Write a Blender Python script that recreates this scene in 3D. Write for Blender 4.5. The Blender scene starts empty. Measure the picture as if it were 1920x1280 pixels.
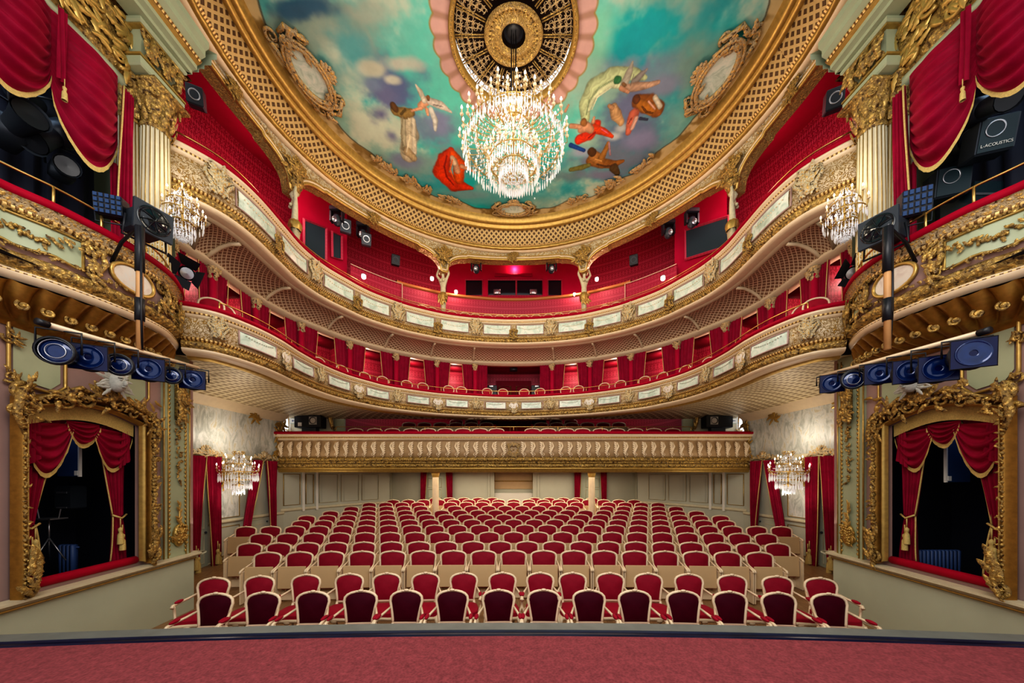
import bpy, math, random
import numpy as np
from mathutils import Vector, Matrix
R = math.radians; PI = math.pi
random.seed(7)
SC = bpy.context.scene
COL = SC.collection
EYE = 2.5; F = 640.0; CX = 963.0; HY = 893.0
def PX(px, py, Y):                       # a pixel of the photo at depth Y -> metres
    return Vector(((px-CX)/F*Y, Y, EYE+(HY-py)/F*Y))

# ------------------------------------------------------------ mesh builder
class MB:
    def __init__(s): s.v=[]; s.f=[]; s.uv=[]; s.useuv=False; s.col=[]
    def add(s, vs, fs, uvs=None):
        b=len(s.v); s.v.extend([tuple(p) for p in vs])
        s.f.extend([tuple(b+i for i in f) for f in fs])
        if uvs is None: s.uv.extend([(p[0]+p[1], p[2]) for p in vs])
        else: s.uv.extend(uvs)
    def merge(s, o, M=None):
        vs=[M@Vector(p) for p in o.v] if M is not None else o.v
        s.add(vs, o.f, o.uv)
    def box(s, c, d, rz=0, M=None, bev=0):
        x,y,z=d[0]/2,d[1]/2,d[2]/2
        if bev:
            b=min(bev,x*.9,y*.9,z*.9)
            vs=[];
            for zz,k in ((-z,b),(-z+b,0),(z-b,0),(z,b)):
                for sx,sy in ((-1,-1),(1,-1),(1,1),(-1,1)):
                    vs.append(Vector((sx*(x-k),sy*(y-k),zz)))
            fs=[(3,2,1,0),(12,13,14,15)]
            for r in range(3):
                for k in range(4):
                    a=r*4+k;c2=r*4+(k+1)%4
                    fs.append((a,c2,c2+4,a+4))
        else:
            vs=[Vector((sx*x,sy*y,sz*z)) for sz in (-1,1) for sx,sy in ((-1,-1),(1,-1),(1,1),(-1,1))]
            fs=[(3,2,1,0),(4,5,6,7)]+[(k,(k+1)%4,4+(k+1)%4,4+k) for k in range(4)]
        rot=Matrix.Rotation(rz,3,'Z')
        vs=[rot@v+Vector(c) for v in vs]
        if M is not None: vs=[M@v for v in vs]
        s.add(vs,fs)
    def tube(s, pts, r, n=6, closed=False, cap=True, M=None, flat=1.0):
        pts=[Vector(p) for p in pts]; L=len(pts)
        rs=r if isinstance(r,(list,tuple)) else [r]*L
        vs=[];prev=None;uvs=[];acc=0
        for i,p in enumerate(pts):
            if closed: t=pts[(i+1)%L]-pts[i-1]
            else: t=pts[min(i+1,L-1)]-pts[max(i-1,0)]
            if t.length<1e-9: t=Vector((0,0,1))
            t.normalize()
            if prev is None:
                a=Vector((0,0,1)) if abs(t.z)<.9 else Vector((0,1,0))
                u=t.cross(a).normalized()
            else:
                u=prev-t*prev.dot(t)
                if u.length<1e-6: u=t.orthogonal()
                u.normalize()
            prev=u; w=t.cross(u)
            if i: acc+=(p-pts[i-1]).length
            for k in range(n):
                a=2*PI*k/n
                vs.append(p+u*math.cos(a)*rs[i]+w*math.sin(a)*rs[i]*flat); uvs.append((acc,k/n))
        fs=[]
        for i in range(L if closed else L-1):
            j=(i+1)%L
            for k in range(n):
                q=(k+1)%n
                fs.append((i*n+k,i*n+q,j*n+q,j*n+k))
        if cap and not closed:
            fs.append(tuple(range(n-1,-1,-1))); fs.append(tuple((L-1)*n+k for k in range(n)))
        if M is not None: vs=[M@v for v in vs]
        s.add(vs,fs,uvs)
    def lathe(s, prof, c=(0,0,0), n=16, M=None, flute=0, nf=0, cap=False):
        vs=[];fs=[];uvs=[];c=Vector(c)
        for i,(r,z) in enumerate(prof):
            for k in range(n):
                a=2*PI*k/n
                rr=r*(1-flute*max(0,math.cos(a*nf))) if flute else r
                vs.append(c+Vector((rr*math.cos(a),rr*math.sin(a),z))); uvs.append((k/n,z))
        for i in range(len(prof)-1):
            for k in range(n):
                q=(k+1)%n
                fs.append((i*n+k,i*n+q,(i+1)*n+q,(i+1)*n+k))
        if cap:
            fs.append(tuple(range(n-1,-1,-1))); fs.append(tuple((len(prof)-1)*n+k for k in range(n)))
        if M is not None: vs=[M@v for v in vs]
        s.add(vs,fs,uvs)
    def ell(s, c, r, n=8, m=5, M=None):
        c=Vector(c); vs=[];fs=[]
        for i in range(m+1):
            th=PI*i/m; 
            for k in range(n):
                a=2*PI*k/n; st=max(math.sin(th),.02)
                vs.append(c+Vector((r[0]*st*math.cos(a),r[1]*st*math.sin(a),r[2]*math.cos(th))))
        for i in range(m):
            for k in range(n):
                q=(k+1)%n; fs.append((i*n+k,(i+1)*n+k,(i+1)*n+q,i*n+q))
        if M is not None: vs=[M@v for v in vs]
        s.add(vs,fs)
    def grid(s, fn, nu, nv, uvf=None, closed_u=False, M=None):
        vs=[];uvs=[]
        for i in range(nu+1):
            for j in range(nv+1):
                p=Vector(fn(i/nu,j/nv)); vs.append(M@p if M is not None else p)
                uvs.append(uvf(i/nu,j/nv) if uvf else (i/nu,j/nv))
        fs=[(i*(nv+1)+j,(i+1)*(nv+1)+j,(i+1)*(nv+1)+j+1,i*(nv+1)+j+1) for i in range(nu) for j in range(nv)]
        s.add(vs,fs,uvs)
    def mesh(s, name, mat, smooth=True):
        me=bpy.data.meshes.new(name)
        me.from_pydata(s.v,[],s.f)
        uv=me.uv_layers.new(name='UVMap')
        li=np.zeros(len(me.loops),dtype=np.int32); me.loops.foreach_get('vertex_index',li)
        arr=np.array(s.uv,dtype=np.float32)[li].ravel()
        uv.data.foreach_set('uv',arr)
        if smooth: me.polygons.foreach_set('use_smooth',[True]*len(me.polygons))
        if mat: me.materials.append(mat)
        me.update()
        return me
    def build(s, name, mat, parent=None, smooth=True, local=False, loc=None):
        me=s.mesh(name,mat,smooth)
        return link(name, me, parent, local, loc)
def link(name, data, parent=None, local=False, loc=None, M=None):
    o=bpy.data.objects.new(name,data); COL.objects.link(o)
    if loc is not None: o.location=loc
    if M is not None: o.matrix_basis=M
    if parent is not None:
        o.parent=parent
        if not local: o.matrix_parent_inverse=wm(parent).inverted()
    return o
def wm(o):
    m=o.matrix_basis
    if o.parent: m=wm(o.parent)@o.matrix_parent_inverse@m
    return m
def empty(name, loc, rz=0):
    o=bpy.data.objects.new(name,None); COL.objects.link(o); o.location=loc; o.rotation_euler=(0,0,rz)
    o.empty_display_size=.2
    return o
def tag(o,label,cat,group=None,kind=None):
    o['label']=label; o['category']=cat
    if group: o['group']=group
    if kind: o['kind']=kind
    return o
def struct(o,label=None,cat=None):
    o['kind']='structure'
    if label: o['label']=label; o['category']=cat or 'wall'
    return o
KIDS={}
def dup(root, loc=None, rz=None, M=None):
    def cp(o,par):
        c=o.copy(); COL.objects.link(c)
        if par is not None: c.parent=par; c.matrix_parent_inverse=o.matrix_parent_inverse.copy()
        for ch in kids(o): cp(ch,c)
        return c
    r=cp(root,None)
    if M is not None: r.matrix_basis=M
    else:
        if loc is not None: r.location=loc
        if rz is not None: r.rotation_euler=(0,0,rz)
    return r
def kids(o):
    k=o.name
    if k not in KIDS: KIDS[k]=list(o.children)
    return KIDS[k]
ORD=['first','second','third','fourth','fifth','sixth','seventh','eighth','ninth','tenth','eleventh','twelfth','thirteenth','fourteenth','fifteenth','sixteenth','seventeenth','eighteenth','nineteenth','twentieth','twenty-first','twenty-second','twenty-third','twenty-fourth','twenty-fifth']
SN={-1:'left',1:'right'}

# ------------------------------------------------------------ materials
class NT:
    def __init__(s,name):
        s.m=bpy.data.materials.new(name); s.m.use_nodes=True; s.t=s.m.node_tree; s.b=s.t.nodes['Principled BSDF']
    def n(s,t,**k):
        nd=s.t.nodes.new(t)
        for a,b in k.items(): setattr(nd,a,b)
        return nd
    def L(s,a,b): s.t.links.new(a,b)
    def inp(s,sock,v):
        if hasattr(v,'is_output') or isinstance(v,bpy.types.NodeSocket): s.L(v,sock)
        else:
            if isinstance(v,(tuple,list)) and len(v)==3 and sock.type=='RGBA': v=(*v,1)
            sock.default_value=v
    def math(s,op,a,b=None,c=None):
        nd=s.n('ShaderNodeMath',operation=op); s.inp(nd.inputs[0],a)
        if b is not None: s.inp(nd.inputs[1],b)
        if c is not None: s.inp(nd.inputs[2],c)
        return nd.outputs[0]
    def mix(s,f,a,b):
        nd=s.n('ShaderNodeMix',data_type='RGBA'); s.inp(nd.inputs[0],f); s.inp(nd.inputs[6],a); s.inp(nd.inputs[7],b); return nd.outputs[2]
    def ramp(s,f,stops):
        nd=s.n('ShaderNodeValToRGB'); s.inp(nd.inputs[0],f); e=nd.color_ramp.elements
        while len(e)<len(stops): e.new(.5)
        for x,(p,c) in zip(e,stops):
            x.position=p; x.color=(*c,1) if len(c)==3 else c
        return nd.outputs[0]
    def obj(s):
        return s.n('ShaderNodeTexCoord').outputs['Object']
    def uv(s):
        return s.n('ShaderNodeTexCoord').outputs['UV']
    def sep(s,v):
        nd=s.n('ShaderNodeSeparateXYZ'); s.L(v,nd.inputs[0]); return nd.outputs
    def scale(s,v,sc):
        nd=s.n('ShaderNodeMapping'); s.L(v,nd.inputs[0]); nd.inputs['Scale'].default_value=sc; return nd.outputs[0]
    def noise(s,v,sc,det=3,rough=.5,dist=0):
        nd=s.n('ShaderNodeTexNoise'); s.L(v,nd.inputs['Vector']); nd.inputs['Scale'].default_value=sc; nd.inputs['Detail'].default_value=det; nd.inputs['Roughness'].default_value=rough; nd.inputs['Distortion'].default_value=dist; return nd.outputs[0]
    def vor(s,v,sc,feat='F1',out=0):
        nd=s.n('ShaderNodeTexVoronoi',feature=feat); s.L(v,nd.inputs['Vector']); nd.inputs['Scale'].default_value=sc; return nd.outputs[out]
    def bump(s,h,st=.5,d=.01):
        nd=s.n('ShaderNodeBump'); s.L(h,nd.inputs['Height']); nd.inputs['Strength'].default_value=st; nd.inputs['Distance'].default_value=d; s.L(nd.outputs[0],s.b.inputs['Normal'])
    def set(s,col=None,rough=None,metal=None,**k):
        if col is not None: s.inp(s.b.inputs['Base Color'],col)
        if rough is not None: s.inp(s.b.inputs['Roughness'],rough)
        if metal is not None: s.inp(s.b.inputs['Metallic'],metal)
        for a,b in k.items(): s.inp(s.b.inputs[a.replace('_',' ')],b)
        return s.m
M={}
def plain(key,name,col,rough=.5,metal=0,nz=.0,sc=8,**k):
    t=NT(name)
    c=col
    if nz:
        f=t.noise(t.obj(),sc,4)
        c=t.mix(f,tuple(x*(1-nz) for x in col),tuple(min(1,x*(1+nz)) for x in col))
    M[key]=t.set(c,rough,metal,**k)
    return t
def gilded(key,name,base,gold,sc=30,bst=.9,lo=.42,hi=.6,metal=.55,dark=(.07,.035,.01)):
    # cream plaster whose raised relief is gilded, with shade painted dark brown into the recesses
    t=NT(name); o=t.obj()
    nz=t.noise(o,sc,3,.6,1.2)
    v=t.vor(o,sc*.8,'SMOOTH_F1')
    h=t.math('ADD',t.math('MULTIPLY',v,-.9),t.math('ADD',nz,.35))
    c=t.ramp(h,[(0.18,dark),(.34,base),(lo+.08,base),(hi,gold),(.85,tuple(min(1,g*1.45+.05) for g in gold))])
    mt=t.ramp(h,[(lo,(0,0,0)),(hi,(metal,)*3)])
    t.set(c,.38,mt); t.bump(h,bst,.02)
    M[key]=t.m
plain('cream','cream_paint',(.62,.56,.40),.5,nz=.12)
plain('green','pale_green_paint',(.40,.44,.30),.45,nz=.14,sc=3)
plain('mauve','dusty_pink_paint',(.40,.27,.24),.55,nz=.12,sc=3)
plain('pedestal','grey_green_paint',(.48,.51,.40),.4,nz=.1,sc=2)
plain('panelgrey','pale_grey_panel_paint',(.50,.50,.41),.45,nz=.07,sc=2)
plain('chaircream','cream_lacquer',(.74,.60,.42),.35,nz=.08)
plain('beige','beige_seat_board',(.58,.42,.24),.5,nz=.06,sc=5)
plain('brass','polished_brass',(.75,.50,.18),.28,.9)
plain('gold','plain_gilding',(.50,.34,.11),.36,.55,nz=.35,sc=14)
plain('golddark','aged_gilding',(.36,.20,.045),.4,.6,nz=.4,sc=20)
plain('black','black_powder_coat',(.012,.013,.018),.4)
plain('greymetal','dark_grey_metal',(.05,.06,.075),.42,.3)
plain('silver','silver_metal',(.5,.5,.52),.3,.8)
plain('wood','light_wood_pole',(.5,.28,.12),.5,nz=.2)
plain('woodtrim','warm_wood_trim',(.45,.18,.05),.4)
plain('white','white_paint',(.75,.73,.66),.5)
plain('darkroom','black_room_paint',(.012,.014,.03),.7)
plain('navy','blue_panel',(.02,.06,.16),.5)
plain('glassdark','dark_glass',(.01,.015,.02),.08,0,Specular_IOR_Level=.8)
plain('screen','blue_grey_screen',(.018,.04,.05),.45)
plain('edgeblue','blue_stage_edge',(.0015,.006,.03),.3,nz=.8,sc=3)
plain('edgegrey','grey_stage_edge_board',(.16,.17,.155),.5,nz=.25,sc=6)
plain('lens','blue_lens',(.002,.02,.10),.12,.2,Specular_IOR_Level=.9,nz=.5,sc=12)
plain('gelblue','blue_gel',(.001,.004,.05),.2,0,nz=.5,sc=6)
plain('radiator','blue_radiator',(.05,.10,.25),.5)
plain('stone','grey_plaster_mask',(.42,.42,.38),.6,nz=.4,sc=25)
plain('statue','carved_ivory_plaster',(.60,.55,.38),.5,nz=.25,sc=20)
plain('fringe','gold_fringe',(.55,.42,.16),.7,nz=.4,sc=60)
plain('friezebg','tan_frieze_ground',(.40,.27,.14),.5,nz=.2)
plain('brownback','dark_brown_void',(.03,.012,.006),.9)
plain('ribpaint','cream_coved_plaster',(.60,.49,.34),.5,nz=.1)
# velvet
def velvet(key,name,c1,c2,sc=6,sheen=.12):
    t=NT(name); f=t.noise(t.obj(),sc,4,.6)
    t.set(t.mix(f,c1,c2),.6); t.b.inputs['Sheen Weight'].default_value=sheen; t.b.inputs['Sheen Tint'].default_value=(1,.35,.45,1); t.b.inputs['Sheen Roughness'].default_value=.4; t.b.inputs['Specular IOR Level'].default_value=.12
    M[key]=t.m
velvet('velvet','crimson_velvet',(.17,.002,.022),(.37,.008,.052))
velvet('velvetrail','red_rail_velvet',(.30,.002,.022),(.42,.004,.036),sheen=.03)
velvet('seatred','red_seat_velvet',(.28,.008,.026),(.38,.018,.046),9,.08)
velvet('seatback','red_back_velvet',(.20,.005,.020),(.31,.016,.040),7,.08)
velvet('seatshade','shaded_back_velvet',(.045,.0006,.009),(.08,.001,.014),7,.0)  # darker copy of the back velvet: front row shade put into colour
velvet('redpaint','crimson_wall_fabric',(.34,.004,.04),(.46,.010,.06),3,.1)
velvet('darkred','deep_red_fabric',(.12,.003,.012),(.18,.005,.02),5,.1)
# damask
def damask(key,name,c1,c2,p=.22):
    t=NT(name); s=t.sep(t.uv())
    u=t.math('MULTIPLY',s[0],2*PI/p); v=t.math('MULTIPLY',s[1],2*PI/(p*1.5))
    a=t.math('MULTIPLY',t.math('COSINE',u),t.math('COSINE',v))
    b=t.math('MULTIPLY',t.math('COSINE',t.math('MULTIPLY',u,3)),t.math('COSINE',t.math('MULTIPLY',v,2)))
    h=t.math('ADD',a,t.math('MULTIPLY',b,.55))
    e=t.math('ABSOLUTE',h)
    c=t.ramp(e,[(.12,c2),(.28,c1),(.7,c1),(.85,c2)])
    t.set(c,.55); M[key]=t.m
damask('damask','red_damask',(.26,.005,.028),(.45,.04,.085),.26)
damask('damasklt','pink_red_damask',(.36,.02,.055),(.52,.07,.12),.22)
damask('damaskdk','dark_red_damask',(.12,.002,.014),(.20,.01,.035),.24)
# lattice: diagonal ribs over dark holes
def lattice(key,name,rib,hole,p=.12,w=.30,ang=True,studs=None):
    t=NT(name); s=t.sep(t.uv())
    if ang:
        a=t.math('ADD',s[0],s[1]); b=t.math('SUBTRACT',s[0],s[1])
    else: a,b=s[0],s[1]
    def ridge(x):
        fr=t.math('FRACT',t.math('MULTIPLY',x,1/p)); return t.math('ABSOLUTE',t.math('SUBTRACT',fr,.5))
    ra=ridge(a); rb=ridge(b)
    mx=t.math('MAXIMUM',ra,rb)
    f=t.ramp(mx,[(.5-w,(0,0,0)),(.5-w+.06,(1,1,1))])
    c=t.mix(f,hole,rib)
    t.set(c,.45,.25); t.bump(f,.9,.02); M[key]=t.m
lattice('lattgold','gold_lattice',(.50,.36,.16),(.09,.045,.015),.17,.26)
lattice('lattcream','cream_lattice',(.78,.64,.46),(.30,.18,.11),.115,.17)
lattice('lattlow','cream_basket_lattice',(.66,.56,.38),(.30,.22,.12),.16,.22,ang=False)
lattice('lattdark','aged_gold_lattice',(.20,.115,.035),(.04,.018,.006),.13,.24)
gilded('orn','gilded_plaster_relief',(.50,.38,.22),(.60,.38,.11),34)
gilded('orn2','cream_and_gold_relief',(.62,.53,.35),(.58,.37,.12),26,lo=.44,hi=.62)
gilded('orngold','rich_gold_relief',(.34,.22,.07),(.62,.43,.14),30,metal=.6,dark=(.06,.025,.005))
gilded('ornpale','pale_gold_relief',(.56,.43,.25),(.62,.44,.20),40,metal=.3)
def filigree(key,name,base,gold,sc,w=.035,shade=(.30,.20,.09)):
    # rocaille tendrils: gilded raised lines on painted plaster
    t=NT(name); o=t.obj()
    a=t.math('ABSOLUTE',t.math('SUBTRACT',t.noise(o,sc,1,.5,2.2),.5)); b=t.math('ABSOLUTE',t.math('SUBTRACT',t.noise(o,sc*1.9,1,.5,1.5),.52))
    h=t.math('MINIMUM',a,t.math('ADD',b,w*.35))
    c=t.ramp(h,[(w*.55,gold),(w*.95,shade),(w*1.6,base),(.5,tuple(x*.92 for x in base))])
    hh=t.ramp(h,[(0,(1,1,1)),(w*1.1,(0,0,0))])
    t.set(c,.4,t.math('MULTIPLY',hh,.5)); t.bump(hh,.8,.015); M[key]=t.m
filigree('fil','cream_plaster_with_gilt_tendrils',(.64,.56,.38),(.62,.40,.12),5.5)
filigree('filfine','cream_plaster_with_fine_gilt_tendrils',(.62,.50,.33),(.62,.40,.13),9)
filigree('filgold','gold_plaster_with_tendrils',(.45,.30,.11),(.70,.48,.16),7,.06,(.10,.05,.015))
# periodic mouldings (UV in metres)
def molding(key,name,c1,c2,per,metal=.4):
    t=NT(name); s=t.sep(t.uv())
    fr=t.math('FRACT',t.math('MULTIPLY',s[0],1/per)); h=t.math('ABSOLUTE',t.math('SUBTRACT',fr,.5))
    f=t.ramp(h,[(.12,(0,0,0)),(.26,(1,1,1))])
    c=t.mix(f,c2,c1); t.set(c,.4,metal); t.bump(f,.9,.012); M[key]=t.m
molding('dentil','gilt_beaded_moulding',(.74,.52,.22),(.20,.10,.03),.055)
molding('egg','cream_egg_moulding',(.74,.62,.42),(.32,.18,.07),.09,.2)
# marble panels
t=NT('blue_white_marbling'); o=t.obj()
f=t.noise(o,3.5,6,.65,1.5); c=t.ramp(f,[(.3,(.36,.46,.38)),(.5,(.58,.66,.58)),(.62,(.70,.72,.63)),(.75,(.46,.52,.47))]); M['marble']=t.set(c,.3)
t=NT('pink_white_marbling'); o=t.obj()
f=t.noise(o,5,6,.7,1.2); c=t.ramp(f,[(.3,(.5,.40,.36)),(.5,(.66,.6,.52)),(.7,(.62,.62,.58))]); M['marblepink']=t.set(c,.35)
t=NT('grey_blue_scagliola'); o=t.scale(t.obj(),(1,2.2,.8))
f=t.noise(o,2.4,7,.7,1.0); c=t.ramp(f,[(.3,(.33,.36,.34)),(.45,(.55,.57,.52)),(.55,(.72,.73,.70)),(.63,(.60,.55,.38)),(.75,(.66,.70,.74))]); M['scag']=t.set(c,.35)
# floors
t=NT('red_stage_carpet'); o=t.obj(); f=t.noise(o,14,5,.75); g=t.vor(o,60)
c=t.mix(t.math('ADD',t.math('MULTIPLY',f,.7),t.math('MULTIPLY',g,.35)),(.04,.006,.009),(.38,.085,.10)); t.set(c,.95); t.bump(g,.5,.004); M['carpet']=t.m
t=NT('oak_parquet'); o=t.obj(); s=t.sep(o)
w=t.math('FLOOR',t.math('MULTIPLY',s[0],9)); k=t.math('SINE',t.math('MULTIPLY',w,37.7)); f=t.noise(t.scale(o,(30,3,3)),2,4)
c=t.ramp(t.math('ADD',t.math('MULTIPLY',k,.2),f),[(.2,(.14,.07,.03)),(.5,(.30,.17,.08)),(.8,(.46,.30,.15))]); t.set(c,.35); M['parquet']=t.m
# crystal and bulbs
t=NT('cut_crystal'); t.set((.86,.88,.92),.08,0,IOR=1.5); t.b.inputs['Transmission Weight'].default_value=.35; t.b.inputs['Emission Color'].default_value=(1,.93,.8,1); t.b.inputs['Emission Strength'].default_value=.05; M['crystal']=t.m  # faint emission put into the crystal, standing in for sparkle
t=NT('lit_candle_bulb'); t.set((1,.95,.85),.3); t.b.inputs['Emission Color'].default_value=(1,.86,.66,1); t.b.inputs['Emission Strength'].default_value=6; M['bulb']=t.m
t=NT('lit_lamp_shade'); t.set((1,.9,.85),.4); t.b.inputs['Emission Color'].default_value=(1,.75,.62,1); t.b.inputs['Emission Strength'].default_value=4; M['shade']=t.m

# ------------------------------------------------------------ paths and sweeps
class Path:
    def __init__(s, pts, step=.06, closed=False):
        P=[Vector((x,y)) for x,y in pts]; out=[]; n=len(P)
        rng=range(n) if closed else range(n-1)
        for i in rng:
            if closed: p0,p1,p2,p3=P[i-1],P[i],P[(i+1)%n],P[(i+2)%n]
            else: p0,p1,p2,p3=P[max(i-1,0)],P[i],P[i+1],P[min(i+2,n-1)]
            k=max(2,int((p2-p1).length/step))
            for j in range(k):
                t=j/k; out.append(.5*((2*p1)+(p2-p0)*t+(2*p0-5*p1+4*p2-p3)*t*t+(3*p1-p0-3*p2+p3)*t**3))
        if not closed: out.append(P[-1])
        s.closed=closed; s.fin(out)
    def fin(s,out):
        s.p=out; s.s=[0]
        for a,b in zip(out,out[1:]): s.s.append(s.s[-1]+(b-a).length)
        s.len=s.s[-1]; n=len(out); s.t=[];s.n=[]
        for i in range(n):
            if s.closed: d=out[(i+1)%n]-out[i-1]
            else: d=out[min(i+1,n-1)]-out[max(i-1,0)]
            d.normalize(); s.t.append(d)
            nn=Vector((d.y,-d.x))
            s.n.append(nn)
        # normals face the middle of the room
        c=sum(((Vector((0,7))-p).dot(q)) for p,q in zip(s.p,s.n))
        if c<0: s.n=[-q for q in s.n]
    def at(s,d):
        d=max(0,min(s.len,d)); lo,hi=0,len(s.s)-1
        while hi-lo>1:
            m=(lo+hi)//2
            if s.s[m]<=d: lo=m
            else: hi=m
        f=(d-s.s[lo])/max(1e-9,s.s[hi]-s.s[lo])
        return s.p[lo].lerp(s.p[hi],f), s.t[lo].lerp(s.t[hi],f).normalized(), s.n[lo].lerp(s.n[hi],f).normalized()
    def offset(s,k):
        q=Path.__new__(Path); q.closed=s.closed; pts=[p+n*k for p,n in zip(s.p,s.n)]; q.fin(pts); return q
    def frame(s,d,H,off=0):
        p,t,n=s.at(d); 
        # local x along the path, local -y towards the room, z up
        y=-n; x=Vector((y.y,-y.x)); 
        Mx=Matrix(((x.x,y.x,0,p.x+n.x*off),(x.y,y.y,0,p.y+n.y*off),(0,0,1,EYE+H),(0,0,0,1)))
        return Mx
    def xnear(s,x,side=None):
        return min(range(len(s.p)),key=lambda i:abs(s.p[i].x-x))
def sweep(path, prof, s0=None, s1=None, disp=None, mb=None, step=1):
    """prof: list of (offset towards room, H above eye). disp(u,v,i)->extra offset"""
    mb=mb or MB()
    idx=[i for i in range(0,len(path.p)) if (s0 is None or path.s[i]>=s0-1e-6) and (s1 is None or path.s[i]<=s1+1e-6)][::step]
    vl=[0]
    for a,b in zip(prof,prof[1:]): vl.append(vl[-1]+math.hypot(b[0]-a[0],b[1]-a[1]))
    vs=[];uvs=[]
    for i in idx:
        p,n=path.p[i],path.n[i]
        for j,(o,h) in enumerate(prof):
            if disp: o=o+disp(path.s[i],vl[j],j)
            vs.append((p.x+n.x*o,p.y+n.y*o,EYE+h)); uvs.append((path.s[i],vl[j]))
    m=len(prof); fs=[]
    L=len(idx)
    for a in range(L-1):
        for j in range(m-1):
            fs.append((a*m+j,(a+1)*m+j,(a+1)*m+j+1,a*m+j+1))
    if path.closed and s0 is None:
        a=L-1
        for j in range(m-1): fs.append((a*m+j,j,j+1,a*m+j+1))
    mb.add(vs,fs,uvs); return mb
def arcprof(o,h,r,a0,a1,n=6):
    return [(o+r*math.cos(R(a0+(a1-a0)*k/n)),h+r*math.sin(R(a0+(a1-a0)*k/n))) for k in range(n+1)]

# ------------------------------------------------------------ ornament library (local x right, -y to the room, z up)
def spiral(mb, c, r, turns=1.4, a0=0, hand=1, w=.02, y=0, n=22):
    pts=[];rs=[]
    for i in range(n+1):
        t=i/n; a=a0+hand*turns*2*PI*t; rr=r*(1-.82*t)
        pts.append((c[0]+rr*math.cos(a),y-.6*w*t,c[1]+rr*math.sin(a))); rs.append(w*(1-.55*t))
    mb.tube(pts,rs,5)
def leaf(mb, c, ang, L, w, y=0, curl=.3, n=7):
    ca,sa=math.cos(ang),math.sin(ang)
    def fn(u,v):
        ww=w*math.sin(PI*min(1,u*.9+.08))**.7*(1+.25*math.sin(u*18))
        s=(v-.5)*2; d=L*u; lat=ww*s+curl*L*u*u
        h=-(w*.55*(1-s*s)*math.sin(PI*(u*.8+.15))+.01)
        return (c[0]+ca*d-sa*lat, y+h, c[1]+sa*d+ca*lat)
    mb.grid(fn,n,4)
def cartouche_mb(w=.4,h=.5,seed=1,oval=False,dens=1.0):
    rd=random.Random(seed); mb=MB(); sx=w/2; sz=h/2; wt=min(w,h)*.055
    if oval:
        ring=[(sx*.62*math.cos(2*PI*k/24),-.02,sz*.72*math.sin(2*PI*k/24)) for k in range(24)]
        mb.tube(ring,wt*.8,6,closed=True)
    else:
        mb.ell((0,-.01,0),(sx*.3,wt*1.4,sz*.42),10,6)
    for s in (-1,1):
        spiral(mb,(s*sx*.62,sz*.62),sx*.3,1.3,PI if s>0 else 0,s,wt)
        spiral(mb,(s*sx*.55,-sz*.6),sx*.32,1.3,PI if s>0 else 0,-s,wt)
        mb.tube([(s*sx*.45,0,sz*.9),(s*sx*.75,-.02,sz*.35),(s*sx*.55,-.03,0),(s*sx*.75,-.02,-sz*.4),(s*sx*.4,0,-sz*.85)],[wt*.6,wt,wt*1.1,wt,wt*.5],5)
        for k in range(int(5*dens)):
            a=rd.uniform(-1.2,1.2); z=rd.uniform(-sz*.7,sz*.75)
            leaf(mb,(s*sx*rd.uniform(.1,.5),z),(a if s>0 else PI-a),sx*rd.uniform(.4,.6),wt*rd.uniform(1,1.7),-.01,rd.uniform(-.4,.4))
    for k in range(5):
        leaf(mb,(0,sz*.5),PI/2+(k-2)*.5,sz*.55,wt*1.3,-.015,0)
        leaf(mb,(0,-sz*.5),-PI/2+(k-2)*.45,sz*.55,wt*1.2,-.015,0)
    for k in range(3): mb.ell((0,-.03,sz*(.5-.5*k)),(wt*1.2,wt*1.2,wt*1.2),8,5)
    return mb
def garland_mb(L,amp,seed,w=.03,sag=.0,n=None,M0=None):
    """bunches of leaves and flowers along a hanging curve, local x from -L/2 to L/2"""
    rd=random.Random(seed); mb=MB(); n=n or int(L/.06)
    for k in range(n):
        t=(k+.5)/n; x=-L/2+L*t; z=-sag*4*t*(1-t)+rd.uniform(-amp,amp)
        if rd.random()<.5: mb.ell((x,-w*.7,z),(w*rd.uniform(.5,.9),w*.8,w*rd.uniform(.5,.9)),7,4)
        leaf(mb,(x,z),rd.uniform(0,2*PI),w*rd.uniform(1.6,2.6),w*rd.uniform(.5,.8),-.003,rd.uniform(-.5,.5),5)
    return mb
def curtain_mb(top, bot, nf=6, amp=.04, ease=1.6, nv=14, nu=None, mid=None, thick=True):
    """top, bot: (A,B) point pairs; folds run down"""
    A,B=Vector(top[0]),Vector(top[1]); C,D=Vector(bot[0]),Vector(bot[1])
    d=(B-A); nrm=Vector((d.y,-d.x,0)).normalized()
    nu=nu or nf*6; mb=MB()
    ph=random.random()*6
    def fn(u,v):
        e=v**ease; uu=u+.015*math.sin(u*23+ph)
        p=A.lerp(B,uu).lerp(C.lerp(D,uu),e); p.z=A.lerp(B,uu).z*(1-v)+C.lerp(D,uu).z*v
        return p+nrm*(amp*math.sin(2*PI*nf*u+.8*math.sin(v*3+ph))*(.6+.4*v)+.3*amp*math.sin(2*PI*nf*2.3*u+ph))
    L=d.length
    mb.grid(fn,nu,nv,uvf=lambda u,v:(u*L,v*(A.z-C.z)))
    return mb,fn
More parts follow.
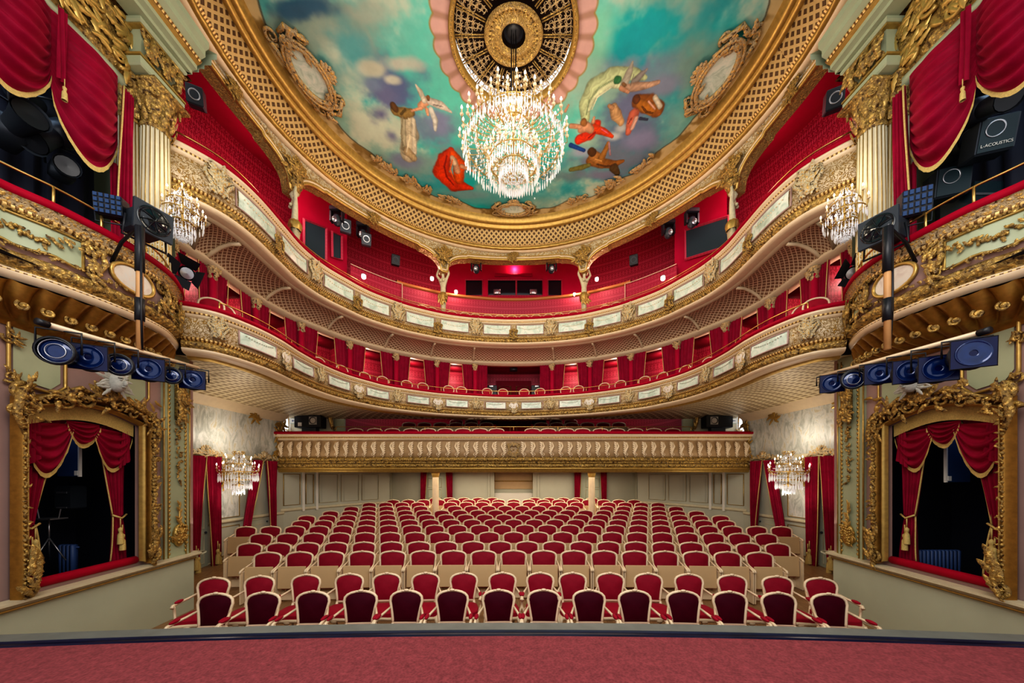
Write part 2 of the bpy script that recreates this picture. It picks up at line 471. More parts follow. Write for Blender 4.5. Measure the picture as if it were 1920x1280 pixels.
# ============================================================ CAMERA, WORLD
cam=bpy.data.cameras.new('camera'); co=bpy.data.objects.new('camera',cam); COL.objects.link(co)
co.location=(0,0,EYE); co.rotation_euler=(R(90),0,0); cam.lens=12; cam.sensor_width=36; cam.sensor_fit='HORIZONTAL'
cam.shift_x=-(CX-960)/1920; cam.shift_y=(HY-640)/1920; cam.clip_start=.05; cam.clip_end=100
SC.camera=co
wd=bpy.data.worlds.new('world'); SC.world=wd; wd.use_nodes=True
wd.node_tree.nodes['Background'].inputs[0].default_value=(.97,.98,1,1); wd.node_tree.nodes['Background'].inputs[1].default_value=.9
SC.view_settings.view_transform='Standard'; SC.view_settings.look='High Contrast'; SC.view_settings.exposure=0
def lamp(name,kind,loc,power,size=.3,col=(1,.85,.68),rot=None,sy=None,spread=None,label=None):
    l=bpy.data.lights.new(name,kind); l.energy=power; l.color=col
    if kind=='AREA':
        l.size=size
        if sy: l.shape='RECTANGLE'; l.size_y=sy
        if spread: l.spread=spread
    else: l.shadow_soft_size=size
    o=bpy.data.objects.new(name,l); COL.objects.link(o); o.location=loc
    if rot: o.rotation_euler=rot
    return o

# ============================================================ PLAN CURVES
SL1=[(-5.12,6.02)]; half1=[(5.62,5.78),(5.25,6.0),(5.05,6.5),(4.98,7.1),(5.02,7.9),(4.97,8.8),(4.78,9.6),(4.42,10.3),(3.95,10.92),(2.7,11.76),(1.25,12.23)]
half2=[(5.95,5.6),(5.6,5.96),(5.36,6.35),(5.27,6.9),(5.3,7.7),(5.32,8.42),(5.18,9.15),(4.88,9.8),(4.5,10.45),(3.95,11.02),(3.4,11.46),(2.37,12.0),(1.2,12.3)]
base1=[(5.12,6.02),(5.06,6.5)]+half1[3:]; base2=[(5.42,6.02),(5.36,6.35)]+half2[3:]
def full(h): return Path([(-x,y) for x,y in h]+[(0,12.4)]+[(x,y) for x,y in h[::-1]])
P1=full(half1); P2=full(half2)
Q1=full(base1); Q2=full(base2); mid1=P1.len/2; mid2=P2.len/2
def ellipse(a,b,cy=6.9,n=160): 
    return Path([(a*math.cos(2*PI*k/n-PI/2),cy+b*math.sin(2*PI*k/n-PI/2)) for k in range(n)],step=.12,closed=True)
# stage-side wall plan (left/right mirrored)
def wx(Y): return 6.1-(6.45-Y)*.104
def W(side,Y,H,off=0): return Vector((side*(wx(Y)-off),Y,EYE+H))

# ============================================================ STALLS FLOOR, STAGE
RAKE=[(2.2,0),(6.6,0),(7.9,.06),(8.7,.15),(9.5,.22),(10.3,.27),(11.1,.33),(11.9,.39),(12.7,.47),(13.5,.55),(14.3,.6),(17,.7)]
def fz(Y):
    for (a,b),(c,d) in zip(RAKE,RAKE[1:]):
        if Y<=c: return b+(d-b)*max(0,(Y-a))/(c-a)
    return RAKE[-1][1]
mb=MB(); mb.grid(lambda u,v:(-8.4+16.8*u,2.2+14.3*v,fz(2.2+14.3*v)),2,60); struct(mb.build('floor',M['parquet']),'oak parquet floor of the stalls','floor')
SZ=EYE-1.35
def stage_edge(u): # plan of stage front, u in -1..1
    return Vector((u*6.6, 3.02-.52*(abs(u))**1.9))
def sgrid(name,mat,d0,d1,z0,z1,label,kind=True):
    m=MB(); n=80
    top=lambda u,v:(stage_edge(2*u-1).x, stage_edge(2*u-1).y+d0+(d1-d0)*v, z0+(z1-z0)*v)
    m.grid(top,n,1)
    return m
mb=MB(); mb.grid(lambda u,v:(stage_edge(2*u-1).x,-1+(stage_edge(2*u-1).y-.13+1)*v,SZ),80,6)
struct(mb.build('floor_stage',M['carpet']),'red carpeted stage floor in the foreground','floor')
mb=sgrid('e',0,-.13,-.11,SZ,SZ+.008,''); mb.merge(sgrid('e',0,-.11,-.045,SZ+.008,SZ-.004,'')); mb.merge(sgrid('e',0,-.045,-.03,SZ-.004,SZ+.006,'')); mb.merge(sgrid('e',0,-.03,.0,SZ+.006,SZ-.01,''))
o=mb.build('trim_1',M['edgeblue']); struct(o,'glossy dark blue strip along the front edge of the stage','trim')
mb=sgrid('e',0,.0,.14,SZ-.003,SZ-.003,''); mb.merge(sgrid('e',0,.14,.15,SZ-.003,0,''))
o=mb.build('trim_2',M['edgegrey']); struct(o,'grey board beyond the blue stage edge strip','trim')
# board joints as screws blocks
# ============================================================ STAGE-SIDE WALLS (pedestal, ledge, wall with opening)
OY0,OY1=4.09,5.40          # box opening along Y
def arch_top(Y): return .80+.15*math.sin(PI*min(1,max(0,(Y-OY0)/(OY1-OY0))))
for sd in (-1,1):
    N=SN[sd]
    mb=MB(); mb.grid(lambda u,v:W(sd,1.6+4.85*u,-2.5+1.05*v,.06),30,6); mb.grid(lambda u,v:(sd*(wx(6.45)-.06+2.1*u),6.45,1.05*v),4,3)
    struct(mb.build('wall_pedestal_'+N,M['pedestal']),'grey green plinth wall under the %s proscenium box'%N)
    # ledge moulding
    prof=[(.04,-1.56),(.09,-1.54),(.09,-1.50),(.13,-1.49),(.17,-1.46),(.17,-1.43),(.02,-1.42)]
    mb=MB()
    for i in range(len(prof)-1):
        a,b=prof[i],prof[i+1]
        mb.grid(lambda u,v:W(sd,1.6+4.9*u,a[1]+(b[1]-a[1])*v,a[0]+(b[0]-a[0])*v),24,1)
        mb.grid(lambda u,v:(sd*(wx(6.5)-a[0]-(b[0]-a[0])*v+2*u),6.45+(a[0]+(b[0]-a[0])*v)-.02,EYE+a[1]+(b[1]-a[1])*v),3,1)
    struct(mb.build('trim_ledge_'+N,M['cream'],smooth=False),'cream ledge moulding on the %s plinth wall'%N,'trim')
    mb=MB(); mb.tube([W(sd,1.6+4.85*k/10,-1.525,.10) for k in range(11)],.014,6); struct(mb.build('trim_gilt_line_'+N,M['gold']),'gilt line under the %s ledge'%N,'trim')
    # wall around opening, mauve
    mb=MB()
    def wg(y0,y1,h0f,h1f,n=12): mb.grid(lambda u,v:W(sd,y0+(y1-y0)*u,h0f(y0+(y1-y0)*u)*(1-v)+h1f(y0+(y1-y0)*u)*v),n,4)
    c=lambda k:(lambda Y:k)
    wg(1.6,OY0,c(-1.43),c(2.4)); wg(OY1,6.5,c(-1.43),c(2.4)); wg(OY0,OY1,arch_top,c(2.4),20); wg(OY0,OY1,c(-1.43),c(-1.33))
    mb.grid(lambda u,v:(sd*(wx(6.5)+2.2*u),6.5,EYE-1.43+4*v),3,3)
    struct(mb.build('wall_'+N,M['mauve']),'dusty pink side wall of the proscenium on the %s'%N)
    # upper stage box room: back wall pale green
    mb=MB(); mb.grid(lambda u,v:(sd*7.6,2.2+3.9*u,EYE+2.2+5.5*v),3,3); mb.grid(lambda u,v:(sd*(5.9+1.7*u),5.95,EYE+2.2+5*v),3,3)
    struct(mb.build('wall_upper_box_'+N,M['green']),'pale green wall inside the upper %s stage box'%N)
    mb=MB(); mb.grid(lambda u,v:(sd*(5.3+.45*max(0,(2.2+3.7*v-4.7))**.8+2.2*u),2.2+3.6*v,EYE+2.35),3,16); mb.grid(lambda u,v:(sd*(6.05+1.6*u),2.2+3.8*v,EYE+7.0),3,3)
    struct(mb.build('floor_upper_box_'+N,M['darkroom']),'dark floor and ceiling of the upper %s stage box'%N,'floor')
    # lower box interior room
    mb=MB()
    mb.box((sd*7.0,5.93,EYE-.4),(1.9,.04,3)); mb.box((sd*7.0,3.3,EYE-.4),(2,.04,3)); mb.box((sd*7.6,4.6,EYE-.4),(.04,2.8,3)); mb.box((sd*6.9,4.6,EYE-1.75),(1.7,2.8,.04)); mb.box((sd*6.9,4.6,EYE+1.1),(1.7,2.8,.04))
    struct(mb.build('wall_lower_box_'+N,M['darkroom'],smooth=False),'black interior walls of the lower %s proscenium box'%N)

# ============================================================ PICTURE FRAME OF THE LOWER BOXES
def outline(Y0,Y1,Hb,ht,rise,n=22):
    pts=[(Y0,Hb),(Y0,ht)]
    pts+= [(Y0+(Y1-Y0)*k/n, ht+rise*math.sin(PI*k/n)) for k in range(1,n)]
    pts+= [(Y1,ht),(Y1,Hb)]
    return pts
def dens(pts,st=.05,closed=True):
    out=[];m=len(pts)
    for i in range(m if closed else m-1):
        a,b=pts[i],pts[(i+1)%m]; L=math.hypot(b[0]-a[0],b[1]-a[1]); k=max(1,int(L/st))
        out+=[(a[0]+(b[0]-a[0])*j/k,a[1]+(b[1]-a[1])*j/k) for j in range(k)]
    if not closed: out.append(pts[-1])
    return out
def WM(side,Y,H,off=0,rot=0,sc=1):
    """frame on the side wall: local x along wall (to the right as seen), -y to the room, z up"""
    p=W(side,Y,H,off)
    if side<0: x=Vector((-.104,1,0)).normalized()      # left wall: right as seen = deeper
    else: x=Vector((-.104,-1,0)).normalized()
    z=Vector((0,0,1)); y=z.cross(x)
    m=Matrix(((x.x,y.x,z.x,p.x),(x.y,y.y,z.y,p.y),(x.z,y.z,z.z,p.z),(0,0,0,1)))
    return m@Matrix.Rotation(rot,4,'Y')@Matrix.Scale(sc,4)
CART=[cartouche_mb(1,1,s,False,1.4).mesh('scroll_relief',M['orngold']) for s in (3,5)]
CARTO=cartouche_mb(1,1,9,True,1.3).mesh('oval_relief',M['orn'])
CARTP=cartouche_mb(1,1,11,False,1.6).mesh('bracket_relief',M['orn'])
rd=random.Random(4)
for sd in (-1,1):
    N=SN[sd]
    fr=empty('gilded_box_surround',W(sd,4.75,-1.4)); tag(fr,'ornate gilded arched frame around the %s proscenium box opening'%N,'frame','gilded proscenium box frames')
    a=outline(OY0-.02,OY1+.02,-1.34,.80,.15); b=outline(OY0-.17,OY1+.2,-1.45,.93,.17)
    A=dens(a);
    def bandm(o0,o1,h0,h1):
        m=MB(); n=len(a)
        for (i) in range(n):
            j=(i+1)%n
            if i==n-1: continue
            pa=[a[i],a[j]];pb=[b[i],b[j]]
            q=lambda t,k:(pa[k][0]*(1-t)+pb[k][0]*t,pa[k][1]*(1-t)+pb[k][1]*t)
            K=6
            vs=[];uv=[]
            for e in range(K+1):
                t=o0+(o1-o0)*e/K; off=h0+(h1-h0)*math.sin(PI*e/K)
                for k in (0,1): y,h=q(t,k); vs.append(W(sd,y,h,off)); uv.append((y+h,t))
            m.add(vs,[(2*e,2*e+1,2*e+3,2*e+2) for e in range(K)],uv)
        return m
    bandm(0,.45,.04,.12).build('inner_moulding',M['gold'],fr); bandm(.45,1,.05,.17).build('outer_moulding',M['golddark'],fr)
    # leafy chain over the moulding
    m=MB(); pth=dens([((p[0]*.3+q[0]*.7),(p[1]*.3+q[1]*.7)) for p,q in zip(a,b)],.055,False)
    for (y,h) in pth:
        nk=.45 if y<OY0 else (.62 if h>.8 else .85)
        k=rd.uniform(.03,.05)*nk; p=W(sd,y,h,.17); m.ell(p,(k,k,k*1.1),7,4)
        Lf=MB(); leaf(Lf,(0,0),rd.uniform(0,6.28),.11*nk,.032*nk,0,.5,5); m.merge(Lf,WM(sd,y,h,.19))
    m.build('leaf_chain',M['orngold'],fr)
    # corner scrolls and crest
    for (y,h,rt,s) in ((OY0-.1,.98,0,.75),(OY1+.12,.90,0,.8)):
        m=MB(); t=MB(); hd=1 if (y<4.7)==(sd<0) else -1
        spiral(t,(0,0),.15*s,1.5,PI/2,hd,.035); spiral(t,(-hd*.08,-.2),.1*s,1.3,0,-hd,.03)
        t.tube([(hd*.1,0,.12),(-hd*.06,-.05,.02),(-hd*.1,-.05,-.25),(-hd*.02,-.04,-.5)],[.02,.045,.04,.02],6)
        for k in range(8): leaf(t,(rd.uniform(-.1,.1),rd.uniform(-.3,.15)),rd.uniform(0,6.28),.14,.03,-.05,.5)
        m.merge(t,WM(sd,y,h,.12)); m.build('corner_scroll',M['orngold'],fr)
    for (y,h) in ((OY0-.09,-1.2),(OY1+.13,-1.15)):
        m=MB(); t=MB()
        spiral(t,(0,-.12),.09,1.4,-PI/2,1,.03)
        for k in range(9): leaf(t,(rd.uniform(-.05,.05),-.2+.05*k),PI/2+rd.uniform(-.6,.6),.2,.045,-.06,.3)
        m.merge(t,WM(sd,y,h,.15)); m.build('foot_leaf',M['orngold'],fr)
    m=MB()
    t=MB()
    for s in (-1,1):
        spiral(t,(s*.22,-.02),.12,1.5,0,s,.03); spiral(t,(s*.42,-.1),.1,1.4,PI,-s,.028)
        t.tube([(s*.1,-.02,.05),(s*.3,-.05,.1),(s*.5,-.04,-.02),(s*.68,-.02,-.1)],[.02,.04,.035,.015],6)
        for k in range(9): leaf(t,(s*rd.uniform(.05,.55),rd.uniform(-.15,.12)),rd.uniform(0,6.28),.15,.035,-.05,.5)
    for k in range(7): leaf(t,(0,0),PI/2+(k-3)*.3,.3,.05,-.06,0)
    m.merge(t,WM(sd,4.8,1.06,.14)); m.build('crest',M['orngold'],fr)
    # grey mask above
    o=MB(); o.ell((0,-.06,0),(.085,.09,.12),14,10); o.ell((0,-.155,-.01),(.02,.03,.035),8,6); 
    for s in (-1,1):
        o.ell((s*.033,-.14,.025),(.017,.012,.01),8,5); o.tube([(s*.06,-.13,.05),(s*.035,-.15,.055),(s*.012,-.14,.045)],.008,5)
    o.ell((0,-.145,-.055),(.03,.015,.01),8,5)
    for k in range(26):
        an=-.9+k/25*(PI+1.8); r1=.1+.03*math.sin(k*2.1); leaf(o,(.06*math.cos(an),.08*math.sin(an)),an,r1+.05,.022,-.04,.6*math.sin(k))
    mk=link('carved_mask',o.mesh('carved_mask',M['stone']),None,M=WM(sd,4.83,1.33,.24,0,1.15)); tag(mk,'grey carved plaster mask above the %s gilded box frame'%N,'sculpture')
    # sill
    m=MB(); m.tube([W(sd,OY0+(OY1-OY0)*k/8,-1.315,.0) for k in range(9)],.06,10); s_=m.build('sill_cushion',M['velvetrail'],fr)
    # green panels with gilt scroll frames above
    pn=empty('wall_panel',W(sd,4.2,1.15)); tag(pn,'pale green octagonal wall panel in a gilded scroll frame, %s proscenium'%N,'panel')
    P8=[(3.97,1.25),(3.97,1.85),(4.05,1.93),(4.3,1.9),(4.42,1.75),(4.42,1.2),(4.32,1.1),(4.05,1.14)]
    m=MB(); m.add([W(sd,y,h,.02) for y,h in P8],[tuple(range(8))]); m.build('field',M['green'],pn,smooth=False)
    m=MB(); m.tube([W(sd,y,h,.03) for y,h in dens([(4.195+(y-4.195)*1.2,1.5+(h-1.5)*1.13) for y,h in P8],.05)],.018,6,closed=True); m.build('scroll_frame',M['gold'],pn)
    m=MB()
    for (y,h) in ((3.92,1.95),(3.93,1.15),(4.47,1.0),(3.93,1.6)):
        t=MB(); spiral(t,(0,0),.07,1.4,rd.uniform(0,6),1,.018)
        for k in range(5): leaf(t,(rd.uniform(-.04,.04),rd.uniform(-.06,.06)),rd.uniform(0,6.28),.08,.02,-.02,.6)
        m.merge(t,WM(sd,y,h,.04))
    m.build('scroll_corner',M['orngold'],pn)
    pn=empty('wall_panel',W(sd,5.35,1.0)); tag(pn,'small pale green wall panel with gilded corner scrolls beside the mask, %s proscenium'%N,'panel')
    P8=[(5.05,1.22),(5.05,1.7),(5.55,1.7),(5.55,1.3),(5.4,1.12)]
    m=MB(); m.add([W(sd,y,h,.02) for y,h in P8],[tuple(range(5))]); m.build('field',M['green'],pn,smooth=False)
    m=MB(); m.tube([W(sd,y,h,.03) for y,h in dens([(5.3+(y-5.3)*1.18,1.42+(h-1.42)*1.2) for y,h in P8],.05)],.016,6,closed=True); 
    for k in range(10):
        t=MB(); leaf(t,(0,0),rd.uniform(0,6.28),.14,.03,-.02,.5); m.merge(t,WM(sd,rd.choice((5.62,5.5,5.0))+rd.uniform(-.05,.05),rd.uniform(.95,1.3),.04))
    m.build('scroll_frame',M['gold'],pn)
    # pilaster
    pl=empty('pilaster',W(sd,6.1,-1.4)); tag(pl,'pale green pilaster with gilded trophies at the %s edge of the proscenium'%N,'pilaster','green pilasters')
    m=MB()
    for (y0,y1,of) in ((5.84,6.36,.05),):
        m.grid(lambda u,v:W(sd,y0+(y1-y0)*u,-1.42+3.6*v,of),3,6); m.grid(lambda u,v:W(sd,y0,-1.42+3.6*v,of*u),1,6); m.grid(lambda u,v:W(sd,y1,-1.42+3.6*v,of*u),1,6)
    m.build('shaft',M['green'],pl,smooth=False)
    m=MB()
    for y in (5.84,5.92,6.28,6.36): m.tube([W(sd,y,-1.42,.055),W(sd,y,2.1,.055)],.012,6)
    for y in (5.94,6.26):
        for k in range(46): m.ell(W(sd,y,-1.35+.075*k,.06),(.012,.018,.026),6,4)
    m.build('bead_border',M['gold'],pl)
    m=MB(); t=MB(); t.ell((0,-.02,-.05),(.12,.06,.2),12,8)
    for k in range(40): t.ell((rd.uniform(-.11,.11),-.07,rd.uniform(-.2,.12)),(.022,.022,.022),6,4)
    for k in range(20): leaf(t,(rd.uniform(-.09,.09),rd.uniform(-.18,.12)),rd.uniform(0,6.28),.13,.035,-.03,.5)
    for k in range(12): leaf(t,(0,.1+.035*k),PI/2+rd.uniform(-1,1),.1,.022,-.02,.3)
    spiral(t,(-.07,-.12),.07,1.4,0,1,.02); spiral(t,(.07,-.12),.07,1.4,PI,-1,.02)
    t.tube([(0,-.03,-.1),(0,-.03,.5)],.012,5)
    m.merge(t,WM(sd,6.1,-1.0,.06)); m.build('flower_basket',M['gold'],pl)
    m=MB(); t=garland_mb(1.5,.05,8+sd,.03,0,44)
    m.merge(t,WM(sd,6.1,.62,.06)@Matrix.Rotation(PI/2,4,'Y')); t=MB()
    t.box((0,-.05,.1),(.15,.08,.75)); 
    for k in range(40): leaf(t,(rd.uniform(-.08,.08),rd.uniform(-.3,.45)),-PI/2+rd.uniform(-.8,.8),.15,.04,-.09,.4)
    m.merge(t,WM(sd,6.1,1.3,.06)); m.build('trophy',M['orngold'],pl)
# ============================================================ DRAPES INSIDE THE LOWER BOXES
def tassel(mb,p,s=1):
    mb.tube([p,p-Vector((0,0,.1*s))],.006*s,5); q=p-Vector((0,0,.1*s))
    mb.lathe([(.004,0),(.022*s,-.02*s),(.02*s,-.05*s),(.014*s,-.06*s),(.026*s,-.09*s),(.03*s,-.2*s)],q,8)
def fringe_line(mb,pts,h=.06,o=Vector((0,0,0))):
    pts=[Vector(p)+o for p in pts]; n=len(pts)
    vs=[];fs=[]
    for i,p in enumerate(pts):
        k=.004*math.sin(i*2.3); vs+=[p,p-Vector((0,k,h))]
    fs=[(2*i,2*i+2,2*i+3,2*i+1) for i in range(n-1)]
    mb.add(vs,fs)
for sd in (-1,1):
    N=SN[sd]
    Wp=lambda Y,H,of=-.12:W(sd,Y,H,of)
    for (nm,y0,y1,gy) in (('nearer',OY0,4.6,4.12),('farther',4.95,OY1,5.3)):
        c=empty('box_curtain',Wp((y0+y1)/2,-1.3)); tag(c,'crimson velvet curtain tied with tasselled cord, %s side of the %s proscenium box'%(nm,N),'curtain')
        near=nm=='nearer'
        knee=-.6
        yk0,yk1=(4.10,4.26) if near else (5.16,5.32)
        m,fn=curtain_mb((Wp(y0,.75),Wp(y1,.75)),(Wp(yk0,knee),Wp(yk1,knee)),5,.028,.75)
        m2,fn2=curtain_mb((Wp(yk0,knee),Wp(yk1,knee)),(Wp(yk0-.03,-1.3),Wp(yk1+.08,-1.3)),5,.025,.8,8)
        m.merge(m2); m.build('drape',M['velvet'],c)
        ue=1 if near else 0
        m=MB(); m.tube([fn(ue,k/14)+Vector((-sd*.02,0,0)) for k in range(15)],.010,5); m.tube([fn2(ue,k/8)+Vector((-sd*.02,0,0)) for k in range(9)],.010,5); m.build('gold_trim',M['fringe'],c)
        m=MB(); ym=(yk0+yk1)/2
        m.tube([Wp(yk0-.02,knee+.02,-.08),Wp(ym,knee-.04,-.04),Wp(yk1+.03,knee+.01,-.08)],.014,6); 
        tassel(m,Wp(ym+(.03 if near else -.03),knee-.04,-.03),1.3); tassel(m,Wp(ym,knee-.14,-.03),1.3); m.build('tieback',M['fringe'],c)
    # swagged valance
    c=empty('swag_valance',Wp(4.75,.6)); tag(c,'crimson swagged valance with gold fringe under the arch of the %s proscenium box'%N,'valance','swagged valances')
    for (y0,y1,drop,hA,hB) in ((OY0,4.62,.60,.70,.76),(4.55,4.95,.26,.80,.80),(4.86,OY1,.52,.76,.70)):
        m=MB()
        def fn(u,v):
            s=math.sin(PI*u)**.8; d=.05+(drop)*s*v+.05*v
            f=.03*math.sin(v*PI*9+u*3)*s
            return W(sd,y0+(y1-y0)*u,hA+(hB-hA)*u-d,-.06+f+.05*s*math.sin(PI*v))
        m.grid(fn,16,30); sw=m.build('swag',M['velvet'],c)
        m=MB(); fringe_line(m,[fn(k/24,1) for k in range(25)],.06,Vector((-sd*.02,0,.01))); m.build('fringe',M['fringe'],sw)
    m=MB()
    pts=[W(sd,OY0+(OY1-OY0)*k/50,arch_top(OY0+(OY1-OY0)*k/50)+.01,-.02) for k in range(51)]
    fringe_line(m,pts,.19); m.build('top_fringe',M['fringe'],c)
    m=MB()
    for y in (OY0+.12,OY1-.12): 
        t,_=curtain_mb((Wp(y-.05,.7,-.03),Wp(y+.05,.7,-.03)),(Wp(y-.09,.12,-.03),Wp(y+.09,.25,-.03)),3,.015,1,8); m.merge(t)
    m.build('jabot',M['velvet'],c)
# box interior props
def fpx(px,py,Y): return PX(px,py,Y)
p=fpx(92,972,4.95); o=empty('equipment_stand',(p.x,p.y,p.z-.6)); tag(o,'silver tripod stand with tray inside the left proscenium box','stand')
m=MB(); m.tube([p,p-Vector((0,0,.33))],.012,6); m.build('pole',M['silver'],o)
for k in range(3):
    a=k*2.1+.4; m=MB(); m.tube([p-Vector((0,0,.28)),p+Vector((.17*math.cos(a),.17*math.sin(a),-.62))],.009,6); m.build('leg',M['silver'],o)
m=MB(); m.box(p,(.3,.2,.02)); m.tube([p+Vector((-.14,0,0)),p+Vector((-.17,0,.14))],.008,4); m.tube([p+Vector((.14,0,0)),p+Vector((.17,0,.14))],.008,4); m.build('tray',M['silver'],o,smooth=False)
def hangpanel(p,w,h,label,e):
    o=empty('hanging_panel',p); tag(o,label,'panel'); m=MB(); m.box((p[0],p[1],p[2]),(w,.03,h),bev=.008); m.build('board',M['navy'],o,smooth=False)
    m=MB(); m.box((p[0]+e*w/2,p[1],p[2]),(.02,.035,h)); m.build('edge_strip',M['white'],o,smooth=False)
    m=MB(); m.box((p[0]+e*w*.4,p[1],p[2]-h*.42),(.05,.045,.07)); m.build('tag',M['white'],o,smooth=False)
hangpanel(PX(130,850,5.0),.31,.68,'blue panel hanging inside the left proscenium box',1)
hangpanel(PX(1795,858,5.0),.34,.72,'blue panel hanging inside the right proscenium box',-1)
p=PX(133,932,5.3); o=empty('speaker_cabinet',p); tag(o,'small black loudspeaker in the dark left proscenium box','speaker')
m=MB(); m.box(p,(.24,.2,.36),bev=.02); m.build('cabinet',M['greymetal'],o,smooth=False)
m=MB(); m.box(p+Vector((0,-.11,.08)),(.16,.01,.03)); m.box(p+Vector((0,-.11,-.15)),(.16,.01,.02)); m.build('badge',M['silver'],o,smooth=False)
for X0,n,lab in ((1762,11,'blue ribbed radiator inside the right proscenium box'),(130,4,'blue radiator glimpsed low inside the left proscenium box')):
    a=PX(X0 if n>5 else 131,1060 if n>5 else 1050,5.35); o=empty('radiator',a-Vector((0,0,.3))); tag(o,lab,'radiator')
    for k in range(n):
        m=MB(); m.box(a+Vector((-.03*n+.06*k,0,0)),(.042,.08,.5),bev=.015); m.build('fin',M['radiator'],o)
    m=MB(); m.tube([a+Vector((-.035*n,.02,-.2)),a+Vector((.03*n,.02,-.2))],.015,6); m.tube([a+Vector((-.035*n,.02,.2)),a+Vector((.03*n,.02,.2))],.015,6); m.build('pipe',M['radiator'],o)
# ============================================================ SIDE STALLS WALLS, UNDER-MEZZANINE WALLS
sidehalf=[(8.15,6.5),(8.12,8.0),(8.05,9.5),(8.0,11.0),(7.9,11.7)]
for sd in (-1,1):
    N=SN[sd]
    pth=Path([(sd*x,y) for x,y in sidehalf],.15)
    fl=lambda d:0
    m=sweep(pth,[(0,-2.5),(0,-1.3),(0,.55)]); struct(m.build('wall_stalls_'+N,M['panelgrey']),'grey cream side wall of the stalls on the %s'%N)
    m=sweep(pth,[(0,.55),(0,1.9)]); struct(m.build('wall_marbled_'+N,M['scag']),'blue grey marbled wall field above the %s curtains'%N)
    m=sweep(pth,[(.02,.5),(.06,.53),(.06,.60),(.02,.63)]); m=sweep(pth,[(.02,.38),(.05,.40),(.05,.43),(.02,.45)],mb=m)
    struct(m.build('trim_band_'+N,M['cream']),'cream string moulding over the %s doors'%N,'trim')
    m=sweep(pth,[(0,1.86),(.06,1.88),(.1,1.95),(.22,2.02),(.25,2.1),(.3,2.12)]); struct(m.build('trim_cornice_'+N,M['ribpaint']),'cream cornice above the %s marbled wall'%N,'trim')
    m=sweep(pth,[(.012,-1.30),(.05,-1.28),(.05,-1.22),(.012,-1.2)]); m=sweep(pth,[(.02,-2.5),(.03,-2.32),(0,-2.3)],mb=m); struct(m.build('trim_dado_'+N,M['cream']),'cream dado rail on the %s stalls wall'%N,'trim')
    # gilt corner ornaments in the marbled field
    o=empty('gilt_spandrel',(sd*7.95,11.0,EYE+1)); tag(o,'gilded leaf spandrel at the mezzanine end of the %s marbled wall'%N,'ornament')
    m=MB()
    rd=random.Random(5)
    for k in range(46):
        t=rd.random(); s=t*pth.len; ss=pth.len-(.05+abs(rd.gauss(0,.12))); H=.7+1.1*rd.random()
        l=MB(); leaf(l,(0,0),rd.uniform(0,6.28),.22,.05,-.02,.5); m.merge(l,pth.frame(max(0,min(pth.len,ss)) if sd else 0,H,.03))
    m.build('leaf_spray',M['gold'],o)
    for (yy,nm) in ((8.35,'nearer'),(10.5,'farther')):
        o=empty('gilt_corner_leaf',(sd*8.0,yy,EYE+1.8)); tag(o,'gilded leaf ornament on the cornice of the %s marbled wall, %s one'%(N,nm),'ornament')
        m=MB(); l=MB()
        for k in range(14): leaf(l,(rd.uniform(-.1,.1),rd.uniform(-.06,.06)),rd.uniform(0,6.28),.2,.045,-.03,.5)
        i=min(range(len(pth.p)),key=lambda i:abs(pth.p[i].y-yy)); m.merge(l,pth.frame(pth.s[i],1.78,.05)); m.build('leaf',M['gold'],o)
    # wainscot panels and marble wall panel between the doors
    for (y0,y1,h0,h1,lab,mt) in ((9.25,9.95,-1.15,.3,'tall marbled wall panel between the two curtained doors, %s'%N,'scag'),(9.25,9.95,-2.2,-1.4,'low wainscot panel under the chandelier bracket, %s'%N,'panelgrey')):
        o=empty('wall_panel',(sd*8.0,(y0+y1)/2,EYE+h0)); tag(o,lab,'panel')
        i0=min(range(len(pth.p)),key=lambda i:abs(pth.p[i].y-y0)); i1=min(range(len(pth.p)),key=lambda i:abs(pth.p[i].y-y1))
        a,b=sorted((pth.s[i0],pth.s[i1]))
        sweep(pth,[(.012,h0),(.012,h1)],a,b).build('field',M[mt],o)
        fr=MB(); fr.tube([pth.frame(s,h,.02).translation for s,h in ((a,h0),(b,h0),(b,h1),(a,h1))],.016,4,closed=True); fr.build('gilt_frame',M['gold'],o)
    # doors behind curtains
    for (y0,y1,nm) in ((8.25,8.95,'nearest the stage'),(10.25,11.15,'nearest the mezzanine')):
        d=empty('door',(sd*8.05,(y0+y1)/2,.0 if y0<9 else fz(10.7)-.15)); tag(d,'pale grey green door behind the %s curtains %s'%(N,nm),'door'); 
        m=MB(); xx=8.04; m.box((sd*xx,(y0+y1)/2,1.3),(.05,y1-y0,2.6)); m.build('leaf',M['pedestal'],d,smooth=False)
        m=MB()
        for (q0,q1) in ((.25,1.0),(1.15,2.35)):
            m.tube([(sd*(xx-.03),y0+.12,q0),(sd*(xx-.03),y1-.12,q0),(sd*(xx-.03),y1-.12,q1),(sd*(xx-.03),y0+.12,q1)],.012,4,closed=True)
        m.build('moulding',M['cream'],d)
        m=MB(); m.ell((sd*(xx-.06),y1-.1,1.05),(.03,.03,.03)); m.build('door_knob',M['greymetal'],d)
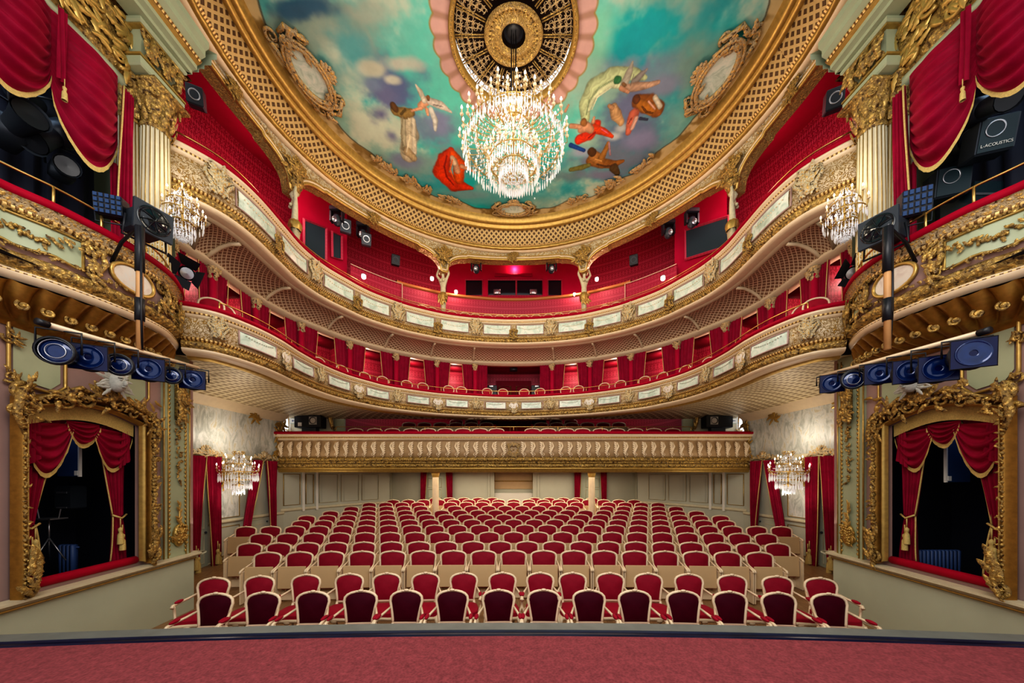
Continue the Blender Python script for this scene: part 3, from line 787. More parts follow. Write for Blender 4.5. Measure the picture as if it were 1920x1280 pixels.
# curtains on the stalls side walls
for sd in (-1,1):
    N=SN[sd]
    specs=[('outer',345,371,.52,345,357,-2.3,'beside the pilaster',8.0,0),('inner',375,404,.52,383,399,-2.42,'of the door nearest the stage',8.0,1),
           ('outer',478,497,.50,446,462,-1.5,'of the door nearest the mezzanine',7.95,1),('inner',490,512,.50,496,507,-1.42,'next to the mezzanine end',7.95,0)]
    specs=[(8.28,8.72,8.28,8.5,.52,-2.32,'beside the green pilaster',1),(8.75,9.2,8.88,9.12,.52,-2.4,'between the first door and the wall chandelier',0),
           (10.25,10.65,9.85,10.1,.50,-1.6,'partly behind the wall chandelier',1),(10.75,11.3,11.0,11.2,.50,-1.75,'at the end of the mezzanine balcony',0)]
    for (a,b,c,d,h1,h0,lab,tr) in specs:
        X=lambda y:sd*(7.86 if y<9.6 else 7.82)
        o=empty('door_curtain',(X(a),(a+b)/2,EYE+h0)); tag(o,'crimson door curtain %s, %s stalls wall'%(lab,N),'curtain')
        m,fn=curtain_mb(((X(a),a,EYE+h1),(X(b),b,EYE+h1)),((X(c),c,EYE+h0),(X(d),d,EYE+h0)),5,.05,1.0)
        m.build('drape',M['velvet'],o)
        m=MB(); m.tube([fn(tr,k/16)+Vector((-sd*.02,0,0)) for k in range(17)],.013,5); m.build('gold_trim',M['fringe'],o)
        if h0<-2.3:
            m=MB(); tassel(m,Vector((X(c)-sd*.06,(c+d)/2,EYE-1.7)),2.0); tassel(m,Vector((X(c)-sd*.06,(c+d)/2+.05,EYE-1.78)),2.0); m.build('tassel',M['fringe'],o)
    for (y0,y1,lab) in ((8.2,9.25,'nearest the stage'),(10.15,11.4,'next to the mezzanine')):
        o=empty('carved_pelmet',(sd*7.9,(y0+y1)/2,EYE+.5)); tag(o,'carved grey and gold pelmet with crest over the %s curtains %s'%(N,lab),'pelmet')
        L=y1-y0; t=MB()
        t.tube([(-L/2+L*k/16,-.12,.03*abs(math.sin(PI*k/8))*3) for k in range(17)],.03,6)
        rr=random.Random(3)
        for s in (-1,1):
            spiral(t,(s*L*.42,.03),.08,1.4,0,s,.022); spiral(t,(s*L*.18,.08),.07,1.4,PI,-s,.02)
        for k in range(30): x=rr.uniform(-.5,.5)*L; leaf(t,(x,.02+.1*(1-abs(2*x/L))),rr.uniform(0,3.14),.13,.035,-.13,.5)
        for k in range(7): leaf(t,(0,.1),PI/2+(k-3)*.35,.22,.05,-.13,0)
        t.ell((0,-.15,.2),(.06,.05,.08),10,7)
        x=Vector((0,1,0)) if sd<0 else Vector((0,-1,0)); yv=Vector((0,0,1)).cross(x)
        Mx=Matrix(((x.x,yv.x,0,sd*8.0),(x.y,yv.y,0,(y0+y1)/2),(0,0,1,EYE+.5),(0,0,0,1)))
        m=MB(); m.merge(t,Mx); m.build('carving',M['orn2'],o)
# walls below the mezzanine
bh=[(7.95,11.6),(7.3,13.2),(6.4,14.6),(5.6,15.55)]
for sd in (-1,1):
    N=SN[sd]; pth=Path([(sd*x,y) for x,y in bh],.12)
    struct(sweep(pth,[(0,-2.5),(0,.25)]).build('wall_rear_stalls_'+N,M['panelgrey']),'grey panelled wall under the mezzanine on the %s'%N)
    m=sweep(pth,[(.01,-1.22),(.05,-1.2),(.05,-1.13),(.01,-1.11)]); struct(m.build('trim_rear_dado_'+N,M['cream']),'cream dado rail under the mezzanine, %s'%N,'trim')
    L=pth.len; segs=[(.12,.72),(.95,1.25),(1.5,2.25),(2.4,3.15),(3.3,4.05)]
    if pth.p[0].y>pth.p[-1].y: segs=[(L-b,L-a) for a,b in segs]
    for q,(a,b) in enumerate(segs):
        b=min(b,L-.1)
        a=max(a,.08)
        o=empty('wall_panel',tuple(pth.at((a+b)/2)[0])+(EYE-1.0,)); tag(o,'%s gilt edged panel under the mezzanine counted from the stage, %s wall'%(ORD[q],N),'panel')
        sweep(pth,[(.012,-1.0),(.012,.08)],a,b).build('field',M['panelgrey'],o)
        fr=MB(); fr.tube([pth.frame(s,h,.02).translation for s,h in ((a,-1.0),(b,-1.0),(b,.08),(a,.08))],.018,4,closed=True); fr.build('gilt_frame',M['gold' if q<2 else 'cream'],o)
    for q,d in enumerate((.84,1.38)):
        dd=d if pth.p[0].y<pth.p[-1].y else L-d
        m=MB(); m.box((0,-.03,-.5),(.09,.05,1.5),M=pth.frame(dd,0,0)); struct(m.build('trim_pilaster_strip_'+N+'_'+str(q),M['white'],smooth=False),'white pilaster strip on the %s wall under the mezzanine, %s one'%(N,('nearer','farther')[q]),'trim')
# back wall
m=MB(); m.box((-3.6,16.0,1.6),(5.4,.1,3.2)); m.box((3.6,16.0,1.6),(5.4,.1,3.2)); m.box((0,16.5,1.6),(2.4,.1,3.2)); struct(m.build('wall_back',M['panelgrey'],smooth=False),'pale grey green back wall of the stalls')
for sd in (-1,1):
    m=MB(); m.grid(lambda u,v:(sd*(5.6+.1*u),15.5+.55*u,3.2*v),1,1); m.box((sd*1.15,16.2,1.6),(.08,.6,3.2)); struct(m.build('wall_return_'+SN[sd],M['panelgrey'],smooth=False),'short return of the %s back wall'%SN[sd])
m=MB(); m.box((0,16.3,.97),(2.16,.3,1.5),bev=.02); c=m.build('counter_screen',M['white'],smooth=False); tag(c,'pale blank counter front in the middle of the back wall','counter')
o=empty('beige_wall_panel',(0,16.4,2.2)); tag(o,'beige framed panel over the pale counter at the back wall','panel')
m=MB(); m.box((0,16.43,2.35),(2.2,.05,.9)); m.build('field',M['beige'],o,smooth=False)
m=MB(); m.tube([(-.9,16.39,2.28),(.9,16.39,2.28),(.9,16.39,2.75),(-.9,16.39,2.75)],.025,4,closed=True); m.build('gilt_frame',M['gold'],o)
for sd in (-1,1):
    N=SN[sd]
    d=empty('door',(sd*3.7,15.9,.65)); tag(d,'grey glazed double door between dark red curtains at the back, %s'%N,'door')
    m=MB(); m.box((sd*3.66,15.92,1.65),(1.3,.05,2.1)); m.build('leaf',M['greymetal' if 0 else 'pedestal'],d,smooth=False)
    m=MB()
    for q in range(3): m.tube([(sd*3.66-.3,15.88,1.0+.5*q),(sd*3.66+.3,15.88,1.0+.5*q),(sd*3.66+.3,15.88,1.4+.5*q),(sd*3.66-.3,15.88,1.4+.5*q)],.015,4,closed=True)
    m.build('moulding',M['cream'],d)
    for (x0,x1,c0,c1,lab) in ((4.28,3.98,4.28,4.08,'outer'),(3.12,2.80,3.02,2.80,'inner')):
        o=empty('door_curtain',(sd*x0,15.6,.65)); tag(o,'dark red %s curtain of the %s rear door under the mezzanine'%(lab,N),'curtain')
        m,fn=curtain_mb(((sd*x0,15.7,EYE+.25),(sd*x1,15.7,EYE+.25)),((sd*c0,15.7,EYE-1.6),(sd*c1,15.7,EYE-1.6)),4,.03,1.1); m.build('drape',M['velvet'],o)
        m=MB(); u=1 if lab=='outer' else 0; m.tube([fn(u,k/10)+Vector((0,-.02,0)) for k in range(11)],.01,5); m.build('gold_trim',M['fringe'],o)
    p=empty('fluted_pillar',(sd*2.95,12.9,fz(12.9))); tag(p,'cream fluted pillar carrying the mezzanine among the rear rows, %s'%N,'pillar','cream mezzanine pillars')
    m=MB(); m.lathe([(.16,0),(.16,.1),(.135,.14),(.13,.2)],(sd*2.95,12.9,fz(12.9)),20); m.build('base',M['cream'],p)
    m=MB(); m.lathe([(.125,.2),(.115,2.0)],(sd*2.95,12.9,fz(12.9)),48,flute=.14,nf=12); m.build('shaft',M['chaircream'],p)
    m=MB(); m.lathe([(.115,1.98),(.13,2.02),(.15,2.1),(.18,2.22)],(sd*2.95,12.9,fz(12.9)),20); m.build('capital',M['gold'],p)

# ============================================================ MEZZANINE
struct_z=EYE
mz=empty('mezzanine_balcony',(0,11.5,EYE+.1)); tag(mz,'straight gilded mezzanine balcony front with red velvet ledge across the hall','balcony')
PM=Path([(-7.98,11.5),(7.98,11.5)],.05)
def gdisp(per,amp):
    return lambda u,v,j: amp*(abs(math.sin(PI*u/per)))**.6
m=sweep(PM,[(-.25,.14),(-.02,.14),(0,.16),(0,.22),(.06,.25),(.06,.29),(.02,.31)]); m.build('lower_moulding',M['gold'],mz)
m=sweep(PM,[(.02,.31)]+arcprof(.02,.37,.06,-90,90,5)+[(.0,.44)],disp=lambda u,v,j:.022*math.sin(u*40+j)+.012*math.sin(u*97+j)); m.build('leaf_band',M['orngold'],mz)
m=sweep(PM,[(.0,.44),(.04,.45),(.05,.48),(.03,.50)]+arcprof(.04,.57,.06,-80,80,5)+[(.02,.65)],disp=lambda u,v,j:.035*abs(math.sin(u*21+j*.5)) if j>3 else 0); m.build('garland_band',M['orngold'],mz)
m=sweep(PM,[(.02,.65),(.09,.75),(.07,.9),(.0,1.12),(-.02,1.2)]); m.build('frieze',M['friezebg'],mz)
# balusters / acanthus scrolls, leaning outward from the middle
sc_=MB(); 
spiral(sc_,(0,.17),.075,1.3,PI/2,1,.02); spiral(sc_,(.03,-.17),.075,1.3,-PI/2,-1,.022)
sc_.tube([(0.02,-.02,.24),(.06,-.05,.1),(-.02,-.06,-.06),(-.04,-.04,-.22)],[.02,.035,.04,.02],6)
for k in range(6): leaf(sc_,(0,-.2+.07*k),PI/2+.4,.14,.03,-.05,.3)
scm=sc_.mesh('acanthus_scroll',M['chaircream']); 
k=0; x=.34
while x<7.9:
    for s in (-1,1):
        Mx=PM.frame(PM.len/2+s*x,.9,.07)
        if s<0 : Mx=Mx@Matrix.Scale(-1,4,Vector((1,0,0)))
        link('acanthus_scroll',scm,mz,M=Mx)
    x+=.31
link('centre_rosette',CARTO,mz,M=PM.frame(PM.len/2,.9,.08)@Matrix.Scale(.5,4))
m=sweep(PM,[(-.02,1.2),(.06,1.22),(.1,1.27),(.1,1.33),(.14,1.36),(.14,1.42)]); m.build('cornice',M['chaircream'],mz)
m=sweep(PM,[(.105,1.275),(.115,1.30),(.105,1.325)]); m.build('bead_row',M['dentil'],mz)
m=sweep(PM,[(.14,1.41),(.17,1.43),(.16,1.49),(.1,1.51),(-.12,1.51),(-.14,1.4)]); m.build('velvet_ledge',M['velvetrail'],mz)
m=MB(); m.grid(lambda u,v:(-8.1+16.2*u,11.48+4.6*v,EYE+.2),2,2); struct(m.build('ceiling_under_mezzanine',M['ribpaint']),'cream ceiling under the mezzanine','ceiling')
m=MB(); m.grid(lambda u,v:(-8.0+16*u,11.5+4.5*v,EYE+.72+.75*v),2,6); struct(m.build('floor_mezzanine',M['darkred']),'red floor of the mezzanine','floor')
# mezzanine red wall & green piers
ph=[(6.15,12.4),(6.15,13.4),(5.6,14.6),(4.6,15.6),(3,16.1),(1.2,16.3)]
pw=Path([(-x,y) for x,y in ph]+[(x,y) for x,y in ph[::-1]],.15)
struct(sweep(pw,[(0,.6),(0,3.2)]).build('wall_mezzanine',M['damask']),'red damask wall around the mezzanine seats')
for sd in (-1,1):
    N=SN[sd]
    m=MB(); m.box((sd*7.1,12.45,EYE+1.9),(1.9,.1,1.3)); struct(m.build('wall_mezzanine_pier_'+N,M['green'],smooth=False),'pale green pier at the %s end of the mezzanine'%N)
    o=empty('wall_panel',(sd*7.2,12.38,EYE+1.5)); tag(o,'cream scroll framed panel behind the %s mezzanine loudspeaker'%N,'panel')
    m=MB(); m.add([(sd*(7.3+dx),12.37,EYE+h) for dx,h in ((-.75,1.62),(.8,1.62),(.8,2.2),(.5,2.35),(-.75,2.55))],[(0,1,2,3,4)]); m.build('field',M['cream'],o,smooth=False)
    m=MB(); m.tube([(sd*(7.3+dx),12.35,EYE+h) for dx,h in ((-.78,1.6),(.82,1.6),(.84,2.22),(.5,2.4),(-.78,2.6))],.03,6,closed=True)
    for (dx,h) in ((-.78,2.55),(.84,2.2),(.82,1.62)):
        t=MB()
        for k in range(6): leaf(t,(0,0),k*1.05,.14,.035,-.02,.4)
        m.merge(t,Matrix.Translation((sd*(7.3+dx),12.33,EYE+h)))
    m.build('scroll_frame',M['orn2'],o)
    br=empty('console_bracket',(sd*6.45,12.35,EYE+1.55)); tag(br,'gilded scroll console next to the %s mezzanine loudspeaker'%N,'bracket','gilded consoles')
    m=MB(); t=MB(); spiral(t,(0,.38),.14,1.6,-PI/2,sd,.04); spiral(t,(0,-.3),.08,1.4,PI/2,-sd,.03); t.tube([(sd*.1,-.05,.3),(sd*.1,-.1,.05),(sd*.02,-.08,-.35)],[.05,.07,.04],8)
    for k in range(8): leaf(t,(sd*.05,-.3+.08*k),PI/2+random.uniform(-.5,.5),.2,.05,-.1,.3)
    m.merge(t,Matrix.Translation((sd*6.5,12.36,EYE+2.05))); m.build('scroll',M['gold'],br)
    # loudspeaker/projector box
    sp=empty('loudspeaker_box',(sd*7.28,12.1,EYE+1.6)); tag(sp,'wide black loudspeaker box on the %s end of the mezzanine'%N,'speaker')
    m=MB(); m.box((sd*7.2,12.1,EYE+1.93),(.92,.35,.44),bev=.02); m.build('cabinet',M['black'],sp,smooth=False)
    m=MB(); m.box((sd*7.2,12.1,EYE+1.61),(.5,.2,.2)); m.build('stand',M['greymetal'],sp,smooth=False)
    m=MB(); Mx=Matrix.Translation((sd*7.0,11.91,EYE+1.95))@Matrix.Rotation(PI/2,4,'X')
    m.box((0,0,.0),(.27,.27,.02),M=Mx); m.build('driver_plate',M['silver'],sp,smooth=False)
    m=MB(); m.lathe([(.02,.0),(.07,-.01),(.11,.02),(.12,.03)],(0,0,0),20,M=Mx); m.build('driver_cone',M['black'],sp)
    if sd<0:
        m=MB(); m.box((sd*7.46,11.915,EYE+1.82),(.13,.02,.13)); m.build('tag',M['white'],sp,smooth=False)
    ex=empty('exit_sign',(sd*7.8,12.2,EYE+1.8)); tag(ex,'pale escape route sign box beside the %s mezzanine loudspeaker'%N,'sign')
    m=MB(); m.box((sd*7.83,12.2,EYE+1.98),(.28,.08,.22),bev=.01); m.build('box',M['pedestal'],ex,smooth=False)
    m=MB(); m.box((sd*7.83,12.155,EYE+1.98),(.22,.01,.15)); m.build('panel',M['white'],ex,smooth=False)
    m=MB(); X=sd*7.83; m.box((X+.02,12.148,EYE+1.98),(.09,.006,.02)); m.add([(X-.02,12.146,EYE+2.02),(X-.02,12.146,EYE+1.94),(X-.07,12.146,EYE+1.98)],[(0,1,2)]); m.build('arrow',M['navy'],ex,smooth=False)
# mezzanine rear door
d=empty('door',(0,16.1,EYE+1.3)); tag(d,'red double door with gilt frames at the back of the mezzanine','door')
m=MB(); m.box((0,16.05,EYE+2.2),(1.9,.06,1.7)); m.build('leaf',M['seatred'],d,smooth=False)
m=MB()
for s in (-1,1): m.tube([(s*.16,16.0,EYE+1.4),(s*.78,16.0,EYE+1.4),(s*.78,16.0,EYE+2.65),(s*.16,16.0,EYE+2.65)],.028,4,closed=True)
m.build('gilt_frame',M['gold'],d)
rl=empty('brass_railing',(0,11.55,EYE+1.5)); tag(rl,'straight thin brass railing over the mezzanine ledge','railing')
m=MB(); m.tube([(-6.0,11.55,EYE+1.68),(6.0,11.55,EYE+1.68)],.012,6); m.build('rail',M['brass'],rl)
for k in range(9):
    m=MB(); x=-6+1.5*k; m.tube([(x,11.55,EYE+1.5),(x,11.55,EYE+1.68)],.011,6); m.build('post',M['brass'],rl)
# ============================================================ HORSESHOE BALCONIES
URN=MB()
spiral(URN,(-.17,.22),.09,1.4,0,1,.028); spiral(URN,(.17,.22),.09,1.4,PI,-1,.028)
for s in (-1,1):
    URN.tube([(s*.2,0,.3),(s*.25,-.03,.1),(s*.12,-.05,-.1),(s*.17,-.03,-.3)],[.03,.045,.045,.025],6)
    for k in range(7): leaf(URN,(s*.05,-.28+.09*k),PI/2-s*.5,.2,.045,-.05,.3)
for k in range(5): leaf(URN,(0,.0),PI/2+(k-2)*.5,.26,.05,-.07,0)
URN.ell((0,-.08,-.12),(.08,.07,.15),10,7)
OVAL=cartouche_mb(.62,.62,21,True,1.0)
for k in range(14): leaf(OVAL,(random.uniform(-.18,.18),-.3),random.uniform(2.6,6.8),.16,.045,-.05,.4)
PEND=cartouche_mb(.5,.55,33,False,1.2)
def ovalpatch(path,s,H,rx,rz,off):
    m=MB(); n=28
    c=path.frame(s,H,off+.015).translation; vs=[c]+[path.frame(s+rx*math.cos(2*PI*k/n),H+rz*math.sin(2*PI*k/n),off).translation for k in range(n)]
    m.add(vs,[(0,k+1,(k+1)%n+1) for k in range(n)]); return m
def balcony(P,Ht,Hb,name,label,mode,facemat):
    mid=P.len/2; b=empty(name,(0,12.4,EYE+Hb)); tag(b,label,'balcony')
    h=Ht-Hb
    sweep(P,[(-.22,Hb-.02),(-.05,Hb-.02),(.0,Hb),(.03,Hb+.03),(.03,Hb+.05),(-.01,Hb+.07)]).build('lower_lip',M['chaircream'],b)
    g=sweep(P,[(0,Hb+.06)]+arcprof(0,Hb+.125,.062,-90,90,6)+[(.0,Hb+.2)],disp=lambda u,v,j:(.016*math.sin(u*52+j*1.3)+.012*math.sin(u*121+j*2)) if 0<j<7 else 0); g.build('garland_moulding',M['orngold'],b)
    sweep(P,[(0,Hb+.19),(.05,Hb+.21),(.05,Hb+.235),(.015,Hb+.25)]).build('bead_moulding',M['dentil'],b)
    top=Ht-.16
    sweep(P,[(.015,Hb+.25),(.07,Hb+.33),(.075,Hb+.42),(.045,top-.08),(.02,top)]).build('parapet',M['filfine'],b)
    sweep(P,[(.02,top),(.05,top+.01),(.07,top+.05),(.07,top+.08),(.12,top+.1),(.13,top+.14),(.10,top+.15)]).build('cornice',M['chaircream'],b)
    sweep(P,[(.072,top+.048),(.088,top+.065),(.072,top+.082)]).build('bead_row',M['dentil'],b)
    sweep(P,[(.10,Ht-.02),(.15,Ht),(.15,Ht+.05),(.08,Ht+.075),(-.12,Ht+.07),(-.14,Ht-.05)]).build('velvet_ledge',M['velvetrail'],b)
    sweep(P,[(-.14,Ht-.05),(-.14,Ht-.62)]).build('inner_lining',M['seatred'],b)
    hc=(Hb+.27+top)/2; hh=(top-Hb-.29)/2
    q=P.offset(0)
    um=URN.mesh('scroll_bracket',M['orn2']); om=OVAL.mesh('oval_cartouche',M['orn2']); pm=PEND.mesh('pendant_cartouche',M['orngold'])
    step=1.36; n=int((mid-.2)/step)
    sc=hh/.30
    for k in range(-n,n+1):
        s=mid+k*step
        if mode==1:
            if k%2==0:
                op=ovalpatch(P,s,hc,.17,hh*.75,.12).build('oval_painting',M['marblepink'],b)
                link('oval_cartouche',om,b,M=P.frame(s,hc-.03,.10)@Matrix.Scale(sc*1.15,4))
            else: link('scroll_bracket',um,b,M=P.frame(s,hc,.09)@Matrix.Scale(sc*1.15,4))
        else:
            if k%2==0: link('pendant_cartouche',pm,b,M=P.frame(s,hc-.16,.11)@Matrix.Scale(sc*1.05,4))
            else: link('scroll_bracket',um,b,M=P.frame(s,hc,.09)@Matrix.Scale(sc*1.2,4))
        if k<n:
            a,c=s+.30*sc*.9,s+step-.30*sc*.9
            if mode==1: a,c=s+.29,s+step-.29
            else: a,c=s+(.1 if k%2==0 else .27),s+step-(.27 if k%2==0 else .1)
            pt=P.offset(0)
            pb=sweep(P,[(.085,hc-hh*.82),(.095,hc-hh*.1),(.078,hc+hh*.80)],a,c).build('painted_panel',M['marble'],b)
            fr=MB(); idx=[a+(c-a)*i/8 for i in range(9)]
            pts=[P.frame(x,hc-hh*.84,.09).translation for x in idx]+[P.frame(x,hc+hh*.82,.08).translation for x in idx[::-1]]
            fr.tube(pts,.016,5,closed=True); fr.build('panel_frame',M['mauve'],pb)
            g=MB(); L=(c-a)*.7
            for i in range(12):
                t=i/11; x=(a+c)/2+(t-.5)*L; z=hc+.06-hh*.5*4*t*(1-t)*.5
                g.ell(P.frame(x,z,.10).translation,(.018,.012,.014),6,4)
            g.build('painted_garland',M['panelgrey' if mode==1 else 'chaircream'],pb)
    return b
B1=balcony(P1,2.87,2.13,'gallery_balcony','lower horseshoe balcony front with painted panels and gilded brackets','1' and 1,'chaircream')
B2=balcony(P2,5.66,4.80,'gallery_balcony','upper horseshoe balcony front with white marbled panels and gilded pendants',2,'chaircream')
# soffits
s1=P1.offset(-.02)
m=MB(); n=len(P1.p)
# underside of balcony one runs out to the side wall
def wallpt(p):
    if abs(p.x)<.01: return Vector((0,12.42))
    sx=-1 if p.x<0 else 1
    d=Vector((0,7.0)); v=(p-d)
    # push outward to |x|=8 or y=15.6
    t=max(1.0,min((7.85)/max(.01,abs(v.x)),5.36/max(.01,v.y) if v.y>0.01 else 99))
    return d+v*t
vs=[];uv=[];fs=[];K=8
for i,(p,nn) in enumerate(zip(P1.p,P1.n)):
    a=p-nn*.2; w=wallpt(p)
    if p.y<7.0: w=Vector(((8.0 if p.x>0 else -8.0),p.y+.4*(p.y-6)+.6))
    for j in range(K+1):
        t=j/K; q=a.lerp(w,t); h=2.11+.10*math.sin(PI*t)-.03*t
        vs.append((q.x,q.y,EYE+h)); uv.append((P1.s[i],t*(w-a).length))
for i in range(n-1):
    for j in range(K): fs.append((i*(K+1)+j,(i+1)*(K+1)+j,(i+1)*(K+1)+j+1,i*(K+1)+j+1))
m.add(vs,fs,uv); struct(m.build('ceiling_under_balcony_1',M['lattlow']),'cream basket lattice soffit under the lower balcony','ceiling')
m=MB(); m.merge(sweep(P1.offset(-.2),[(.0,2.11),(-.06,2.06),(-.14,2.08),(-.2,2.12)])); struct(m.build('trim_soffit_1',M['gold']),'gilt soffit moulding under the lower balcony front','trim')
prof=[(-.2,4.78),(-.26,4.74),(-.32,4.76)]; struct(sweep(P2,prof).build('trim_soffit_2',M['ribpaint']),'cream moulding under the upper balcony front','trim')
prof=[(-.32,4.76),(-.5,4.76),(-.7,4.70),(-.88,4.60),(-1.0,4.48)]
struct(sweep(P2,prof).build('ceiling_under_balcony_2',M['lattcream']),'coved diamond lattice soffit under the upper balcony','ceiling')
PC=Q2.offset(-1.05)
prof=[(.07,4.50),(.1,4.46),(.1,4.42),(.03,4.40),(.0,4.36),(-.2,4.36),(-.2,4.5)]; struct(sweep(PC,prof).build('trim_beam',M['ribpaint']),'cream beam over the box columns','trim')
struct(sweep(PC,[(-.2,4.5),(-.2,4.42),(-1.5,4.42)]).build('ceiling_boxes',M['darkred']),'dark red ceiling of the boxes','ceiling')
struct(sweep(Q1.offset(-.14),[(0,2.42),(-2.3,2.42)],step=2).build('floor_balcony_1',M['darkred']),'red floor behind the lower balcony front','floor')
struct(sweep(Q2.offset(-.14),[(0,5.15),(-2.3,5.2)],step=2).build('floor_balcony_2',M['darkred']),'red floor behind the upper balcony front','floor')
PW=Q2.offset(-2.35)
struct(sweep(PW,[(0,2.4),(0,4.5)]).build('wall_boxes',M['damask']),'red damask back wall of the boxes')
# box columns: positions along PC from pixel bearings
def bearing(path,px):
    best=min(range(len(path.p)),key=lambda i:abs(CX+F*path.p[i].x/path.p[i].y-px)+(1e3 if path.p[i].y<6.2 else 0)); return path.s[best]
colpx=[320,395,480,566,657,740,818,891]; colpx=colpx+[2*CX-p for p in colpx[::-1]]
cs=sorted(bearing(PC,p) for p in colpx)
colM=None
names=['first','second','third','fourth','fifth','sixth','seventh','eighth']
for k,s in enumerate(cs):
    side='left' if k<8 else 'right'; num=ORD[k] if k<8 else ORD[15-k]
    f=PC.frame(s,0,.02)
    p=f.translation
    c=empty('box_column',(p.x,p.y,EYE+2.2)); tag(c,'red box column with gilded capital, %s from the stage on the %s'%(num,side),'column','columns between the boxes')
    m=MB(); t=MB()
    t.box((0,0,3.35),(.14,.12,1.8),bev=.03); m.merge(t,f); m.build('shaft',M['redpaint'],c)
    m=MB(); t=MB(); t.lathe([(.06,4.10),(.09,4.14),(.075,4.2),(.1,4.28),(.13,4.36)],(0,0,0),12); 
    for q in range(8): leaf(t,(random.uniform(-.06,.06),4.12+.02*q),PI/2+random.uniform(-.8,.8),.13,.03,-.09,.3)
    m.merge(t,f); m.build('capital',M['ornpale'],c)
    # rib across the cove
    m=MB(); prof2=[(-.30,4.74),(-.5,4.735),(-.7,4.675),(-.88,4.575),(-1.0,4.45)]
    m.tube([P2.frame(bearing(P2,CX+F*p.x/p.y),h,o).translation for o,h in prof2],[.04]*5,6)
    struct(m.build('trim_rib_%s_%d'%(side,k if k<8 else 15-k),M['ribpaint']),'cream rib across the lattice cove, %s from the stage on the %s'%(num,side),'trim')
# box curtains per bay
bay=0
for k in range(len(cs)-1):
    a,b=cs[k],cs[k+1]; centre=(k==7)
    side='left' if k<7 else ('right' if k>7 else 'centre'); num=ORD[k] if k<7 else ORD[14-k]
    L=b-a
    for e in (0,1):
        w=.30*L if not centre else .14*L
        x0,x1=(a+.06,a+.06+w) if e==0 else (b-.06-w,b-.06)
        if e==0: bx0,bx1=a+.05,a+.05+w*.62
        else: bx0,bx1=b-.05-w*.62,b-.05
        if centre: bx0,bx1=x0,x1
        # gold edge slants outwards to the foot
        tl=x1 if e==0 else x0
        f=lambda s,H:PC.frame(s,H,-.03).translation
        which='stage side' if (e==0)==(side!='right') else 'rear side'
        lab='red box curtain, %s bay from the stage on the %s, %s'%(num,side,which) if not centre else 'red box curtain on the %s of the middle bay'%('left' if e==0 else 'right')
        o=empty('box_curtain',f((x0+x1)/2,2.3)); tag(o,lab,'curtain')
        # plain curtains hang to the ledge: narrow at top, wide at foot
        m,fn=curtain_mb((f(x0,4.36),f(x1,4.36)),(f(bx0,2.25),f(bx1,2.25)),4,.03,1.0,10,24); m.build('drape',M['velvet'],o)
        if not centre:
            m=MB(); u=1 if e==0 else 0
            m.tube([fn(u,q/8)+Vector((PC.at(x0)[2].x*.03,PC.at(x0)[2].y*.03,0)) for q in range(9)],.011,4); m.build('gold_trim',M['fringe'],o)
    # damask partition from column to the back wall
    if k>0:
        m=MB(); p,t,n=PC.at(a); m.grid(lambda u,v:(p.x-n.x*(.15+1.2*u),p.y-n.y*(.15+1.2*u),EYE+2.43+1.97*v),2,2,uvf=lambda u,v:(1.2*u,2.2*v))
        struct(m.build('wall_partition_%d'%k,M['damask']),'red damask partition between boxes %s and next'%ORD[k])
    c=PC.at((a+b)/2); n=c[2]; q=c[0]-n*.75
    if not centre:
        lp=lamp('box_lamp','POINT',(q.x,q.y,EYE+4.15),16,.08,(1,.72,.6))
# centre bay: dark doorway with gilt framed door leaves and black equipment
d=empty('door',(0,15.0,EYE+2.2)); tag(d,'dark red double door with thin gilt frames in the middle box','door')
m=MB(); m.box((0,14.66,EYE+3.1),(1.5,.05,2.0)); m.build('leaf',M['darkred'],d,smooth=False)
m=MB()
for s in (-1,1): m.tube([(s*.12,14.6,EYE+2.3),(s*.62,14.6,EYE+2.3),(s*.62,14.6,EYE+3.85),(s*.12,14.6,EYE+3.85)],.02,4,closed=True)
m.build('gilt_frame',M['gold'],d)
for x,w,lab in ((-.95,.5,'black equipment rack left of the middle box door'),(1.05,.6,'black equipment rack with white papers right of the middle box door')):
    o=empty('equipment_rack',(x,14.3,EYE+2.2)); tag(o,lab,'equipment')
    m=MB(); m.box((x,14.35,EYE+3.0),(w,.3,1.6),bev=.02); m.build('cabinet',M['black'],o,smooth=False)
    m=MB()
    for q in range(5): m.box((x+random.uniform(-.15,.15),14.19,EYE+2.75+.25*q),(.16,.02,.05))
    m.build('display',M['silver'],o,smooth=False)
o=empty('black_hanging_fixture',(0,13.7,EYE+4.3)); tag(o,'small black fixture under the ceiling of the middle box','fixture')
m=MB(); m.box((0,13.7,EYE+4.28),(.3,.2,.12),bev=.02); m.build('body',M['black'],o)
m=MB(); m.tube([(0,13.7,EYE+4.3),(0,13.7,EYE+4.42)],.02,6); m.build('stem',M['black'],o)
# railings
def railing(P,Ht,h,a,b,label,sp=1.6,r=.013):
    o=empty('brass_railing',tuple(P.at(P.len/2)[0])+(EYE+Ht,)); tag(o,label,'railing')
    n=max(8,int((b-a)/.15))
    pts=[P.frame(a+(b-a)*i/n,Ht+h,-.02).translation for i in range(n+1)]
    m=MB(); m.tube(pts,r,6); m.build('rail',M['brass'],o)
    k=int((b-a)/sp)
    for i in range(k+1):
        s=a+(b-a)*i/k; p=P.frame(s,Ht,-.02).translation
        m=MB(); m.tube([p,p+Vector((0,0,h))],r*.9,6); m.build('post',M['brass'],o)
railing(P1,2.93,.16,.5,P1.len-.5,'thin brass rail following the ledge of the lower horseshoe balcony')
railing(P2,5.72,.16,.3,P2.len-.3,'thin brass rail following the ledge of the upper horseshoe balcony')
railing(P2,5.72,.10,3.5,P2.len-3.5,'lower second brass rail behind the upper balcony ledge',2.4,.008)

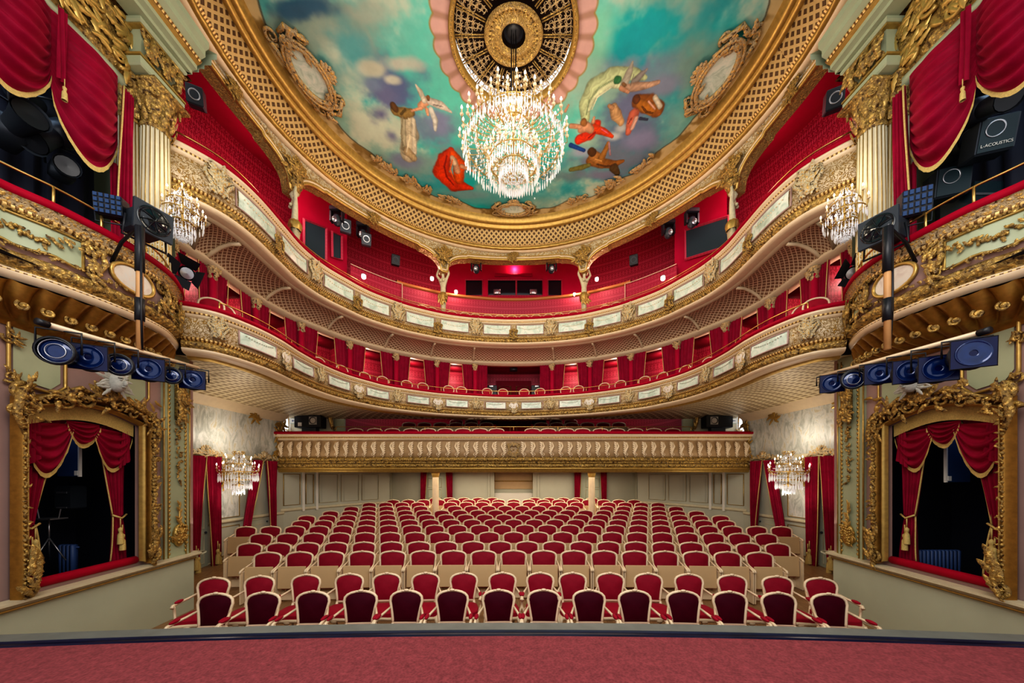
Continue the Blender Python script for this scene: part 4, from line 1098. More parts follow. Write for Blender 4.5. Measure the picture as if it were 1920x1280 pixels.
# ============================================================ TOP GALLERY
PG=Q2.offset(-2.7)
struct(sweep(PG,[(0,5.0),(0,9.6)]).build('wall_gallery',M['damask']),'red damask back wall of the top gallery')
struct(sweep(PG,[(.0,9.5),(2.4,8.9)],step=2).build('ceiling_gallery',M['redpaint']),'red ceiling of the top gallery','ceiling')
# centre booth and low partitions
pp=Path([(-4.35,12.65),(-4.0,12.9),(-2.6,13.55),(-1.2,13.85),(0,13.95),(1.2,13.85),(2.6,13.55),(4.0,12.9),(4.35,12.65)],.12)
struct(sweep(pp,[(0,5.2),(0,7.2)]).build('wall_gallery_parapet',M['damasklt']),'pink red damask low wall behind the upper balcony seats')
m=sweep(pp,[(.0,7.16),(.05,7.18),(.06,7.26),(.0,7.28),(-.12,7.28)]); struct(m.build('trim_gallery_rail',M['woodtrim']),'orange brown wooden rail on the gallery low wall','trim')
m=MB(); 
Yb=14.6
def bx(x0,x1,h0,h1,y=Yb,dy=.06,mm=None): (mm or m).box(((x0+x1)/2,y,EYE+(h0+h1)/2),(abs(x1-x0),dy,h1-h0))
zf=lambda py:(HY-py)/F*Yb; xf=lambda px:(px-CX)/F*Yb
top,bot=zf(525),zf(555)
bx(xf(838),xf(1092),6.0,bot); bx(xf(838),xf(1092),top,9.8)
for a,b in ((838,873),(905,915),(1017,1027),(1053,1092)): bx(xf(a),xf(b),bot,top)
struct(m.build('wall_projection_booth',M['redpaint'],smooth=False),'red front wall of the projection booth in the middle of the gallery')
for k,(a,b,lab) in enumerate(((873,905,'dark left window of the projection booth'),(915,1017,'wide middle window of the projection booth with equipment behind'),(1027,1053,'dark right window of the projection booth'))):
    o=empty('booth_window',(xf((a+b)/2),Yb,EYE+bot)); tag(o,lab,'window')
    g=MB(); g.box((xf((a+b)/2),Yb+.05,EYE+(top+bot)/2),(xf(b)-xf(a),.02,top-bot)); g.build('pane',M['glassdark'],o,smooth=False)
    g=MB(); g.tube([(xf(a),Yb-.03,EYE+bot),(xf(b),Yb-.03,EYE+bot),(xf(b),Yb-.03,EYE+top),(xf(a),Yb-.03,EYE+top)],.035,4,closed=True)
    if k==1: g.tube([(xf(968),Yb-.03,EYE+bot),(xf(968),Yb-.03,EYE+top)],.035,4)
    g.build('window_frame',M['damasklt'],o,smooth=False)
    if k==1:
        for px in (932,1000):
            e=MB(); e.box((xf(px),Yb-.01,EYE+bot+.18),(.3,.06,.22),bev=.02); e.lathe([(.0,-.05),(.07,-.05),(.08,0)],(0,0,0),14,M=Matrix.Translation((xf(px),Yb-.03,EYE+bot+.18))@Matrix.Rotation(PI/2,4,'X')); e.build('equipment_box',M['silver'],o)
m=MB(); Mx=Matrix.Translation((0,Yb-.1,EYE+zf(518)))
m.box((0,0,0),(1.6,.08,.1)); 
o=m.build('red_lintel',M['redpaint'],None); o.matrix_basis=Mx; struct(o,'red lintel over the booth windows','trim')
# upper booths with blue grey screens: left two, right one
def wallquad(name,label,pts,Hs,mat,frame=True):
    """pts: (pxa,pxb), Hs: pixel heights per corner -> vertical panel on path PB"""
PB=Q2.offset(-1.55)
def screen(pxa,pxb,pya,pyb,pha,phb,label,cat='window'):
    A=PB.at(bearing(PB,pxa))[0]; B=PB.at(bearing(PB,pxb))[0]
    z=lambda P,py:EYE+(HY-py)/F*P.y
    q=[Vector((A.x,A.y,z(A,pyb))),Vector((B.x,B.y,z(B,phb))),Vector((B.x,B.y,z(B,pha))),Vector((A.x,A.y,z(A,pya)))]
    o=empty('gallery_window',((A.x+B.x)/2,(A.y+B.y)/2,q[0].z)); tag(o,label,cat)
    g=MB(); g.add(q,[(0,1,2,3)]); g.build('screen_pane',M['screen'],o,smooth=False)
    g=MB(); g.tube(q,.05,4,closed=True); g.build('window_frame',M['damasklt'],o,smooth=False)
    return A,B
screen(570,612,411,474,428,489,'larger dark blue control window in the left gallery arch')
screen(620,643,434,482,443,487,'smaller dark blue control window in the left gallery arch')
screen(1288,1368,431,486,405,461,'large dark blue control window in the right gallery arch')
# red boxes carrying these screens
for sd,pa,pb in ((-1,556,655),(1,1270,1372)):
    A=bearing(PB,pa); B=bearing(PB,pb); A,B=sorted((A,B))
    struct(sweep(PB.offset(-.06),[(0,5.0),(0,9.4)],A,B).build('wall_control_booth_'+SN[sd],M['redpaint']),'red front wall of the %s gallery control booth'%SN[sd])
# damask parapet with rounded end
for sd,pa,pb in ((-1,655,752),(1,1172,1270)):
    PQ=Q2.offset(-1.35); A,B=sorted((bearing(PQ,pa),bearing(PQ,pb)))
    o=empty('damask_parapet',tuple(PQ.at((A+B)/2)[0])+(EYE+5.2,)); tag(o,'pink red damask screen wall with white edge in the %s gallery arch'%SN[sd],'partition')
    sweep(PQ,[(0,5.2),(0,7.08),(-.1,7.11)],A,B).build('panel',M['damasklt'],o)
    m=MB(); n=16; pts=[PQ.frame(A+(B-A)*i/n,7.10,.02).translation for i in range(n+1)]; e=PQ.frame(B if sd<0 else A,0,.02).translation
    if sd<0: pts+= [Vector((e.x,e.y,EYE+6.8)),Vector((e.x,e.y,EYE+5.4))]
    else: pts=[Vector((e.x,e.y,EYE+5.4)),Vector((e.x,e.y,EYE+6.8))]+pts
    m.tube(pts,.014,6); m.build('edge_rail',M['chaircream'],o)
# small gallery wall lamps
for i,(px,py,Y,lab) in enumerate(((682,518,10.6,'small lit wall lamp on the left damask screen'),(810,522,12.9,'small lit wall lamp left of the second left caryatid'),(855,547,13.6,'small lit dome lamp at the left end of the middle arch'),(965,512,14.7,'small lit lamp above the projection booth windows'),(1077,552,13.6,'small lit dome lamp at the right end of the middle arch'),(1119,523,12.9,'small lit wall lamp right of the right middle caryatid'),(1243,521,10.6,'small lit wall lamp on the right damask screen'))):
    p=PX(px,py,Y); o=empty('wall_lamp',p); tag(o,lab,'lamp')
    m=MB(); m.lathe([(.03,.07),(.07,.06),(.08,.04)],p,14); m.build('lamp_cap',M['greymetal'],o)
    m=MB(); m.lathe([(.06,.04),(.065,-.04),(.045,-.07),(.01,-.08)],p,14); m.build('lamp_shade',M['shade'],o)
    lamp('gallery_glow','POINT',(p.x,p.y-.25,p.z+.1),20,.08,(1,.62,.52))

# ============================================================ ARCADE AND CEILING
EA=ellipse(5.85,5.6)
def elA(px):  # arc position by pixel bearing (far half)
    best=min(range(len(EA.p)),key=lambda i:abs(CX+F*EA.p[i].x/max(.1,EA.p[i].y)-px)+(1e4 if EA.p[i].y<4.6 else 0)); return EA.s[best]
sC=[elA(p) for p in (300,553,833,2*CX-833,2*CX-553,2*CX-300)]; sC.sort()
def archz(s):
    for a,b in zip(sC,sC[1:]):
        if a<=s<=b:
            t=(s-a)/(b-a); e=min(t,1-t)*(b-a)
            hs,hc=7.30,7.88; r=.85
            if e<.13: return hs-.15
            if e<r: k=(e-.13)/(r-.13); return hs+(hc-.12-hs)*math.sqrt(max(0,1-(1-k)**2))+.12*(k*.2)
            return hc-.12+.12*math.sin(PI*t)**1
    return None
m=MB(); vs=[];uv=[];fs=[];cols=[]
rng=[i for i in range(len(EA.p)) if sC[0]<=EA.s[i]<=sC[-1]]
# refine
S=np.linspace(sC[0],sC[-1],420)
zlist=[archz(float(s)) for s in S]
K=4
for s,z in zip(S,zlist):
    for j in range(K+1):
        h=z+(8.22-z)*j/K; vs.append(EA.frame(float(s),h,-.02-.0*j).translation); uv.append((float(s),h))
for i in range(len(S)-1):
    for j in range(K): fs.append((i*(K+1)+j,(i+1)*(K+1)+j,(i+1)*(K+1)+j+1,i*(K+1)+j+1))
m.add(vs,fs,uv); struct(m.build('wall_arcade',M['fil']),'cream and gold arcade wall over the gallery arches')
m=MB(); pts=[EA.frame(float(s),z,-.25) .translation for s,z in zip(S,zlist)]; p0=[EA.frame(float(s),z,.03).translation for s,z in zip(S,zlist)]
vs=p0+pts; n=len(S); m.add(vs,[(i,i+1,n+i+1,n+i) for i in range(n-1)]); struct(m.build('trim_arch_reveal',M['filgold']),'red reveal of the gallery arches','trim')
m=MB(); m.tube([EA.frame(float(s),z+.03,.03).translation for s,z in zip(S,zlist)],.045,6); m.tube([EA.frame(float(s),z+.15,.03).translation for s,z in zip(S,zlist)],.02,5); struct(m.build('trim_arch_moulding',M['gold']),'gilt moulding around the gallery arches','trim')
m=MB(); m.tube([EA.frame(float(s),z+.09,.035).translation for s,z in zip(S,zlist)],.035,6); struct(m.build('trim_arch_band',M['chaircream']),'cream band around the gallery arches','trim')
# ornaments on spandrels and crowns
SP=MB()
for s in (-1,1):
    spiral(SP,(s*.18,.12),.1,1.4,0,s,.03)
    for k in range(12): leaf(SP,(s*random.uniform(.02,.3),random.uniform(-.25,.2)),random.uniform(0,6.28),.2,.05,-.05,.4)
for k in range(7): leaf(SP,(0,-.1),PI/2+(k-3)*.4,.34,.06,-.08,0)
SP.ell((0,-.09,.05),(.08,.08,.12),10,7)
spm=SP.mesh('spandrel_cartouche',M['orngold'])
def orn_at(s,H,sc,lab,nm='arch_cartouche'):
    f=EA.frame(s,H,.06)@Matrix.Scale(sc,4); o=link(nm,spm,None,M=f); tag(o,lab,'ornament','gilded arch cartouches')
for k,s in enumerate(sC[1:5]): orn_at(s,7.75,.95,'gilded cartouche above the %s caryatid from the left'%ORD[k] if 1 else '')
for k,(a,b) in enumerate(zip(sC,sC[1:])): orn_at((a+b)/2,8.02,.62,'small gilded cartouche on the crown of the %s gallery arch from left'%ORD[k])
# small garlands beside crowns
for k,(a,b) in enumerate(zip(sC,sC[1:])):
    m=MB()
    for sg in (-1,1):
        g=garland_mb(.7,.02,k*2+sg+9,.035,.0,14); m.merge(g,EA.frame((a+b)/2+sg*.62,8.0,.02))
    o=m.build('crown_garland',M['orn']); tag(o,'leaf garland beside the crown of the %s gallery arch from the left'%ORD[k],'ornament')
# cornice ring, lattice cove, mouldings, painting
def ring(parts,name,mat,lab,nsub=160,disp=None):
    """parts: list (a,b,H)"""
    m=MB(); n=240; L=len(parts); vs=[];uv=[];acc=0
    vl=[0]
    for p,q in zip(parts,parts[1:]): vl.append(vl[-1]+math.hypot(p[0]-q[0],p[2]-q[2]))
    n=nsub
    for k in range(n+1):
        a=2*PI*k/n
        for j,(A,B,H) in enumerate(parts):
            d=disp(k,j) if disp else 0
            vs.append(((A-d)*math.cos(a),6.9+(B-d)*math.sin(a),EYE+H)); uv.append((a*5.5,vl[j]))
    fs=[(k*L+j,(k+1)*L+j,(k+1)*L+j+1,k*L+j+1) for k in range(n) for j in range(L-1)]
    m.add(vs,fs,uv); o=m.build(name,M[mat]); struct(o,lab,'ceiling'); return o
ring([(5.85,5.60,8.16),(5.80,5.55,8.14),(5.72,5.47,8.17),(5.72,5.47,8.20)],'trim_ring_cream','chaircream','cream lip of the round ceiling cornice')
ring([(5.73,5.48,8.19),(5.69,5.44,8.17),(5.65,5.40,8.19),(5.63,5.38,8.23),(5.64,5.39,8.27)],'trim_ring_laurel','gold','gilt laurel ring of the ceiling cornice',960,lambda k,j:.02*abs(math.sin(k*.35+j)) if 0<j<4 else 0)
ring([(5.66,5.41,8.24),(5.60,5.36,8.30)],'trim_ring_bead','dentil','beaded ring of the ceiling cornice',400)
ring([(5.62,5.38,8.30),(5.52,5.29,8.42),(5.42,5.20,8.56),(5.36,5.14,8.68)],'ceiling_lattice_cove','lattgold','gold lattice cove around the ceiling painting',300)
ring([(5.36,5.14,8.66),(5.30,5.07,8.62),(5.24,5.0,8.66),(5.24,5.0,8.72),(5.22,4.97,8.74)],'trim_ring_inner','gold','gilt inner moulding of the lattice cove',300)
ring([(5.22,4.96,8.72),(5.17,4.9,8.70),(5.12,4.84,8.76),(5.10,4.81,8.86),(5.08,4.79,8.92)],'trim_painting_frame','gold','gilt frame moulding of the ceiling painting',300)
ring([(5.21,4.965,8.735),(5.19,4.94,8.72),(5.17,4.91,8.735)],'trim_painting_bead','dentil','beaded ring of the ceiling painting frame',300)
# ============================================================ CEILING PAINTING (vertex colours on a fine grid)
HC=8.92
NX,NY=640,600
gx=np.linspace(-5.12,5.12,NX); gy=np.linspace(2.1,11.72,NY)
Xg,Yg=np.meshgrid(gx,gy,indexing='ij')
def vnoise(X,Y,sc,seed,oct=5,per=.55):
    r=np.random.RandomState(seed); out=np.zeros_like(X); amp=1;tot=0
    for o in range(oct):
        g=r.rand(64,64); x=(X*sc*2**o+50)%64; y=(Y*sc*2**o+50)%64
        xi=np.floor(x).astype(int)%64; yi=np.floor(y).astype(int)%64; fx=x-np.floor(x); fy=y-np.floor(y)
        fx=fx*fx*(3-2*fx); fy=fy*fy*(3-2*fy)
        v=g[xi,yi]*(1-fx)*(1-fy)+g[(xi+1)%64,yi]*fx*(1-fy)+g[xi,(yi+1)%64]*(1-fx)*fy+g[(xi+1)%64,(yi+1)%64]*fx*fy
        out+=v*amp; tot+=amp; amp*=per
    return out/tot
n1=vnoise(Xg,Yg,.45,1,6); n2=vnoise(Xg,Yg,.8,5,6); n3=vnoise(Xg,Yg,.35,9,4); nf=vnoise(Xg,Yg,4,12,3); nh=vnoise(Xg,Yg,7,31,2)
def lc(*c): return np.array(c)
def lerp(a,b,t): return a+(b-a)*t[...,None]
sm=lambda x,a,b: np.clip((x-a)/(b-a),0,1)**2*(3-2*np.clip((x-a)/(b-a),0,1))
C=np.zeros((NX,NY,3))+lc(.10,.38,.40)
C=lerp(C,lc(.02,.50,.48),sm(n3,.45,.62))
# pale turquoise glow round the medallion
rr=np.hypot(Xg,(Yg-6.93)); C=lerp(C,lc(.30,.68,.55),np.exp(-((rr-1.9)/1.1)**2)*.75)
C=lerp(C,lc(.45,.70,.60),sm(n2,.5,.68)*.5)
C=lerp(C,lc(.40,.52,.44),sm(n1,.5,.62)*.8)
C=lerp(C,lc(.62,.66,.55),sm(n2,.58,.72)*.8)
# grey violet storm clouds
def blob(px,py,rx,ry,col,a=1.0,ns=.5):
    """soft cloud centred on a bearing of the photograph; radii in photo pixels"""
    Y=F*HC/(HY-py); X=(px-CX)/F*Y
    sx=rx/F*Y; sy=ry*Y*Y/(F*HC)
    d=np.hypot((Xg-X)/sx,(Yg-Y)/sy)+(nf-.5)*ns*1.2+(n2-.5)*ns*5+(n1-.5)*ns*3
    global C; C=lerp(C,lc(*col),min(1,a*1.25)*(1-sm(d,.3,1.25)))
for a in ((720,170,60,60,(.16,.20,.33),.8),(700,230,45,60,(.17,.19,.30),.7),(640,140,70,60,(.30,.45,.42),.6),(800,240,60,40,(.24,.28,.38),.7),(840,60,40,60,(.32,.60,.52),.5),
    (600,60,110,60,(.36,.44,.38),.7),(560,15,60,22,(.05,.13,.22),.7),(700,20,40,25,(.50,.55,.47),.6),(1170,250,90,60,(.18,.24,.32),.8),(1240,150,60,50,(.22,.33,.38),.8),
    (1180,120,50,30,(.24,.30,.40),.6),(1130,300,80,28,(.22,.27,.33),.8),(1190,210,40,40,(.22,.25,.36),.8),(880,300,50,22,(.20,.34,.36),.6),(760,300,80,35,(.33,.42,.38),.6),(1070,330,80,16,(.20,.24,.26),.6),
    (1230,40,60,60,(.02,.45,.48),.7),(1190,60,45,60,(.0,.42,.46),.7),(1110,60,40,70,(.33,.66,.50),.6),(1330,120,60,70,(.28,.42,.36),.6),(1300,230,60,60,(.30,.50,.44),.5),(650,100,40,50,(.10,.42,.46),.5),(690,130,30,18,(.60,.62,.52),.7),(750,120,30,15,(.60,.60,.52),.7),(620,190,50,40,(.08,.36,.42),.5),(930,370,160,14,(.22,.45,.42),.5)): blob(*a)
def fig(parts):
    """strokes: polyline of photo bearings with half widths, painted on the plaster"""
    global C
    for pts,w,col in parts:
        d=np.full_like(Xg,9.)
        P=[]
        for (px,py) in pts:
            Y=F*HC/(HY-py); P.append(((px-CX)/F*Y,Y))
        ws=w if isinstance(w,(list,tuple)) else [w]*len(P)
        ws=[q/F*p[1] for q,p in zip(ws,P)]
        for (a,b,wa,wb) in zip(P,P[1:],ws,ws[1:]):
            vx,vy=b[0]-a[0],b[1]-a[1]; L2=vx*vx+vy*vy+1e-9
            t=np.clip(((Xg-a[0])*vx+(Yg-a[1])*vy)/L2,0,1)
            dd=np.hypot(Xg-a[0]-t*vx,(Yg-a[1]-t*vy)/1.25)/(wa+(wb-wa)*t)
            d=np.minimum(d,dd)
        al=1-sm(d+(nf-.5)*.45,.82,1.1)
        sh=(1.30-.75*np.clip(d,0,1.1)**2)*(.62+.45*nh+.10*np.sin((Xg*1.3+Yg*.8)*30+nh*16))
        C=C*(1-al[...,None])+(lc(*col)*sh[...,None])*al[...,None]
SK=(.62,.38,.26); RD=(.58,.09,.035); WH=(.60,.55,.42)
for a in ((722,180,26,26,(.20,.22,.34),.9,.32),(715,215,28,26,(.17,.18,.29),.9,.32),(735,255,26,24,(.22,.24,.33),.9,.32),(760,300,34,20,(.26,.30,.38),.8,.32),(700,160,20,16,(.24,.30,.40),.8,.32),(735,150,16,10,(.62,.64,.56),.9,.32),(700,128,20,12,(.58,.60,.50),.8,.32),(820,230,24,26,(.30,.33,.46),.7,.32),(1130,328,50,14,(.26,.28,.36),.9,.28),(1200,262,36,22,(.30,.32,.44),.9,.28),(1245,160,34,22,(.28,.32,.40),.8,.32),(1150,255,18,10,(.58,.62,.62),.8,.28),(1165,240,14,12,(.60,.64,.62),.7,.28),(880,365,40,8,(.24,.40,.40),.8,.28),(1090,285,26,12,(.42,.46,.54),.8,.3)): blob(*a)
fig([([(846,282),(832,300),(828,325),(848,345),(885,353)],[6,12,16,14,3],RD),([(850,290),(862,310),(860,335)],[8,12,9],(.70,.16,.07)),([(852,300),(858,320)],[5,6],SK),([(866,312),(882,318),(892,325)],[4,3,2],SK),([(848,296),(852,306)],[5,5],(.75,.6,.45)),
 # standing draped figure
 ([(762,215),(768,250),(764,290)],[12,16,13],WH),([(757,225),(758,285)],[4,5],(.42,.40,.30)),([(775,225),(777,285)],[4,5],(.72,.68,.55)),([(740,208),(758,212),(772,210)],[7,9,6],(.30,.22,.10)),([(738,199),(741,203)],[6,6],(.16,.09,.04)),([(765,285),(775,295)],[9,7],(.5,.42,.28)),
 # winged figure
 ([(788,200),(800,190),(803,186)],[6,7,5],SK),([(790,202),(772,208)],[3,2],SK),([(800,205),(802,214)],[4,3],SK),([(805,190),(828,198),(846,210)],[6,7,2],(.72,.66,.58)),([(795,188),(788,172),(780,160)],[5,5,2],(.70,.66,.55)),([(808,205),(816,225),(816,243)],[5,6,3],(.66,.66,.6)),
 # pale sweeping scarf
 ([(1098,222),(1096,195),(1112,165),(1142,145),(1180,138),(1210,146)],[8,11,13,13,11,4],(.55,.62,.40)),([(1104,205),(1116,178),(1145,158),(1170,160)],[4,5,6,5],(.70,.74,.52)),
 # winged figures upper right
 ([(1170,160),(1180,135),(1186,116)],[9,7,2],(.42,.40,.34)),([(1188,155),(1203,140),(1213,130)],[7,5,2],(.34,.32,.30)),([(1172,165),(1195,162),(1215,160),(1235,154)],[6,7,5,3],(.56,.40,.30)),([(1164,165),(1178,172)],[4,3],SK),([(1156,150),(1160,150)],[6,6],(.06,.22,.10)),
 ([(1150,202),(1155,215),(1165,230)],[7,9,6],(.58,.40,.24)),([(1148,202),(1142,198)],[4,3],(.5,.32,.2)),
 ([(1195,190),(1215,195),(1232,205),(1236,212)],[10,15,13,5],(.30,.13,.05)),([(1200,196),(1222,206)],[8,9],(.42,.20,.07)),([(1192,185),(1194,188)],[6,6],(.14,.06,.03)),([(1188,215),(1182,232),(1178,248)],[10,9,6],(.58,.22,.16)),([(1193,222),(1185,240)],[4,4],(.72,.50,.42)),([(1228,182),(1238,200)],[4,4],(.62,.58,.48)),([(1200,222),(1214,224)],[3,2],(.05,.06,.10)),
 # red draped figure centre right
 ([(1085,262),(1105,252),(1118,235)],[8,11,9],(.68,.10,.06)),([(1110,240),(1130,246),(1148,256)],[8,6,3],(.66,.12,.06)),([(1090,242),(1100,238),(1108,244)],[7,8,6],SK),([(1070,236),(1088,238)],[4,4],SK),([(1094,230),(1096,232)],[6,5],(.35,.18,.08)),([(1112,228),(1114,220)],[4,2],SK),
 ([(1060,208),(1066,197)],[3,2],SK),([(1070,272),(1095,282)],[4,3],(.04,.10,.30)),
 # reclining brown figure
 ([(1108,300),(1128,306),(1150,308),(1168,302)],[9,10,7,3],(.30,.15,.06)),([(1112,292),(1122,298)],[9,9],(.45,.25,.11)),([(1108,284),(1111,286)],[7,7],(.10,.05,.02)),([(1128,296),(1136,280),(1140,268)],[7,5,3],(.40,.22,.09)),([(1142,268),(1144,290)],[2,2],(.45,.30,.32)),([(1150,315),(1158,325)],[8,5],(.12,.08,.04)),([(1070,318),(1090,314),(1104,310)],[4,5,4],(.20,.20,.08)),
])
fig([([(838,292),(833,312),(838,332),(850,346)],[1.5,1.6,1.6,1],(.28,.03,.015)),([(848,300),(844,318),(852,338)],[1.2,1.4,1],(.78,.22,.10)),([(755,220),(752,250),(756,280)],[1.2,1.4,1.2],(.28,.26,.18)),([(766,222),(768,260),(762,285)],[1.2,1.6,1.2],(.78,.72,.55)),([(760,205),(752,214)],[2,2],(.12,.09,.04)),([(803,182),(803,186)],[3,3],(.22,.12,.06)),([(1104,258),(1116,248)],[1.5,1.5],(.30,.03,.02)),([(1128,242),(1140,250)],[1.2,1],(.85,.25,.32)),([(1204,200),(1212,210),(1224,212)],[1.6,1.8,1.4],(.14,.06,.02)),([(1216,190),(1228,204)],[1.6,1.4],(.62,.40,.32)),([(1178,232),(1184,222)],[1.2,1.2],(.30,.08,.06)),([(1120,308),(1136,312),(1150,310)],[1.6,1.8,1.4],(.12,.06,.03)),([(1116,298),(1128,302)],[1.6,1.4],(.62,.38,.18)),([(1100,215),(1104,190),(1124,164),(1150,150)],[1.2,1.4,1.4,1.2],(.34,.42,.26)),([(1110,205),(1120,182),(1146,164)],[1,1.2,1],(.84,.86,.64)),([(1182,160),(1188,140)],[1,1],(.20,.19,.16)),([(1172,160),(1168,157)],[3,3],(.25,.15,.08)),([(812,196),(830,200)],[1,1],(.36,.32,.28))])
# painted trompe border at the rim
th=np.arctan2((Yg-6.9)/4.8,Xg/5.1); re=np.hypot((Yg-6.9)/4.8,Xg/5.1)
wob=.955-.018*np.abs(np.sin(th*9))-.012*np.sin(th*23)-.01*(nf-.5)
al=sm(re,0,1)*0+np.clip((re-wob)/.006,0,1)
C=C*(1-al[...,None])+(lerp(np.zeros_like(C)+lc(.28,.20,.09),lc(.62,.52,.33),sm(nf,.35,.6)))*al[...,None]
al=np.clip(1-np.abs(re-wob)/.006,0,1)[...,None]; C=C*(1-al)+lc(.09,.05,.02)*al
# pink scalloped rim round the medallion
an=np.arctan2(Yg-6.93,Xg); sc=1.60+.07*np.abs(np.sin(an*14)); sc=sc*(1+.0*an)
al=(1-sm(rr,sc-.02,sc+.02)); pet=np.abs(np.sin(an*14))
C=C*(1-al[...,None])+lerp(np.zeros_like(C)+lc(.45,.30,.24),lc(.66,.46,.42),sm(pet,.2,.8))*al[...,None]
al=np.clip(1-np.abs(rr-sc)/.03,0,1)[...,None]; C=C*(1-al)+lc(.36,.27,.10)*al
C=np.clip(C,0,1); g_=C.mean(-1,keepdims=True); C=np.clip((g_+(C-g_)*1.3)*.80*(.70+.35*n2[...,None]+.28*vnoise(Xg,Yg,2.2,44,5,.7)[...,None]),0,1)
inside=((Xg/5.16)**2+((Yg-6.9)/4.86)**2<1)&(rr>1.2)
idx=-np.ones((NX,NY),int); ins=inside.copy()
ii=np.arange(NX*NY).reshape(NX,NY)
vsn=np.stack([Xg,Yg,np.full_like(Xg,EYE+HC)],-1).reshape(-1,3)
ok=ins[:-1,:-1]&ins[1:,:-1]&ins[1:,1:]&ins[:-1,1:]
q=np.stack([ii[:-1,:-1],ii[:-1,1:],ii[1:,1:],ii[1:,:-1]],-1)[ok]
used=np.unique(q); remap=-np.ones(NX*NY,int); remap[used]=np.arange(len(used))
me=bpy.data.meshes.new('ceiling_painting'); me.from_pydata(vsn[used].tolist(),[],remap[q].tolist())
ca=me.color_attributes.new('paint','FLOAT_COLOR','POINT'); ca.data.foreach_set('color',np.concatenate([C.reshape(-1,3)[used],np.ones((len(used),1))],1).astype(np.float32).ravel())
t=NT('painted_ceiling_plaster'); at=t.n('ShaderNodeVertexColor',layer_name='paint'); t.set(at.outputs[0],.6)
me.materials.append(t.m); o=link('ceiling',me); struct(o,'painted ceiling with turquoise sky, clouds and allegorical figures','ceiling')
# ceiling cartouches standing at the rim
FR=MB()
ring_=[(.42*math.cos(2*PI*k/32),-.05,.28*math.sin(2*PI*k/32)) for k in range(32)]; FR.tube(ring_,.05,6,closed=True); FR.tube([(x*1.2,y-.02,z*1.2) for x,y,z in ring_],.03,5,closed=True)
for s in (-1,1):
    spiral(FR,(s*.55,-.25),.13,1.4,0,s,.035); spiral(FR,(s*.45,.26),.1,1.4,PI,-s,.03); FR.tube([(s*.58,-.02,-.1),(s*.64,-.04,.1),(s*.4,-.04,.36)],[.03,.05,.03],5)
    for k in range(9): leaf(FR,(s*random.uniform(.3,.7),random.uniform(-.3,.3)),random.uniform(0,6.28),.2,.05,-.05,.4)
for k in range(7): leaf(FR,(0,.34),PI/2+(k-3)*.4,.2,.05,-.05,0)
FR.box((0,-.03,-.33),(1.0,.06,.08)); frm=FR.mesh('cartouche_frame',M['orn']); MRm=M['marble']
el=Path([(4.7*math.cos(2*PI*k/100),6.9+4.42*math.sin(2*PI*k/100)) for k in range(100)],.1,closed=True)
for (ang,lab,s) in ((90,'oval ceiling cartouche at the far rim of the painted ceiling',1.15),(171,'tall oval scroll cartouche at the left rim of the ceiling painting',1.75),(9,'tall oval scroll cartouche at the right rim of the ceiling painting',1.75)):
    a=R(ang); p=Vector((4.72*math.cos(a),6.9+4.42*math.sin(a),EYE+HC-.02))
    if ang!=90: p=Vector((4.55*math.cos(a),6.9+4.2*math.sin(a),EYE+HC-.02))
    u=Vector((-math.cos(a),-math.sin(a),0)); x=Vector((math.sin(a),-math.cos(a),0)); y=Vector((0,0,1))
    if ang==90: x=Vector((1,0,0))
    Mx=Matrix(((x.x,y.x,u.x,p.x),(x.y,y.y,u.y,p.y),(x.z,y.z,u.z,p.z),(0,0,0,1)))@Matrix.Diagonal((s*(.95 if ang==90 else .75),1,s*(.7 if ang==90 else .62),1))
    e=empty('ceiling_cartouche',p); tag(e,lab,'ornament'); link('scroll_frame',frm,e,M=Mx)
    m=MB(); m.add([Mx@Vector((.42*math.cos(2*PI*k/32),-.02,.28*math.sin(2*PI*k/32))) for k in range(32)],[tuple(range(32))]); m.build('painted_oval',MRm,e,smooth=False)
for ang,lab in ((128,'left'),(52,'right')):
    a=R(ang)
    for da,sx in ((0,1.0),(12,.7),(-13,.7)):
        b=a+R(da); p=Vector((4.85*math.cos(b),6.9+4.55*math.sin(b),EYE+HC-.02)); u=Vector((-math.cos(b),-math.sin(b),0)); x=Vector((math.sin(b),-math.cos(b),0)); y=Vector((0,0,1))
        Mx=Matrix(((x.x,y.x,u.x,p.x),(x.y,y.y,u.y,p.y),(x.z,y.z,u.z,p.z),(0,0,0,1)))
        m=MB(); g=MB(); rq=random.Random(int(ang+da))
        for k in range(18): leaf(g,(rq.uniform(-.45,.45)*sx,rq.uniform(-.05,.1)),rq.uniform(.3,2.8),.26*sx,.06,-.02,.4)
        spiral(g,(.25*sx,.05),.1,1.3,0,1,.025); spiral(g,(-.25*sx,.05),.1,1.3,PI,-1,.025)
        m.merge(g,Mx); o=m.build('ceiling_scroll',M['orn']); tag(o,'%s scroll relief on the %s rim of the ceiling painting'%({0:'large middle',12:'small',-13:'medium'}[da],lab),'ornament')
# medallion grille
C0=Vector((0,6.93,EYE+HC))
md=empty('ceiling_rosette',(0,6.93,EYE+HC-.1)); tag(md,'round gilded openwork ceiling rosette above the great chandelier','rosette')
m=MB(); m.lathe([(1.30,.0),(1.31,-.06),(1.27,-.11),(1.22,-.08),(1.20,-.02),(1.19,.03)],C0,80); m.build('outer_ring',M['gold'],md)
m=MB()
for k in range(120):
    a=2*PI*k/120; m.ell(C0+Vector((1.255*math.cos(a),1.255*math.sin(a),-.10)),(.024,.024,.02),6,4)
m.build('bead_ring',M['orngold'],md)
m=MB(); m.lathe([(1.25,.28),(0.01,.30)],C0,40); m.build('dark_backing',M['brownback'],md)
m=MB(); m.lathe([(.60,.02),(.58,-.04),(.53,-.05),(.49,.0),(.38,-.02),(.33,-.07),(.29,-.05),(.24,.01)],(0,0,0),60,M=Matrix.Translation(C0)@Matrix.Diagonal((1,.84,1,1))); m.build('inner_rosette',M['filgold'],md)
